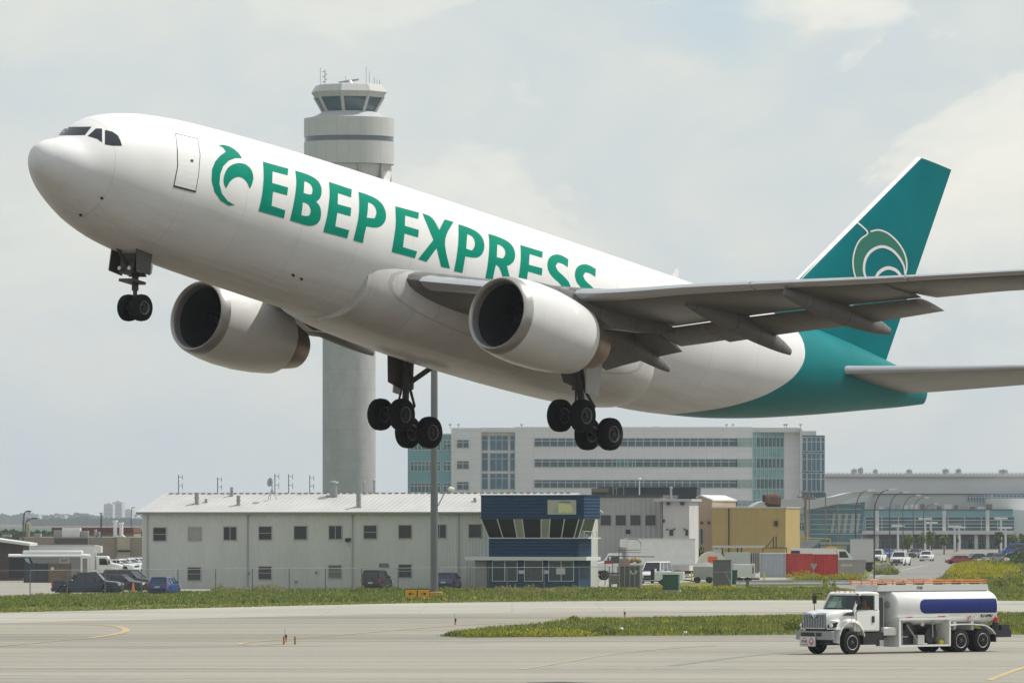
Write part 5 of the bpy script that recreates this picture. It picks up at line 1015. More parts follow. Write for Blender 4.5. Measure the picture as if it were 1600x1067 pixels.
car('white pickup truck facing the camera on the left verge of the access road', 'pickup truck', 1407, 883.5, 256, 'pickup', whitep)
car('white hatchback beside the dark lamp post beyond the white pickup', 'car', 1448, 876.5, 258, 'hatch', whitep)
car('white pickup partly hidden behind the grey box trailer by the road', 'pickup truck', 1371, 879, 258, 'pickup', whitep)
car('red sport utility turning at the far end of the access road', 'suv', 1496, 881, 186, 'hatch', redp, k=.8*1.0)
car('dark green car behind the orange road barrier', 'car', 1524, 879, 200, 'sedan', mat('car_green', (.02, .06, .05), .3, coat=.5), k=.9)
car('grey sport utility near the orange road barrier', 'suv', 1551, 879.5, 230, 'suv', greyp, k=.8)
car('long blue van at the right frame edge below the young trees', 'van', 1588, 868.5, 180, 'van', mat('van_blue', (.015, .10, .38), .35, coat=.4))
car('black sport utility in front of the long blue van', 'suv', 1592, 872.5, 182, 'suv', blackp, k=.9)
for px, hd, c_, lb in ((1386, 250, bluep, 'small blue car in the far car park left of the lamp posts'), (1431, 250, greyp, 'small dark car in the far car park between two lamp posts')): car(lb, 'car', px, 871.5, hd, 'sedan', c_)

def truck(name, label, px, py, head, Lb, hb, z0=1.1, mir=False, k=1.0, Y=None, reefer=True, col=None, gap=.5):
    """conventional-cab delivery truck; x = 0 at the front axle"""
    t_ = thing(name, label, 'truck', spot(px, py, Y), R(head)); t_.scale = (k, k, k); wt = col or M['truck_white']
    cab = MB()
    cab.loft([[(x, -w, zb), (x, -w, zt-.1), (x, -w*.9, zt), (x, w*.9, zt), (x, w, zt-.1), (x, w, zb)] for x, w, zb, zt in ((-1.9, 1.05, .75, 2.75), (-1.85, 1.08, .75, 2.80), (-.62, 1.06, .8, 2.78), (-.1, 1.04, .85, 1.98), (.5, .95, 1.0, 1.88), (1.05, .85, 1.0, 1.70), (1.15, .8, 1.0, 1.55))])
    cabo = cab.build('cab', wt, t_, smooth=30)
    for s in (-1, 1):
        MB().loft([[(x, s*.72, zt-.12), (x, s*1.12, zt-.28), (x, s*1.16, zt-.5), (x, s*1.12, min(zt-.5, zb)), (x, s*.72, zb)] for x, zb, zt in ((-.62, .75, 1.2), (-.5, .95, 1.45), (0, 1.2, 1.62), (.5, 1.0, 1.55), (.95, .75, 1.35))]).build('fender', wt, cabo)
        MB().hexa([(-1.55, s*1.085, 1.75), (-.50, s*1.085, 1.75), (-.50, s*1.10, 1.75), (-1.55, s*1.10, 1.75)], [(-1.55, s*1.075, 2.5), (-.78, s*1.075, 2.5), (-.78, s*1.09, 2.5), (-1.55, s*1.09, 2.5)]).build('side_window', M['glass'], cabo)
        MB().box(-.45, -.3, s*1.2, s*1.4, 1.85, 2.35).build('mirror', M['black'], cabo)
        MB().box(.95, 1.14, s*.9-.14, s*.9+.14, 1.05, 1.25).build('headlight', M['lamp'], cabo)
    MB().hexa([(-.12, -.92, 2.02), (-.12, .92, 2.02), (-.10, .92, 2.03), (-.10, -.92, 2.03)], [(-.60, -.9, 2.68), (-.60, .9, 2.68), (-.57, .9, 2.69), (-.57, -.9, 2.69)]).build('windscreen', M['glass'], cabo)
    MB().box(1.14, 1.18, -.62, .62, 1.05, 1.6).build('grille', M['dark'], cabo); MB().box(1.1, 1.3, -1.15, 1.15, .55, .85).build('bumper', M['steel'], t_)
    MB().box(-2.2-Lb-gap, 1.1, -.45, .45, .65, .95).build('chassis', M['black'], t_)
    x1 = -1.95-gap; x0 = x1-Lb; bx = MB().box(x0, x1, -1.25, 1.25, z0, z0+hb).build('cargo_box', wt, t_)
    MB().box(x0-.03, x1+.03, -1.28, 1.28, z0+hb-.12, z0+hb+.02).build('top_rail', mat('rail_alloy', (.55, .56, .56), .4, .3), bx)
    MB().box(x0-.03, x1+.03, -1.28, 1.28, z0-.02, z0+.1).build('bottom_rail', mat('rail_alloy', (.55, .56, .56), .4, .3), bx)
    if reefer: MB().loft([[(x1+.0, -.95, z0+hb-.95), (x1, .95, z0+hb-.95), (x1, .95, z0+hb+.02), (x1, -.95, z0+hb+.02)], [(x1+.75, -.8, z0+hb-.85), (x1+.75, .8, z0+hb-.85), (x1+.75, .8, z0+hb-.1), (x1+.75, -.8, z0+hb-.1)]]).build('refrigeration_unit', wt, bx)
    wheels(t_, (0, x0+1.6, x0+2.9), 1.12, .5, .3)
    return t_
truck('delivery_truck', 'white refrigerated delivery truck facing right behind the grey enclosed trailer', 177, 898.5, -2, 8.6, 2.85, 1.2, k=.85, Y=645, gap=.15)
truck('delivery_truck', 'white refrigerated box truck facing left in front of the grey shed', 943, 903, 184, 7.0, 2.75, 1.55, Y=640, k=.96)
# enclosed car trailer
et = thing('enclosed_trailer', 'long grey enclosed trailer with a white roof and a black left end', 'trailer', spot(14, None, 620), 0)
Lt = 124*620/F; zc = 2.62
MB().box(1.6, Lt, 0, 2.4, .4, zc-.12).build('body', mat('trailer_grey', (.22, .22, .215), .45, .2, var=.08), et)
MB().loft([[(0, v, .4), (2.55, v, .4), (2.35, v, 1.8), (2.0, v, zc-.12), (0, v, zc-.12)] for v in (-.03, 2.43)]).build('black_section', M['black'], et)
MB().loft([[(x, -.08, zc-.2), (x, -.05, zc-.03), (x, .4, zc+.08), (x, 2.0, zc+.08), (x, 2.45, zc-.03), (x, 2.48, zc-.2)] for x in (-.06, Lt+.05)]).build('roof', M['truck_white'], et)
MB().box(Lt-.75, Lt+.04, -.04, .0, .4, zc-.15).build('corner_panel', M['truck_white'], et); MB().box(Lt-.55, Lt-.1, -.08, -.04, .8, zc-.35).build('door', mat('trailer_grey', (.22, .22, .215), .45, .2, var=.08), et)
MB().hexa([(1.65, -.07, 1.95), (2.1, -.07, 1.75), (2.1, -.04, 1.75), (1.65, -.04, 1.95)], [(1.5, -.07, 2.3), (1.9, -.07, 2.32), (1.9, -.04, 2.32), (1.5, -.04, 2.3)]).build('side_window', mat('sky_glass', (.25, .38, .48), .1), et)
mb = MB(); mb.box(4.9, 5.8, -.03, -.005, 1.85, 1.88).box(4.9, 5.8, -.03, -.005, 2.25, 2.28).box(4.9, 4.93, -.03, -.005, 1.85, 2.28).box(5.77, 5.8, -.03, -.005, 1.85, 2.28); mb.build('vent_frame', M['truck_white'], et)
MB().box(1.3, Lt*.92, .3, 2.1, zc+.08, zc+.42).build('roof_box', M['truck_white'], et, bevel=.1)
for x in (5.6, 6.5): wheel_s(et, (x, .12, .38), .38, .25)
for x in (5.6, 6.5): wheel_s(et, (x, 2.28, .38), .38, .25)
# screens in front of the trailer
sp_ = thing('screen_panel', 'dark grey board screen standing in front of the trailer', 'screen', spot(37, None, 612)); MB().box(0, 2.36, 0, .08, 0, 1.85).build('board', mat('screen_slate', (.045, .055, .07), .7, var=.1), sp_)
for x in (0, 1.2, 2.35): MB().box(x, x+.1, -.06, 0, 0, 1.9).build('post', M['dark'], sp_)
sp_ = thing('wooden_gate', 'brown wooden gate with a diagonal brace beside the dark board screen', 'gate', spot(75.5, None, 611)); gb_ = MB()
for k in range(12): gb_.box(k*.186, k*.186+.17, 0, .05, 0, 1.87)
gb_.build('boards', mat('wood_brown', (.17, .125, .085), .8, var=.3, vs=3), sp_); MB().box(0, 2.23, -.06, 0, 1.6, 1.75).box(0, 2.23, -.06, 0, .2, .35).build('rail', mat('wood_brown', (.17, .125, .085), .8), sp_)
MB().hexa([(1.2, -.065, .4), (1.35, -.065, .4), (1.35, -.01, .4), (1.2, -.01, .4)], [(2.05, -.065, 1.6), (2.2, -.065, 1.6), (2.2, -.01, 1.6), (2.05, -.01, 1.6)]).build('brace', mat('wood_brown', (.17, .125, .085), .8), sp_)
MB().box(.25, .55, -.09, -.06, 1.2, 1.5).build('notice', mat('notice_white', (.55, .55, .53), .6), sp_)
# traffic cone by the black cars
cn = thing('traffic_cone', 'orange traffic cone beside the black sport utility at the building corner', 'traffic cone', spot(208, None, 519)); MB().lathe((0, 0, 0), (0, 0, 1), [(0, .3), (.04, .3), (.05, .17), (.9, .05), (.91, .01)], 16).build('cone', M['orange'], cn)
# wire fence
fp = [(-130, 497.5), (47, 499), (105, 501), (164, 503), (221.5, 506), (278, 508), (337, 511), (394.5, 513.5), (452, 516), (508.5, 518), (565, 520.5), (622, 522), (679, 524), (735, 526), (792, 528), (850, 530.5), (905, 533), (952, 536), (965, 538)]
fe = thing('wire_fence', 'galvanised chain-link fence along the grass in front of the metal building', 'fence', spot(-130, None, 497.5))
fo = fe.location; FP = [Vector(((x-HX)*y/F, y, 0))-fo for x, y in fp]
gal = mat('fence_steel', (.16, .165, .165), .5, .4)
for p in FP: MB().tube([p, p+Vector((0, 0, 2.1))], .042, 8).build('post', gal, fe)
MB().tube([p+Vector((0, 0, 2.08)) for p in FP], .024, 6).build('top_rail', gal, fe); MB().tube([p+Vector((0, 0, .12)) for p in FP], .01, 4).build('bottom_wire', gal, fe)
cl_ = bpy.data.materials.new('chain_link'); cl_.use_nodes = True; t = cl_.node_tree; b = t.nodes['Principled BSDF']; b.inputs['Base Color'].default_value = (.25, .25, .25, 1); b.inputs['Metallic'].default_value = .5
tc = N(t, 'ShaderNodeTexCoord'); outs = []
for rot_ in (45, -45):
    mp_ = N(t, 'ShaderNodeMapping'); mp_.inputs['Rotation'].default_value = (0, R(rot_), 0); L(t, tc.outputs['Object'], mp_.inputs[0]); sp = N(t, 'ShaderNodeSeparateXYZ'); L(t, mp_.outputs[0], sp.inputs[0])
    pg = N(t, 'ShaderNodeMath', operation='PINGPONG'); pg.inputs[1].default_value = .03; L(t, sp.outputs[0], pg.inputs[0]); lt = N(t, 'ShaderNodeMath', operation='LESS_THAN'); lt.inputs[1].default_value = .0012; L(t, pg.outputs[0], lt.inputs[0]); outs.append(lt)
mxm = N(t, 'ShaderNodeMath', operation='MAXIMUM'); L(t, outs[0].outputs[0], mxm.inputs[0]); L(t, outs[1].outputs[0], mxm.inputs[1]); L(t, mxm.outputs[0], b.inputs['Alpha'])
mb = MB()
for a, c in zip(FP, FP[1:]): mb.face([a+Vector((0, -.03, .1)), c+Vector((0, -.03, .1)), c+Vector((0, -.03, 2.06)), a+Vector((0, -.03, 2.06))])
mb.build('wire_mesh', cl_, fe)
# tall mast, sign, small things on the verge
mt_ = thing('tall_mast', 'very tall grey steel mast rising from the grass behind the yellow arrow sign', 'mast', spot(678.5, None, 492))
MB().lathe((0, 0, .0), (0, 0, 1), [(0, .32), (.3, .32), (.31, .30), (14, .27), (23.5, .235), (23.5, .01)], 20).build('pole', mat('mast_steel', (.17, .175, .185), .5, .4, var=.1, vs=.5), mt_, smooth=40)
MB().tube([(.3, -.05, 7.1), (.75, -.1, 8.0), (1.1, -.1, 8.35)], .045, 8).build('lamp_arm', M['steel'], mt_); MB().lathe((1.05, -.1, 8.4), (.9, 0, -.25), [(0, .05), (.1, .2), (.45, .2), (.5, .05)], 12, cap=True).build('floodlight', M['lamp'], mt_)
MB().box(-1.1, 1.1, -.3, .3, 21.5, 21.8).build('crossarm', M['steel'], mt_)
yb = MB().box(-.52, .52, -.4, .4, 0, .52).build('mast_footing', mat('footing_yellow', (.55, .32, .04), .7, var=.25, vs=2), None, bevel=.04, loc=spot(681, None, 488)); tag(yb, 'low yellow concrete block at the foot of the tall mast, right of the arrow sign', 'concrete block')
as_ = thing('taxiway_sign', 'yellow taxiway sign with a black J between two arrows', 'sign', spot(632, None, 483)); sw = 40*483/F
MB().box(0, sw, 0, .25, .07, .80).build('sign_body', M['black'], as_); fcx = MB().box(.05, sw-.05, -.02, 0, .12, .75).build('sign_face', M['yellow'], as_)
for x in (.3, sw-.3): MB().tube([(x, .12, 0), (x, .12, .1)], .04, 6).build('leg', M['dark'], as_)
def text(body, size, m_, par, loc, rot, ext=.004, name='lettering', shear=0, align='CENTER'):
    cu_ = bpy.data.curves.new(name, 'FONT'); cu_.body = body; cu_.size = size; cu_.extrude = ext; cu_.align_x = align; cu_.align_y = 'CENTER'; cu_.shear = shear; cu_.offset = size*.018
    to = bpy.data.objects.new(name, cu_); C.objects.link(to); dg = bpy.context.evaluated_depsgraph_get(); me = bpy.data.meshes.new_from_object(to.evaluated_get(dg)); bpy.data.objects.remove(to); bpy.data.curves.remove(cu_)
    me.materials.clear(); me.materials.append(m_); o = bpy.data.objects.new(name, me); C.objects.link(o); o.parent = par; o.location = loc; o.rotation_euler = rot; return o
text('J', .62, M['black'], fcx, (sw/2, -.026, .44), (R(90), 0, 0))
def arrow(x, d): return MB().box(min(x, x+d*.30), max(x, x+d*.30), -.028, -.02, .41, .46).loft([[(x+d*.2, v, .58), (x+d*.46, v, .435), (x+d*.2, v, .29), (x+d*.27, v, .435)] for v in (-.028, -.02)])
arrow(.72, -1).build('arrow', M['black'], fcx); arrow(sw-.72, 1).build('arrow', M['black'], fcx)
# taxiway edge markers
def edge_marker(px, py, label, rod=.75):
    t_ = thing('edge_marker', label, 'marker', gp(px, py), 0, 'taxiway edge markers'); t_.scale = (.55, .55, .85); MB().tube([(0, 0, 0), (0, 0, .25)], .05, 8).lathe((0, 0, .25), (0, 0, 1), [(0, .04), (.02, .08), (.14, .09), (.2, .05), (.22, .01)], 12).build('light', M['black'], t_)
    MB().tube([(-.12, 0, 0), (-.10, 0, rod)], .02, 6).build('rod', mat('rod_grey', (.08, .08, .09), .6), t_); MB().tube([(.0, 0, 0), (.0, 0, .16)], .06, 8).build('stub', M['orange'], t_); return t_
edge_marker(712, 976, 'thin marker rod and light on the taxiway just above the tip of the grass island'); edge_marker(976.5, 965, 'thin marker rod and light at the far edge of the grass island', .7); edge_marker(447, 1003, 'thin marker rod and light beside the two orange stakes', .8)
for px, lb in ((443.5, 'left orange stake of the pair on the taxiway'), (461, 'right orange stake of the pair on the taxiway')):
    o = MB().tube([(0, 0, 0), (0, 0, .38)], .05, 8).lathe((0, 0, .38), (0, 0, 1), [(0, .05), (.03, .03), (.04, .01)], 8).build('orange_stake', mat('stake_ochre', (.36, .22, .06), .7), None, loc=gp(px, 1006.5)); tag(o, lb, 'stake', 'orange stakes on the taxiway')
for px, py, lb in ((971, 985, 'white scrap of litter in the grass under the far marker rod'), (1071, 991, 'white scrap of litter at the front edge of the grass island')):
    o = MB().lathe((0, 0, .0), (0, 0, 1), [(0, .10), (.08, .15), (.16, .09), (.19, .01)], 7).build('litter', M['truck_white'], None, loc=gp(px, py)); tag(o, lb, 'litter')
# ------------------------------------------------------------ yard clutter
def cabinet(name, label, px, py, w, d, h, m_, deg=8, base=.25, doors=2):
    t_ = thing(name, label, 'cabinet', spot(px, py), R(-deg)); MB().box(-w/2-.12, w/2+.12, -.12, d+.12, 0, base).build('plinth', mat('plinth_concrete', (.36, .34, .30), .8, var=.2, vs=2), t_)
    MB().box(-w/2, w/2, 0, d, base, base+h).build('housing', m_, t_, bevel=.02); MB().box(-w/2-.04, w/2+.04, -.05, d+.04, base+h, base+h+.06).build('lid', m_, t_)
    for k in range(doors): x0 = -w/2+.06+k*(w-.06)/doors; MB().box(x0, x0+(w-.06)/doors-.06, -.03, 0, base+.08, base+h-.08).build('door', m_, t_)
    return t_
cabinet('transformer_cabinet', 'dark green transformer cabinet on a concrete plinth in the grass', 1047.5, 926, 1.3, 1.0, 1.2, mat('cabinet_green', (.012, .085, .05), .4, var=.1), doors=1)
gc = cabinet('electrical_cabinet', 'tall grey electrical cabinet with a strap across it, in the grass', 1128, 919, 1.58, 1.1, 2.35, mat('cabinet_grey', (.135, .145, .155), .5, var=.06), base=.1)
MB().box(-.82, .82, -.06, -.03, 1.42, 1.47).build('strap', mat('strap_pale', (.4, .4, .4), .7), gc); MB().hexa([(.25, -.06, 1.45), (.3, -.06, 1.45), (.3, -.03, 1.45), (.25, -.03, 1.45)], [(.75, -.06, .45), (.82, -.06, .45), (.82, -.03, .45), (.75, -.03, .45)]).build('cable', mat('strap_pale', (.4, .4, .4), .7), gc)
cabinet('utility_box', 'small green utility box tucked behind the tall grey cabinet', 1147.5, 913, .5, .4, 1.25, mat('cabinet_green', (.012, .085, .05), .4), doors=1, base=.05)
cabinet('utility_box', 'tiny pale green utility box in the grass below the white tailgate', 1168, 916, .3, .3, .45, mat('box_palegreen', (.14, .20, .13), .6), doors=1, base=.03)
# steel skip with tank on top (left of the white van)
sk = thing('waste_skip', 'tall grey ribbed steel skip with white writing marks, heaped with junk', 'skip', spot(967.5, 920), R(-8)); gs = mat('skip_grey', (.15, .16, .17), .6, .3, var=.2, vs=2)
MB().box(0, 1.85, 0, 1.6, .15, 2.05).build('bin', gs, sk); rb = MB()
for k in range(5): rb.box(k*.445, k*.445+.07, -.07, 0, .1, 2.1)
rb.box(-.05, 1.9, -.09, -.07, 1.98, 2.08); rb.build('rib', M['steel'], sk)
for x0, z0, w, h in ((.95, 1.35, .12, .28), (1.1, 1.3, .2, .1), (1.42, 1.32, .09, .3), (1.5, 1.5, .12, .08)): MB().box(x0, x0+w, -.03, -.003, z0, z0+h).build('paint_mark', M['truck_white'], sk)
ju = thing('junk_heap', 'pinkish crate and tan sacks piled on top of the grey ribbed skip', 'junk', sk.location+Vector((0, .3, 2.08)), R(-8)); MB().box(0, .85, 0, .9, 0, .55).build('crate', mat('crate_pink', (.45, .30, .24), .7, var=.2, vs=3), ju)
rg = random.Random(3)
for k in range(6): MB().lathe((.9+k*.16, .3+rg.uniform(0, .4), rg.uniform(.0, .3)), (rg.uniform(-.3, .3), .3, 1), [(0, .02), (.05, .16), (.22, .2), (.38, .12), (.42, .02)], 9).build('sack', mat('sack_tan', (.45, .30, .15), .8, var=.3, vs=4), ju)
fr_ = thing('pipe_frame', 'thin dark pipe frame with a rounded corner standing behind the junk heap', 'frame', spot(966, None, 600)); 
MB().tube([(0, 0, 0), (.1, 0, 4.2), (1.7, 0, 4.2), (2.1, 0, 3.9), (2.15, 0, 3.2), (.1, 0, 3.15)], .035, 6).tube([(.35, 0, 2.6), (.35, 0, 2.95), (2.15, 0, 2.95)], .03, 6).tube([(-1.0, 0, 2.6), (3.4, 0, 2.55)], .045, 6).build('pipe', M['dark'], fr_)
st_ = thing('red_white_sign', 'small red board standing left of the ribbed skip', 'sign', spot(944, None, 585)); MB().box(0, .85, 0, .04, 2.0, 2.3).build('board', mat('board_red', (.28, .05, .04), .6, var=.2, vs=3), st_)
for x in (.05, .75): MB().box(x, x+.06, .04, .1, 0, 2.3).build('leg', M['dark'], st_)
cr_ = thing('pallet_stack', 'stack of weathered pallets and boards beside the blue building', 'pallets', spot(912, None, 572), R(-10)); pm_ = mat('pallet_wood', (.30, .22, .17), .85, var=.4, vs=3)
for k in range(7): MB().box(-.05*(k % 2), 1.15+.06*(k % 3), 0, 1.0, .05+k*.2, .17+k*.2).build('pallet', pm_, cr_)
so = thing('steel_tank', 'low grey steel tank box between the pallets and the ribbed skip', 'tank', spot(951, None, 565), R(-8)); MB().box(0, .95, 0, .9, .35, 1.15).build('shell', gs, so, bevel=.05); MB().box(.05, .15, .1, .8, 0, .35).box(.8, .9, .1, .8, 0, .35).build('feet', M['dark'], so)
po = thing('white_post', 'tall white pipe post with a curved top beside the blue building', 'post', spot(928.5, None, 560)); MB().tube([(0, 0, 0), (0, 0, 5.6)], .22, 10).build('pipe', mat('post_white', (.5, .52, .5), .5), po); MB().tube([(.25, 0, 3.8), (.45, 0, 3.85), (.6, 0, 3.6), (.55, 0, 3.3)], .05, 6).build('hook', M['steel'], po)
# white service trailer
wt_ = thing('service_trailer', 'low white box trailer right of the white van and behind the green cabinet', 'trailer', spot(1024, None, 588), R(-5)); MB().box(0, 2.6, 0, 1.5, .4, 1.25).build('box', M['truck_white'], wt_, bevel=.03); MB().box(-.45, -.1, .2, 1.3, .5, 1.5).build('rear_unit', M['dark'], wt_); MB().box(-.1, 0, .1, 1.4, .4, 1.5).build('frame', M['truck_white'], wt_)
MB().tube([(2.6, .7, .5), (3.7, .7, .35)], .06, 6).build('drawbar', M['dark'], wt_); wheels(wt_, (.8,), 1.5, .3, .2)
# domed tank, wagon with canvas
dm = thing('domed_shelter', 'cream half-round domed shelter with an orange panel behind the grey cabinet', 'shelter', spot(1091, None, 640)); cream = mat('dome_cream', (.60, .58, .50), .6, var=.08)
mb = MB(); mb.loft([[(1.4+1.45*math.cos(math.pi*k/16), v, 1.6+1.25*math.sin(math.pi*k/16)) for k in range(17)]+[(-.05, v, .9), (2.85, v, .9)] for v in (0, 2.2)]); mb.build('dome', cream, dm, smooth=30); MB().box(.95, 1.9, -.03, .0, 1.75, 2.35).build('orange_panel', mat('panel_orange', (.75, .11, .02), .5), dm)
MB().box(.1, 2.7, .1, 2.1, .0, .9).build('base', M['steel'], dm)
wg = thing('covered_wagon', 'low grey wagon with a white lumpy cover left of the tall grey cabinet', 'trailer', spot(1083.5, None, 610)); MB().box(0, 1.95, 0, 1.3, .55, 1.55).build('side_boards', mat('board_grey', (.42, .41, .39), .7, var=.2, vs=2), wg)
MB().loft([[(x, 0, 1.5), (x, .1, zt), (x, 1.2, zt), (x, 1.3, 1.5)] for x, zt in ((0, 1.6), (.35, 1.95), (.9, 1.85), (1.4, 1.98), (1.95, 1.65))]).build('cover', M['truck_white'], wg, smooth=40); wheels(wg, (.35, 1.5), 1.3/2+.65, .3, .18)
MB().tube([(0, .6, .6), (-.95, .6, .5)], .05, 6).build('drawbar', M['dark'], wg)
gb2 = thing('grey_container', 'plain pale grey box body standing behind the tall grey cabinet', 'container', spot(1133, None, 650)); MB().box(0, 2.6, 0, 2.4, .6, 2.7).build('shell', mat('box_palegrey', (.46, .48, .45), .6, var=.06), gb2); MB().box(2.65, 3.4, 0, 2.2, .6, 2.65).build('caged_end', M['steel'], gb2)
for k in range(4): MB().box(2.65+k*.22, 2.72+k*.22, -.06, 0, .6, 2.65).build('bar', M['dark'], gb2)
pk = thing('utility_trailer', 'white utility trailer box with a dark slot at its right end', 'trailer', spot(1147, None, 600)); MB().box(0, 1.75, 0, 1.5, .7, 1.85).build('box', M['truck_white'], pk, bevel=.03); MB().hexa([(1.65, -.02, .55), (2.0, -.02, .55), (2.0, 1.5, .55), (1.65, 1.5, .55)], [(1.65, -.02, 1.9), (1.98, -.02, 1.9), (1.98, 1.5, 1.9), (1.65, 1.5, 1.9)]).build('end_panel', M['truck_white'], pk)
MB().box(1.72, 1.83, -.05, -.02, 1.0, 1.55).build('slot', M['black'], pk); MB().box(-.3, 2.4, .2, 1.3, .4, .55).build('chassis', M['black'], pk); wheels(pk, (.5, 1.3), 1.5, .32, .2); MB().box(1.7, 1.83, -.05, -.02, 1.6, 1.7).build('tail_light', M['red'], pk)
# crane boom and flat roofs behind the dome
bm1 = thing('loading_gantry', 'long pale beam gantry on dark legs in front of the yellow warehouse', 'gantry', spot(1113, None, 700)); MB().box(0, 5.7, 0, .4, 2.95, 3.2).build('beam', mat('beam_pale', (.52, .50, .46), .6), bm1)
for x in (.4, 1.0, 2.7, 3.1): MB().box(x, x+.15, 0, .3, 0, 2.95).build('leg', M['dark'], bm1)
MB().box(.1, 1.0, -.4, .6, 2.2, 2.8).build('cab', mat('box_palegrey', (.46, .48, .45), .6), bm1); MB().box(1.2, 2.9, .1, .5, 2.0, 2.2).build('lower_beam', M['dark'], bm1)
pf = thing('lifting_frame', 'black angular lifting frame standing behind the pale blue-grey container', 'frame', Vector(spot(1192, None, 700))); mb = MB(); mb.tube([(0, 0, 2.2), (0, 0, 2.95), (1.0, 0, 2.95), (2.6, 0, 2.95)], .06, 6).tube([(.3, 0, 2.95), (1.1, 0, 3.9)], .05, 6).tube([(1.15, 0, 2.9), (1.15, 0, 4.2)], .07, 6).tube([(1.45, 0, 2.9), (1.45, 0, 4.2)], .07, 6).tube([(0, 0, 0), (0, 0, 2.2)], .06, 6).tube([(2.6, 0, 0), (2.6, 0, 2.95)], .06, 6); mb.build('bars', M['dark'], pf)
# containers
def container(label, px0, px1, Y, h, m_, deg=3, grp=None, d=2.4, name='shipping_container'):
    t_ = thing(name, label, 'container', spot(px0, None, Y), R(-deg), grp); w = (px1-px0)*Y/F
    sh = MB(); n = int(w/.27); pts = []
    for k in range(n):
        x = k*w/n; dx = w/n; pts += [(x, 0), (x+dx*.35, 0), (x+dx*.5, .05), (x+dx*.85, .05)]
    pts.append((w, 0)); sh.loft([[(x, y, .12) for x, y in pts]+[(w, d, .12), (0, d, .12)], [(x, y, h-.1) for x, y in pts]+[(w, d, h-.1), (0, d, h-.1)]]).build('shell', m_, t_)
    MB().box(-.03, w+.03, -.04, d+.03, h-.1, h).build('top_rail', m_, t_); MB().box(-.03, w+.03, -.04, d+.03, .0, .13).build('bottom_rail', m_, t_)
    for x in (0, w): MB().box(x-.05, x+.05, -.06, .04, .1, h-.08).build('corner_post', m_, t_)
    return t_
rust_red = mat('container_red', (.48, .05, .035), .6, var=.25, vs=1.2, streak=2)
c1 = container('pale blue-grey ribbed shipping container with a white roof, left of the red pair', 1188, 1227, 668, 2.5, mat('container_blue', (.40, .44, .48), .6, var=.12, vs=1))
MB().box(-.05, 2.75, -.05, 2.45, 2.5, 2.56).build('roof_sheet', M['truck_white'], c1)
container('left one of the two red shipping containers', 1228, 1269.5, 668, 2.48, rust_red, grp='red shipping containers'); container('right one of the two red shipping containers, beside the grey skip', 1270, 1309, 670, 2.42, rust_red, grp='red shipping containers')
sk2 = thing('waste_skip', 'low pale grey closed skip right of the red containers', 'skip', spot(1310, None, 676), R(-3)); MB().loft([[(x, v, z) for x, z in ((0, .1), (2.75, .1), (2.95, 1.7), (0, 1.75))] for v in (0, 1.8)]).build('bin', mat('skip_pale', (.33, .34, .31), .6, var=.15, vs=1), sk2); MB().box(-.05, 2.98, -.06, 1.85, 1.72, 1.82).build('lid', M['steel'], sk2); MB().box(.25, 1.5, -.03, -.003, 1.1, 1.35).build('sticker', mat('sticker_pale', (.5, .5, .46), .6), sk2)
for px, lb in ((1080.5, 'yellow bollard left of the covered wagon'), (1194, 'yellow bollard right of the white utility trailer'), (1078, None)):
    if lb: o = MB().tube([(0, 0, 0), (0, 0, 1.05)], .07, 10).lathe((0, 0, 1.05), (0, 0, 1), [(0, .07), (.04, .05), (.06, .01)], 10).build('bollard', mat('bollard_yellow', (.65, .55, .03), .5), None, loc=spot(px, None, 598)); tag(o, lb, 'bollard', 'yellow bollards in the yard')
# grey box trailer by the road
bt2 = thing('box_trailer', 'plain grey box trailer standing beside the access road', 'trailer', spot(1328.5, None, 745), R(-3)); MB().box(0, 2.75, 0, 5, 1.1, 4.05-.3).build('box', mat('trailer_pale', (.55, .55, .54), .6, var=.06), bt2); MB().box(-.03, 2.78, -.03, 5.02, 3.7, 3.8).build('top_rail', M['steel'], bt2)
wheels(bt2, (.5, 2.2), 1.2, .45, .3); MB().box(.1, 2.65, .2, 4.6, .75, 1.1).build('chassis', M['black'], bt2)
tr3 = thing('flatbed_truck', 'long low white truck body seen behind the red containers', 'truck', spot(1236, None, 730)); MB().box(0, 5.2, 0, 2.3, 1.2, 2.75).build('body', M['truck_white'], tr3); MB().loft([[(x, v, z) for x, z in ((5.25, .7), (7.2, .7), (7.1, 1.6), (6.2, 2.65), (5.25, 2.7))] for v in (0, 2.2)]).build('cab', M['truck_white'], tr3); MB().hexa([(5.5, -.03, 1.7), (6.6, -.03, 1.7), (6.6, 0, 1.7), (5.5, 0, 1.7)], [(5.5, -.03, 2.4), (6.2, -.03, 2.4), (6.2, 0, 2.4), (5.5, 0, 2.4)]).build('side_window', M['glass'], tr3)
MB().box(0, 1.0, -.03, 0, 2.0, 2.5).build('dark_panel', M['dark'], tr3); wheels(tr3, (1, 2.2, 6.2), 1.1, .45, .3); MB().box(4.2, 5.2, .1, 1.4, 2.75, 2.95).build('beacon', M['yellow'], tr3)
tp2 = thing('tarpaulin', 'grey sagging tarpaulin over a frame behind the red containers', 'tarpaulin', spot(1236, None, 760)); mb = MB()
mb.loft([[(x, 0, zt), (x, 0, zt-h_), (x, 2.5, zt-h_*.8), (x, 2.5, zt)] for x, zt, h_ in ((0, 3.6, .2), (.6, 3.6, .7), (1.6, 3.58, 1.0), (2.6, 3.6, .8), (3.4, 3.62, .25))]).box(3.4, 7.0, 0, 1.6, 3.1, 3.35); mb.build('sheet', mat('tarp_grey', (.36, .37, .37), .8, var=.25, vs=1), tp2, smooth=40); MB().box(3.5, 6.6, -.05, 0, 2.6, 2.9).build('ochre_beam', mat('beam_ochre', (.38, .29, .10), .7), tp2)
for x in (0, 3.4, 6.8): MB().tube([(x, .5, 0), (x, .5, 3.3)], .05, 6).build('post', M['dark'], tp2)
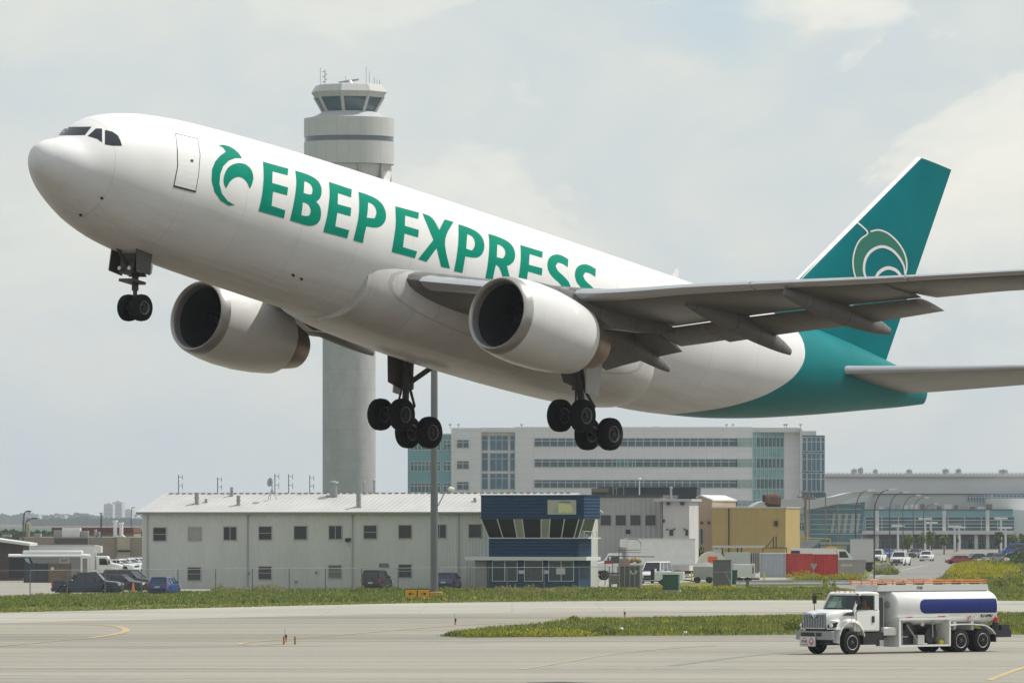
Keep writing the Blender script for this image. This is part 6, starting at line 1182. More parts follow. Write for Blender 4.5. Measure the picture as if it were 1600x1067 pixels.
ys = thing('yellow_scaffold', 'yellow scaffold frame beside the yellow warehouse corner', 'scaffold', spot(1228, None, 790)); mb = MB()
for x in (0, 1.1, 2.2, 5.5): mb.tube([(x, 0, 0), (x, 0, 4.4 if x < 3 else 3.7)], .07, 6)
mb.tube([(0, 0, 3.9), (5.5, 0, 3.65)], .06, 6).tube([(0, 0, 3.0), (2.2, 0, 3.0)], .06, 6).box(1.1, 2.1, 0, .1, 3.0, 3.8); mb.build('tubes', mat('scaffold_yellow', (.50, .38, .05), .6), ys); MB().box(0, 1.0, .3, 1.2, 0, 4.6).build('grey_stack', M['steel'], ys)
# crates by the road, barriers
for px, w, h, lb in ((1368, .75, .95, 'cream drum-like crate nearest the access road'), (1378, .9, 1.15, 'larger cream crate beside the access road weeds')):
    o = MB().box(0, w, 0, .8, 0, h).build('crate', mat('crate_cream', (.42, .38, .30), .7, var=.2, vs=2), None, bevel=.06, loc=spot(px, None, 728)); tag(o, lb, 'crate')
for i, (x0, x1, Y, lb) in enumerate(((1150, 1238, 586, 'left grey concrete barrier lying along the yard edge'), (1239, 1294, 588, 'middle grey concrete barrier lying along the yard edge'), (1295, 1331, 592, 'right pale concrete barrier lying along the yard edge'))):
    w = (x1-x0)*Y/F; o = MB().loft([[(x, v, z) for v, z in ((0, 0), (0, .12), (.12, .30), (.16, .46), (.34, .46), (.38, .30), (.5, .12), (.5, 0))] for x in (0, w)]).build('concrete_barrier', mat('barrier_concrete', (.38, .375, .35), .8, var=.2, vs=1.5), None, loc=spot(x0, None, Y)); o.rotation_euler = (0, 0, R(-1)); tag(o, lb, 'barrier', 'concrete barriers along the yard edge')
yi = thing('yield_sign', 'back of a triangular yield sign on a thin post in front of the red containers', 'sign', spot(1271.5, None, 590)); MB().tube([(0, 0, 0), (0, 0, 1.9)], .03, 6).build('post', M['steel'], yi); MB().loft([[(-.36, v, 1.98), (.36, v, 1.98), (0, v, 1.36)] for v in (-.05, -.03)]).build('plate', mat('plate_grey', (.34, .33, .33), .5, .4), yi)
ob = thing('road_barrier', 'orange and white plastic road barrier at the end of the access road', 'barrier', gp(1521, 880.5)); 
for k in range(4): MB().loft([[(k*.55, v, z) for v, z in ((0, 0), (.15, .7), (.3, .7), (.45, 0))], [(k*.55+.5, v, z) for v, z in ((0, 0), (.15, .7), (.3, .7), (.45, 0))]]).build('segment', M['orange'] if k % 2 == 0 else M['white_paint'], ob)
# ------------------------------------------------------------ lamps and poles
lampm = mat('lamp_pole_dark', (.09, .07, .07), .5, .3)
def road_lamp(px, Y, arm_px, top_py, label):
    t_ = thing('street_lamp', label, 'street lamp', spot(px, None, Y), 0, 'curved street lamps along the access road'); s_ = Y/F; zt = CH-(top_py-HY)*s_; ax_ = (arm_px-px)*s_
    pts = spline([(0, 0, 0), (0, 0, zt*.5), (0, 0, zt-2.2), (.25*ax_, 0, zt-.75), (.6*ax_, 0, zt-.15), (ax_, 0, zt)], 5); MB().tube(pts, [.08-.04*i/(len(pts)-1) for i in range(len(pts))], 8).build('pole', lampm, t_, smooth=40)
    MB().loft([[(ax_-.1, -.1, zt-.05), (ax_-.1, .1, zt-.05), (ax_-.1, .1, zt+.08), (ax_-.1, -.1, zt+.08)], [(ax_+.3, -.17, zt-.06), (ax_+.3, .17, zt-.06), (ax_+.3, .17, zt+.16), (ax_+.3, -.17, zt+.16)], [(ax_+.75, -.12, zt+.02), (ax_+.75, .12, zt+.02), (ax_+.75, .12, zt+.14), (ax_+.75, -.12, zt+.14)]]).build('lamp_head', M['truck_white'], t_); return t_
for a in ((1337, 760, 1357, 766, 'curved lamp post rising behind the plain grey box trailer'), (1366, 655, 1390, 765, 'nearest curved lamp post, its foot hidden by the tanker truck'), (1390, 880, 1412, 769, 'curved lamp post just left of the white pickup on the verge'), (1411, 990, 1432, 774, 'curved lamp post just right of the white pickup on the verge'), (1427, 1090, 1445, 777.5, 'curved lamp post immediately left of the white hatchback'), (1443, 1180, 1460, 787, 'farthest curved lamp post, just right of the white hatchback')): road_lamp(*a)
def post_lamp(px, Y, top, label, w=.55):
    t_ = thing('lamp_standard', label, 'lamp post', spot(px, None, Y), 0, 'white lamp standards before the terminal'); z = CH-(top-HY)*Y/F; MB().tube([(0, 0, 0), (0, 0, z)], .2, 8).build('pole', mat('pole_white', (.6, .6, .58), .5), t_)
    MB().box(-w*2.2, w*2.2, -.4, .4, z, z+.35).build('lamp_head', M['truck_white'], t_)
for px, Y, top, lb in ((1403, 1210, 822.5, 'white lamp standard between two dark curved lamps, low in front of the glass hall'), (1445.5, 1190, 811.5, 'tall white lamp standard before the young trees, left of the red car'), (1454.5, 1200, 818, 'shorter white lamp standard right of the tall one left of the red car'), (1491.5, 1180, 823.5, 'thick white lamp standard right above the red car'), (1498.5, 1200, 825, 'thin white lamp standard just right of the thick one above the red car'), (1564, 1190, 811, 'tall white lamp standard behind the round tree at right'), (1571, 1200, 825.5, 'short white lamp standard at right by the round tree')): post_lamp(px, Y, top, lb)
def pole(px, Y, top, label, r_=.16, arms=(), m_=None, name='utility_pole', base=0):
    t_ = thing(name, label, 'utility pole', spot(px, None, Y)); s_ = Y/F; z = CH-(top-HY)*s_; MB().tube([(0, 0, base), (0, 0, z)], [r_, r_*.7], 8).build('pole', m_ or mat('pole_wood', (.20, .17, .14), .8, var=.2), t_)
    for dz, w in arms: MB().box(-w, w, -.08, .08, z-dz-.12, z-dz).build('crossarm', mat('pole_wood', (.20, .17, .14), .8), t_)
    for dz, w in arms:
        for k in (-.9, -.45, .45, .9): MB().lathe((w*k, 0, z-dz), (0, 0, 1), [(0, .05), (.12, .09), (.25, .05), (.27, .01)], 8).build('insulator', M['steel'], t_)
    return t_, z
up, z = pole(1258.5, 860, 773, 'thick wooden utility pole with a crossarm and transformer can', .26, ((.25, 1.1),)); MB().lathe((-.45, -.1, z-2.6), (0, 0, 1), [(0, .2), (.05, .28), (.9, .28), (1.0, .1)], 12, cap=True).build('transformer', M['steel'], up)
mb = MB(); mb.tube(spline([(-.4, 0, z-1.8), (-.5, 0, z-3.2), (-.8, 0, z-4.6)], 4), .03, 5); mb.build('cable', M['dark'], up)
pole(1264.5, 880, 762, 'thin utility pole with two crossarms right beside the thick wooden one', .12, ((.6, 1.2), (1.5, .9))); pole(1290, 900, 770, 'slim wooden pole without crossarms in front of the glass pavilion', .13); pole(1308.5, 950, 790, 'grey wooden pole in front of the slanted pale panes of the pavilion', .12)
pole(1315, 980, 801, 'short thin pole with a round cap beside the slanted pale panes', .09, name='thin_pole')
def left_lamp(px, Y, top, ax_, label):
    t_ = thing('street_lamp', label, 'street lamp', spot(px, None, Y), 0, 'street lamps behind the brown building'); z = CH-(top-HY)*Y/F; MB().tube(spline([(0, 0, 0), (0, 0, z*.6), (.1, 0, z-.7), (ax_*.5, 0, z-.15), (ax_, 0, z)], 4), .09, 8).build('pole', lampm, t_, smooth=40); MB().box(ax_-.1, ax_+.55, -.15, .15, z-.05, z+.12).build('lamp_head', M['dark'], t_)
left_lamp(36, 830, 799, .5, 'dark street lamp with a short arm behind the brown building roof'); left_lamp(39, 880, 810, 1.1, 'lower street lamp with a long curved arm right of the short-armed one'); left_lamp(205, 1500, 793, .3, 'distant thin street lamp just left of the grey metal building')
# ------------------------------------------------------------ trees and bushes
leafm = [mat('leaf_mid', (.09, .14, .045), .7, spec=.2), mat('leaf_light', (.17, .23, .06), .7, spec=.2), mat('leaf_deep', (.05, .085, .03), .7, spec=.2)]
def bush(name, label, px, Y, h, w, trunk=0, n=900, wts=(3, 2, 2), cat='bush', leaf=.10, seed=0, grp=None, d=None):
    rg = random.Random(seed+int(px)); t_ = thing(name, label, cat, spot(px, None, Y), 0, grp); mb = MB(); d = d or w
    cl_s = [(rg.uniform(-.32, .32)*w, rg.uniform(-.3, .3)*d, trunk+(h-trunk)*rg.uniform(.22, .82), rg.uniform(.16, .27)*w) for _ in range(11)]
    for _ in range(n):
        cx_, cy_, cz_, cr0 = rg.choice(cl_s); v = Vector((rg.gauss(0, 1), rg.gauss(0, 1), rg.gauss(0, 1))).normalized()*cr0*rg.uniform(.55, 1.15); v.z *= 1.15; c = Vector((cx_, cy_, cz_))+v; c.z = max(c.z, .05)
        a = Vector((rg.gauss(0, 1), rg.gauss(0, 1), rg.gauss(0, 1))).normalized(); b_ = a.cross(Vector((rg.gauss(0, 1), rg.gauss(0, 1), rg.gauss(0, 1)))).normalized(); s_ = leaf*rg.uniform(.7, 1.5)
        mb.face([c-a*s_, c-b_*s_*.6, c+a*s_, c+b_*s_*.6], rg.choices((0, 1, 2), wts)[0])
    mb.build('crown', leafm, t_); tm = MB(); bk = mat('bark', (.10, .08, .06), .9, var=.3, vs=3)
    tm.tube([(0, 0, 0), (.03*w, 0, max(trunk, .3)), (.02, 0, h*.7)], [.035*h+.02, .025*h, .01*h], 7)
    for c in cl_s[:6]: tm.tube([(.01, 0, max(trunk, .2)*.9), ((c[0])*.5, c[1]*.5, (max(trunk, .2)+c[2])*.55), c[:3]], [.02*h, .012*h, .006*h], 5)
    tm.build('trunk', bk, t_); return t_
bush('shrub', 'grey-green shrub between the white box truck and the beige building', 1095, 705, 2.6+.6, 2.3, 0, 1600, (3, 2, 1), leaf=.11)
bush('shrub', 'wispy grey-green shrub growing against the beige building', 1083, 712, 2.7, 1.4, 0, 700, (3, 2, 1), leaf=.10, seed=5)
for i, (px, Y, h, w, lb, wt_s) in enumerate(((1418, 1100, 4.2, 3.4, 'small light green young tree behind the white pickup on the verge', (2, 5, 0)), (1455, 1130, 5.0, 3.4, 'light green young tree behind the white hatchback', (2, 5, 0)), (1440, 1140, 4.6, 3.0, 'light green young tree left of the white hatchback', (2, 5, 0)), (1475, 1120, 4.4, 2.6, 'slim yellow-green tree left of the red car', (2, 4, 0)), (1494, 1190, 4.5, 1.8, 'dark small tree right above the red car', (4, 1, 2)), (1561, 1080, 5.2, 2.2, 'round brownish-green tree on a thin trunk right of the road barrier', (4, 2, 1)), (1583, 1150, 4.2, 3.4, 'pale green tree left of the blue van', (3, 4, 0)), (1598, 1120, 4.6, 3.0, 'green tree at the right frame edge above the blue van', (3, 3, 1)))):
    bush('young_tree', lb, px, Y, h*.82, w*.62, h*.25, 750, wt_s, 'tree', .16, i, 'young trees before the terminal')
bush('shrub', 'low grey-green willow bush at the right frame edge above the grass', 1594, 800, 2.2, 2.6, 0, 900, (3, 3, 1), leaf=.10)
# weeds along fence and containers
YWt = [.6, 1.6, .4, 6, .3, 0]; STR = [1, 2, 5, .8, .6, .4]; G2 = [4, 3, .5, .6, 1, .1]
k_ = 0
for x0, x1, Y, h, wd, wt_, st, nm in ((345, 430, 524, .75, 1.6, STR, 16, 'pale dry seed heads in the tall weeds by the metal building wall'), (640, 760, 520, .55, 1.4, G2, 14, None), (780, 900, 524, .6, 1.5, STR, 15, None), (900, 960, 528, .45, 1.6, G2, 15, None), (1250, 1345, 640, .9, 2.6, YWt, 14, None), (1010, 1150, 545, .45, 2.2, YWt, 22, None), (560, 622, 518, .6, 1.3, G2, 14, None), (1380, 1400, 700, .9, 1.4, G2, 8, None)):
    x = x0
    while x <= x1:
        k_ += 1; place = 'by the metal building' if x < 640 else 'before the blue building' if x < 960 else 'before the yard' if x < 1200 else 'by the red containers' if x < 1350 else 'by the crates'
        colr = {'YWt': 'yellow-flowering', 'STR': 'dry straw-coloured', 'G2': 'green'}['YWt' if wt_ is YWt else 'STR' if wt_ is STR else 'G2']
        weed(x+random.uniform(-5, 5), None, Y+random.uniform(-4, 6), h*random.uniform(.7, 1.25), wd*random.uniform(.8, 1.3), wt_, 150, lab='%s weed clump %s' % (colr, place), seed=k_, w=.04, grp='%s weed clumps %s' % (colr, place)); x += st
tufts('yellow_weeds', [g2(*p) for p in ((1480, 908), (1490, 893), (1500, 888), (1530, 886), (1570, 892), (1590, 900), (1560, 912), (1480, 914))], 5200, .35, .85, [1.2, 2.2, .2, 4.5, .2, 0], seed=21, w=.07, bx=(43, 66, 580, 830))
# ------------------------------------------------------------ fuel tanker
PH = 42; FT = thing('tanker_truck', 'white airport fuel tanker truck with a dark blue band and orange top rails', 'tanker truck', (0, 0, 0), R(180+PH)); ra = R(180+PH); hv = Vector((math.cos(ra), math.sin(ra), 0)); lv = Vector((-math.sin(ra), math.cos(ra), 0))
FT.location = gp(1328.5, 1022)-lv*1.05; FT.scale = (1.04, 1, 1); tw = M['truck_white']; DKM = M['dark']
def rr(y, z0, z1, r_, n=5, hw=None):         # rounded-rectangle ring in (y, z)
    hw = y; pts = []
    for cx_, cz_, a0 in ((hw-r_, z1-r_, 0), (-hw+r_, z1-r_, 90), (-hw+r_, z0+r_, 180), (hw-r_, z0+r_, 270)):
        for k in range(n+1): a = R(a0+90*k/n); pts.append((cx_+r_*math.cos(a), cz_+r_*math.sin(a)))
    return pts
def lx(rings, **kw): return MB().loft([[(x, y, z) for y, z in rg_] for x, rg_ in rings], **kw)
MB().box(-9.2, .9, -.42, -.3, .72, 1.0).box(-9.2, .9, .3, .42, .72, 1.0).box(-9.2, .9, -.3, .3, .8, .92).build('chassis', M['black'], FT)
cab = lx([(-1.78, rr(1.04, 1.0, 1.98, .08)), (-1.2, rr(1.07, 1.0, 1.98, .08)), (-.66, rr(1.05, 1.0, 1.98, .08)), (-.26, rr(1.02, 1.0, 1.97, .1))]).build('cab', tw, FT, smooth=45)
lx([(-1.80, rr(1.0, 2.60, 2.70, .04)), (-1.70, rr(1.04, 2.60, 2.77, .07)), (-1.2, rr(1.05, 2.60, 2.80, .08)), (-.78, rr(1.03, 2.62, 2.77, .06)), (-.62, rr(.98, 2.62, 2.70, .03))]).build('roof', tw, cab, smooth=45)
MB().box(-1.79, -1.72, -1.0, 1.0, 1.98, 2.6).build('rear_wall', tw, cab); MB().box(-1.715, -1.70, -.98, .98, 1.5, 2.6).box(-1.70, -.75, -.95, .95, 2.57, 2.595).build('shade_lining', M['black'], cab)  # black sheets added inside to darken the cab interior
for s in (-1, 1):
    MB().box(-1.72, -1.46, s*1.03-.03, s*1.03+.03, 1.98, 2.62).build('rear_pillar', tw, cab)
    MB().tube([(-.30, s*.97, 1.95), (-.66, s*.94, 2.66)], .06, 8).build('front_pillar', tw, cab)
for y in (-.52, .52): MB().box(-1.62, -1.15, y-.26, y+.26, 1.15, 1.5).box(-1.71, -1.64, y-.24, y+.24, 1.5, 2.15).build('seat', M['dark'], cab)
MB().box(-.55, -.32, -.92, .92, 1.98, 2.06).build('dashboard', M['black'], cab); MB().lathe((-.72, .52, 1.98), (-.7, 0, .7), [(0, .22), (.03, .24), (.03, .19), (0, .18)], 20).build('steering_wheel', M['black'], cab)
tg_ = bpy.data.materials.new('tinted_glass'); tg_.use_nodes = True; t = tg_.node_tree; b = t.nodes['Principled BSDF']; b.inputs['Base Color'].default_value = (.02, .03, .03, 1); b.inputs['Roughness'].default_value = .05
tb = N(t, 'ShaderNodeBsdfTransparent'); tb.inputs[0].default_value = (.66, .74, .72, 1); mxs = N(t, 'ShaderNodeMixShader'); mxs.inputs[0].default_value = .07; L(t, tb.outputs[0], mxs.inputs[1]); gb_ = N(t, 'ShaderNodeBsdfGlossy'); gb_.inputs['Roughness'].default_value = .04; L(t, gb_.outputs[0], mxs.inputs[2]); L(t, mxs.outputs[0], t.nodes['Material Output'].inputs[0])
hood = lx([(-.30, rr(.98, 1.15, 2.0, .16)), (.2, rr(.93, 1.15, 1.99, .2)), (.7, rr(.86, 1.15, 1.95, .24)), (1.02, rr(.79, 1.15, 1.88, .24)), (1.13, rr(.74, 1.15, 1.80, .2))]).build('bonnet', tw, FT, smooth=50)
wsc = MB().hexa([(-.275, -.90, 2.03), (-.275, .90, 2.03), (-.25, .90, 2.04), (-.25, -.90, 2.04)], [(-.655, -.86, 2.64), (-.655, .86, 2.64), (-.625, .86, 2.65), (-.625, -.86, 2.65)]).build('windscreen', tg_, cab)
MB().hexa([(-.25, -.62, 2.08), (-.25, -.2, 2.08), (-.24, -.2, 2.08), (-.24, -.62, 2.08)], [(-.60, -.62, 2.55), (-.60, -.2, 2.55), (-.59, -.2, 2.55), (-.59, -.62, 2.55)]).build('reflection_panel', mat('reflection_pale', (.28, .36, .30), .4), wsc)  # pale panel painted as a reflection on the windscreen
for y in (-.6, -.35, .0, .35, .6): MB().box(-.72, -.66, y-.035, y+.035, 2.76, 2.80).build('marker_light', mat('amber', (.7, .18, .02), .3), cab)
for s in (-1, 1):
    dr = MB().hexa([(-1.52, s*1.06, 1.08), (-.42, s*1.055, 1.08), (-.42, s*1.085, 1.08), (-1.52, s*1.09, 1.08)], [(-1.52, s*1.06, 1.95), (-.36, s*1.05, 1.95), (-.36, s*1.08, 1.95), (-1.52, s*1.09, 1.95)]).build('door', tw, cab)
    MB().hexa([(-1.46, s*1.07, 1.98), (-.42, s*1.07, 1.92), (-.42, s*1.088, 1.92), (-1.46, s*1.088, 1.98)], [(-1.46, s*1.068, 2.60), (-.76, s*1.068, 2.60), (-.76, s*1.084, 2.60), (-1.46, s*1.084, 2.60)]).build('door_window', tg_, dr)
    MB().box(-1.42, -1.28, s*1.10-.02, s*1.10+.02, 1.42, 1.7).build('door_handle', M['black'], dr)
    fd = MB(); prof_ = []
    for k in range(9):
        a = R(-8+k*22); prof_.append((.0+.78*math.cos(a), .72+.86*math.sin(a) if math.sin(a) > 0 else .72+.86*math.sin(a)))
    fd.loft([[(x, s*(.76), z+.06), (x, s*1.10, z+.02), (x, s*1.19, z-.06), (x, s*1.19, z-.14), (x, s*1.10, z-.10), (x, s*.76, z-.06)] for x, z in prof_]).build('fender', tw, hood, smooth=60)
    MB().hexa([(.70, s*.72, 1.12), (1.10, s*.72, 1.12), (.95, s*1.12, 1.12), (.62, s*1.15, 1.12)], [(.60, s*.75, 1.62), (1.06, s*.73, 1.55), (.84, s*1.08, 1.48), (.5, s*1.10, 1.5)]).build('fender_front', tw, hood)
    hl = MB().hexa([(1.08, s*.76, 1.2), (.93, s*1.14, 1.22), (.97, s*1.15, 1.22), (1.12, s*.77, 1.2)], [(1.05, s*.78, 1.33), (.80, s*1.13, 1.46), (.84, s*1.145, 1.46), (1.09, s*.79, 1.33)]).build('headlight', M['black'], hood)
    MB().lathe((1.05, s*.95, 1.29), (.9, s*.35, 0), [(0, .085), (.05, .075), (.06, .01)], 12).build('lamp', M['lamp'], hl)
    MB().hexa([(-.25, s*1.0, 1.72), (.35, s*.95, 1.74), (.35, s*.98, 1.74), (-.25, s*1.03, 1.72)], [(-.25, s*.97, 1.90), (.12, s*.935, 1.88), (.12, s*.955, 1.88), (-.25, s*.99, 1.90)]).build('side_intake', M['black'], hood)
    mr_ = MB(); mr_.tube([(-.35, s*1.05, 2.7), (-.15, s*1.38, 2.7), (-.15, s*1.38, 1.95), (-.35, s*1.05, 1.9)], .028, 6).box(-.20, -.12, s*1.38-.09, s*1.38+.09, 2.25, 2.62); mr_.build('mirror', M['black'], cab)
    wheel_s(FT, (0, s*1.04, .53), .53, .30)
    for x in (-6.70, -8.07):
        for dy in (0, -.34): wheel_s(FT, (x, s*(1.05+dy), .53), .53, .28)
    MB().loft([[(x, s*.78, z), (x, s*1.24, z), (x, s*1.24, z-.05), (x, s*.78, z-.05)] for x, z in ((-5.95, 1.26), (-6.6, 1.30), (-7.4, 1.30), (-8.2, 1.24), (-8.65, 1.02), (-8.85, .8))]).build('rear_fender', tw, FT)
    MB().box(-8.85, -8.80, s*1.0-.25, s*1.0+.25, .45, .8).build('mudflap', M['black'], FT)
gr = MB().box(1.13, 1.15, -.70, .70, 1.2, 1.76).build('grille', DKM, hood); gb = MB()
for k in range(14): y = -.67+k*.103; gb.box(1.15, 1.18, y-.02, y+.02, 1.2, 1.74-.10*(1 if abs(k-6.5) < 1.6 else 0))
gb.build('grille_bars', mat('grille_alloy', (.40, .43, .46), .35, .6), gr)
MB().loft([[(x, y, z) for y, z in ((-.74, 1.76), (-.74, 1.86), (-.2, 1.84), (0, 1.72), (.2, 1.84), (.74, 1.86), (.74, 1.76), (.2, 1.76), (0, 1.62), (-.2, 1.76))] for x in (1.14, 1.19)]).build('grille_surround', mat('grille_blue_alloy', (.42, .50, .58), .3, .5), gr)
bp = MB().hexa([(1.05, -1.16, .66), (1.22, -1.12, .66), (1.22, 1.12, .66), (1.05, 1.16, .66)], [(1.05, -1.16, 1.05), (1.22, -1.12, 1.05), (1.22, 1.12, 1.05), (1.05, 1.16, 1.05)]).build('bumper', mat('bumper_grey', (.27, .285, .30), .4, .3), FT, bevel=.02)
MB().box(1.245, 1.26, -.75, .05, .82, .98).build('bumper_slot', M['black'], bp); MB().box(1.245, 1.26, .2, .5, .82, .98).build('bumper_slot', M['black'], bp); MB().box(-.75, 1.0, -.72, .72, .42, 1.65).build('engine_bay', M['black'], FT)
pl = MB().box(1.262, 1.285, -.82, .18, .36, .80).build('placard', mat('placard_white', (.62, .60, .58), .5), bp, bevel=.012)
rt_ = (R(90), 0, R(90)); redt = mat('text_red', (.55, .04, .04), .5); blkt = mat('text_black', (.02, .02, .02), .5)
text('F145', .17, blkt, pl, (1.288, -.50, .58), rt_); text('FUEL', .075, redt, pl, (1.288, -.50, .72), rt_); text('NO SMOKING', .06, redt, pl, (1.288, -.46, .44), rt_)
MB().loft([[(x, y, z) for y, z in ((-.07, .36+.22-.19), (.12-.02, .58), (-.07, .58+.19), (-.24, .58))] for x in (1.286, 1.289)]).build('hazard_diamond', redt, pl); MB().loft([[(x, y, z) for y, z in ((-.07, .50), (.04, .60), (-.07, .70), (-.18, .60))] for x in (1.290, 1.292)]).build('diamond_centre', mat('placard_white', (.62, .60, .58), .5), pl)
# tank
def tring(k, z0=1.24, z1=2.86, hw=1.17):
    zc_ = (z0+z1)/2; pts = []
    for i in range(48): a = 2*math.pi*i/48; c_, s_ = math.cos(a), math.sin(a); pts.append((hw*k*math.copysign(abs(c_)**.78, c_), zc_+(z1-z0)/2*k*math.copysign(abs(s_)**.84, s_)))
    return pts
tnk = lx([(-2.76, tring(.2)), (-2.78, tring(.80)), (-2.81, tring(.94)), (-2.88, tring(1)), (-8.95, tring(1)), (-9.12, tring(.93)), (-9.2, tring(.8)), (-9.22, tring(.3))]).build('tank', mat('tank_white', (.76, .76, .745), .3, coat=.3, var=.06, vs=.8), FT, smooth=50)
def tskin(z, off=.006):                       # y on the tank side at height z
    zc_, hh = 2.05, .81; s_ = max(-1, min(1, (z-zc_)/hh)); sn = math.copysign(abs(s_)**(1/.84), s_); c_ = math.sqrt(max(0, 1-sn*sn)); return 1.17*c_**.78+off
for s in (-1, 1):
    bd = MB(); n = 10; zs_ = [1.78+(2.43-1.78)*i/n for i in range(n+1)]
    def xe(z): d = (z-2.105)/.325; return -4.15-.33*(1-math.sqrt(max(0, 1-d*d)))*1.0
    for i in range(n):
        z0_, z1_ = zs_[i], zs_[i+1]; bd.face([(xe(z0_), s*tskin(z0_), z0_), (xe(z1_), s*tskin(z1_), z1_), (-8.98, s*tskin(z1_), z1_), (-8.98, s*tskin(z0_), z0_)])
    bd.build('blue_band', mat('band_blue', (.006, .018, .14), .45, spec=.25), tnk)
text('42-840', .27, blkt, tnk, (-8.35, tskin(1.66, .012), 1.66), (R(100), 0, R(180)), shear=.3); text('JET A', .22, redt, tnk, (-7.45, tskin(1.60, .014), 1.58), (R(100), R(-20), R(180)))
text('FLAMMABLE', .075, redt, tnk, (-3.6, tskin(1.62, .012), 1.62), (R(98), 0, R(180))); text('NO SMOKING', .075, redt, tnk, (-5.6, tskin(1.64, .012), 1.64), (R(98), 0, R(180)))
fhm = mat('tank_head_grey', (.34, .34, .33), .5); MB().lathe((-2.76, .55, 2.2), (1, 0, 0), [(0, .16), (.04, .16), (.06, .01)], 14).build('manway', fhm, tnk)
tb_ = MB().hexa([(-1.95, -.72, 2.80), (-8.9, -.72, 2.80), (-8.9, .72, 2.80), (-1.95, .72, 2.80)], [(-2.1, -.70, 3.08), (-8.85, -.70, 3.08), (-8.85, .70, 3.08), (-2.1, .70, 3.08)]).build('top_coaming', mat('coaming_grey', (.52, .53, .52), .4, .2), FT)
text('F145', .17, blkt, tb_, (-4.6, .728, 2.94), (R(88), 0, R(180)))
orl = MB()
for s in (-1, 1):
    orl.tube([(-1.6, s*.66, 3.16), (-8.8, s*.66, 3.16)], .03, 6); orl.tube([(-1.5, s*.66, 3.28), (-8.75, s*.66, 3.26)], .03, 6)
    for k in range(12): x = -1.7-k*.64; orl.tube([(x, s*.66, 3.06), (x, s*.66, 3.30)], .03, 6)
for k in range(5): x = -1.6-k*1.79; orl.tube([(x, -.66, 3.29), (x, .66, 3.29)], .03, 6)
orl.build('orange_rails', mat('rail_orange', (.62, .20, .04), .6, var=.3, vs=3), tb_)
for k in range(6): x = -2.6-k*1.15; MB().box(x-.13, x+.13, .2, .55, 3.08, 3.2).build('hatch', DKM, tb_)
# pump cabinet, open on the near side
cbn = MB(); X0, X1, Z0, Z1, Yo = -6.02, -2.82, .30, 1.60, 1.22
cbn.box(X0, X1, .25, Yo, Z0, Z0+.08).box(X0, X1, .25, Yo+.02, Z1-.1, Z1).box(X0, X0+.09, .25, Yo+.003, Z0+.08, Z1-.1).box(X1-.12, X1, .25, Yo+.003, Z0+.08, Z1-.1).box(X0+.09, X1-.12, .25, .3, Z0+.08, Z1-.1)
cbo = cbn.build('pump_cabinet', tw, FT)
MB().box(X0+.10, X1-.13, .31, .36, Z0+.09, Z1-.11).build('shade_panel', M['black'], cbo); MB().box(-4.2, -3.0, .38, .75, .4, 1.1).build('pump', DKM, cbo); MB().box(-4.55, -4.15, .5, 1.05, .4, .82).build('meter', mat('meter_grey', (.42, .42, .40), .5), cbo); MB().lathe((-5.1, .4, .78), (0, 1, 0), [(0, .34), (.5, .34), (.5, .18), (.55, .02)], 18).build('hose_reel', M['black'], cbo); MB().lathe((-5.72, .9, .38), (0, 0, 1), [(0, .12), (.16, .14), (.22, .03)], 10).build('yellow_valve', mat('bollard_yellow', (.65, .55, .03), .5), cbo)  # black sheet over the white back paints in the interior's shade
MB().tube([(-3.3, .9, .4), (-3.3, .9, 1.45)], .04, 8).tube([(-5.15, .95, 1.45), (-5.15, .95, .7)], .035, 8).tube([(-3.1, .95, .75), (-3.6, .95, .75)], .03, 6).tube(spline([(-3.6, .9, 1.3), (-3.9, .95, .9), (-4.3, 1.0, .45), (-4.8, .95, .42)], 4), .035, 6).build('pipes', M['steel'], cbo); MB().box(-3.95, -3.55, .6, .9, 1.05, 1.35).build('gauge_box', M['black'], cbo); MB().lathe((-4.7, .7, 1.3), (0, 1, 0), [(0, .09), (.1, .09), (.11, .01)], 12).build('gauge', M['lamp'], cbo)
tbx = MB().box(-2.75, -1.95, .35, 1.15, .82, 1.18).build('toolbox', mat('alloy_box', (.50, .51, .50), .35, .4), FT, bevel=.02); MB().box(-2.0, -.75, .35, 1.1, .42, .95).build('battery_box', M['black'], FT); MB().box(-1.95, -1.7, .9, 1.15, .35, .62).build('step', M['steel'], FT); MB().box(-2.1, -1.84, -.95, .95, 1.05, 2.5).build('back_panel', DKM, FT)
MB().tube([(-2.15, .85, 1.0), (-2.15, .85, 2.55)], .06, 8).build('exhaust_stack', M['steel'], FT)
for x in (-6.6, -7.7): MB().box(x-.08, x+.08, -.9, .9, 1.0, 1.4).build('tank_saddle', tw, FT)
for x in (-6.70, -8.07): MB().tube([(x, -1.1, .53), (x, 1.1, .53)], .1, 8).build('axle', M['black'], FT)
MB().box(-9.95, -8.95, -1.1, 1.1, .66, .98).build('rear_deck', M['black'], FT); MB().box(-9.9, -9.4, .3, 1.05, .98, 1.22).build('rear_box', DKM, FT)
MB().box(-9.97, -9.95, .5, 1.0, .72, .9).build('tail_light', M['red'], FT)
fx = MB().lathe((-9.2, .85, .98), (0, 0, 1), [(0, .15), (.35, .15), (.36, .13)], 14).build('extinguisher_bracket', M['black'], FT); MB().lathe((-9.2, .85, 1.30), (0, 0, 1), [(0, .12), (.26, .12), (.36, .05), (.42, .05), (.43, .01)], 14).tube([(-9.2, .85, 1.68), (-9.05, .85, 1.74)], .02, 6).build('extinguisher', mat('ext_red', (.40, .02, .02), .3), fx)
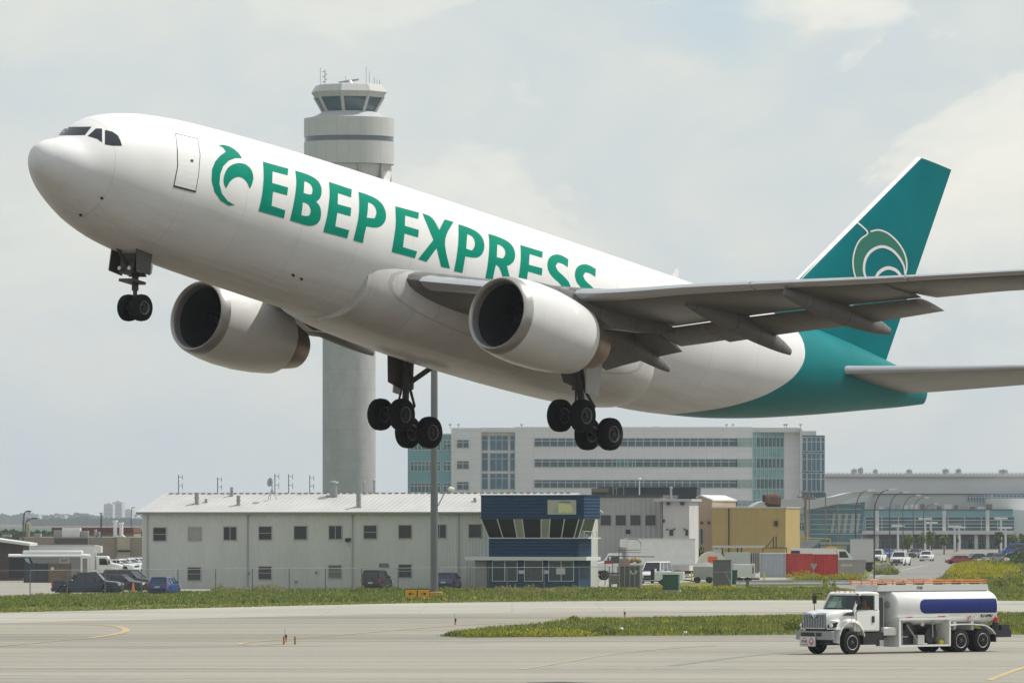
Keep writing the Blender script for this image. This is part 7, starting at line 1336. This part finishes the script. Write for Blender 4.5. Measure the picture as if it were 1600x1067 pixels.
# driver: one continuous skinned body, seated behind the wheel
def person(name, label, loc, rz, verts, edges, m_):
    me = bpy.data.meshes.new(name); me.from_pydata([v[:3] for v in verts], edges, []); o = bpy.data.objects.new(name, me); C.objects.link(o); o.location = loc; o.rotation_euler = (0, 0, rz)
    sk_ = o.modifiers.new('skin', 'SKIN'); sk_.use_smooth_shade = True
    for i, v in enumerate(verts): me.skin_vertices[0].data[i].radius = (v[3], v[3] if len(v) < 5 else v[4])
    me.skin_vertices[0].data[0].use_root = True; sb = o.modifiers.new('sub', 'SUBSURF'); sb.levels = 1; sb.render_levels = 2; me.materials.append(m_); tag(o, label, 'person'); return o
PV = [(0, 0, 0, .15, .17), (0, 0, .22, .14, .17), (.02, 0, .42, .13, .19), (.03, 0, .52, .06), (.04, 0, .58, .055), (.06, 0, .68, .085, .075), (.06, 0, .79, .08, .07), (.02, .20, .45, .06), (.08, .27, .24, .045), (.30, .22, .20, .035), (.38, .20, .24, .03), (.02, -.20, .45, .06), (.08, -.27, .24, .045), (.30, -.18, .22, .035), (.38, -.16, .26, .03), (.10, .10, -.02, .09), (.45, .12, .0, .075), (.50, .12, -.42, .05), (.60, .12, -.46, .04), (.10, -.10, -.02, .09), (.45, -.12, .0, .075), (.50, -.12, -.42, .05), (.60, -.12, -.46, .04)]
PE = [(0, 1), (1, 2), (2, 3), (3, 4), (4, 5), (5, 6), (2, 7), (7, 8), (8, 9), (9, 10), (2, 11), (11, 12), (12, 13), (13, 14), (0, 15), (15, 16), (16, 17), (17, 18), (0, 19), (19, 20), (20, 21), (21, 22)]

pmat = bpy.data.materials.new('driver_skin_and_vest'); pmat.use_nodes = True; t = pmat.node_tree; b = t.nodes['Principled BSDF']; b.inputs['Roughness'].default_value = .7
tc = N(t, 'ShaderNodeTexCoord'); sp = N(t, 'ShaderNodeSeparateXYZ'); L(t, tc.outputs['Object'], sp.inputs[0]); r_ = ramp(t, sp.outputs[2], [(0, (.03, .035, .06)), (.02, (.85, .20, .03)), (.53, (.85, .20, .03)), (.54, (.62, .33, .22)), (.80, (.62, .33, .22)), (.82, (.03, .02, .015))]); r_.color_ramp.interpolation = 'CONSTANT'; L(t, r_.outputs[0], b.inputs['Base Color'])
drv = person('person', 'driver in an orange vest at the wheel of the tanker truck', FT.location+hv*-1.40+lv*.64+Vector((0, 0, 1.62)), ra, PV, PE, pmat)

# tell the repeated weed clumps apart by their place in the row
ORD = 'leftmost second third fourth fifth sixth seventh eighth ninth tenth eleventh twelfth thirteenth fourteenth fifteenth sixteenth seventeenth eighteenth nineteenth twentieth'.split()
gl = {}
for o in list(C.objects):
    if o.get('category') == 'weed' and 'clumps' in o.get('group', ''): gl.setdefault(o['group'], []).append(o)
for g_, lst in gl.items():
    lst.sort(key=lambda o: o.location.x/o.location.y)
    for i, o in enumerate(lst): o['label'] = '%s %s%s' % (ORD[i], o['label'], '' if i == 0 else ', counted from the left')
# ------------------------------------------------------------ haze
hz = MB().box(-7100, 7100, -640, 9600, -1.0, 115.0)
hm = bpy.data.materials.new('haze'); hm.use_nodes = True; t = hm.node_tree; t.nodes.clear()
pv = N(t, 'ShaderNodeVolumePrincipled'); pv.inputs['Color'].default_value = (.86, .93, 1.0, 1); pv.inputs['Density'].default_value = .00008; pv.inputs['Anisotropy'].default_value = .2
oo = N(t, 'ShaderNodeOutputMaterial'); L(t, pv.outputs[0], oo.inputs['Volume'])
hb = hz.build('haze', hm); hb['kind'] = 'stuff'
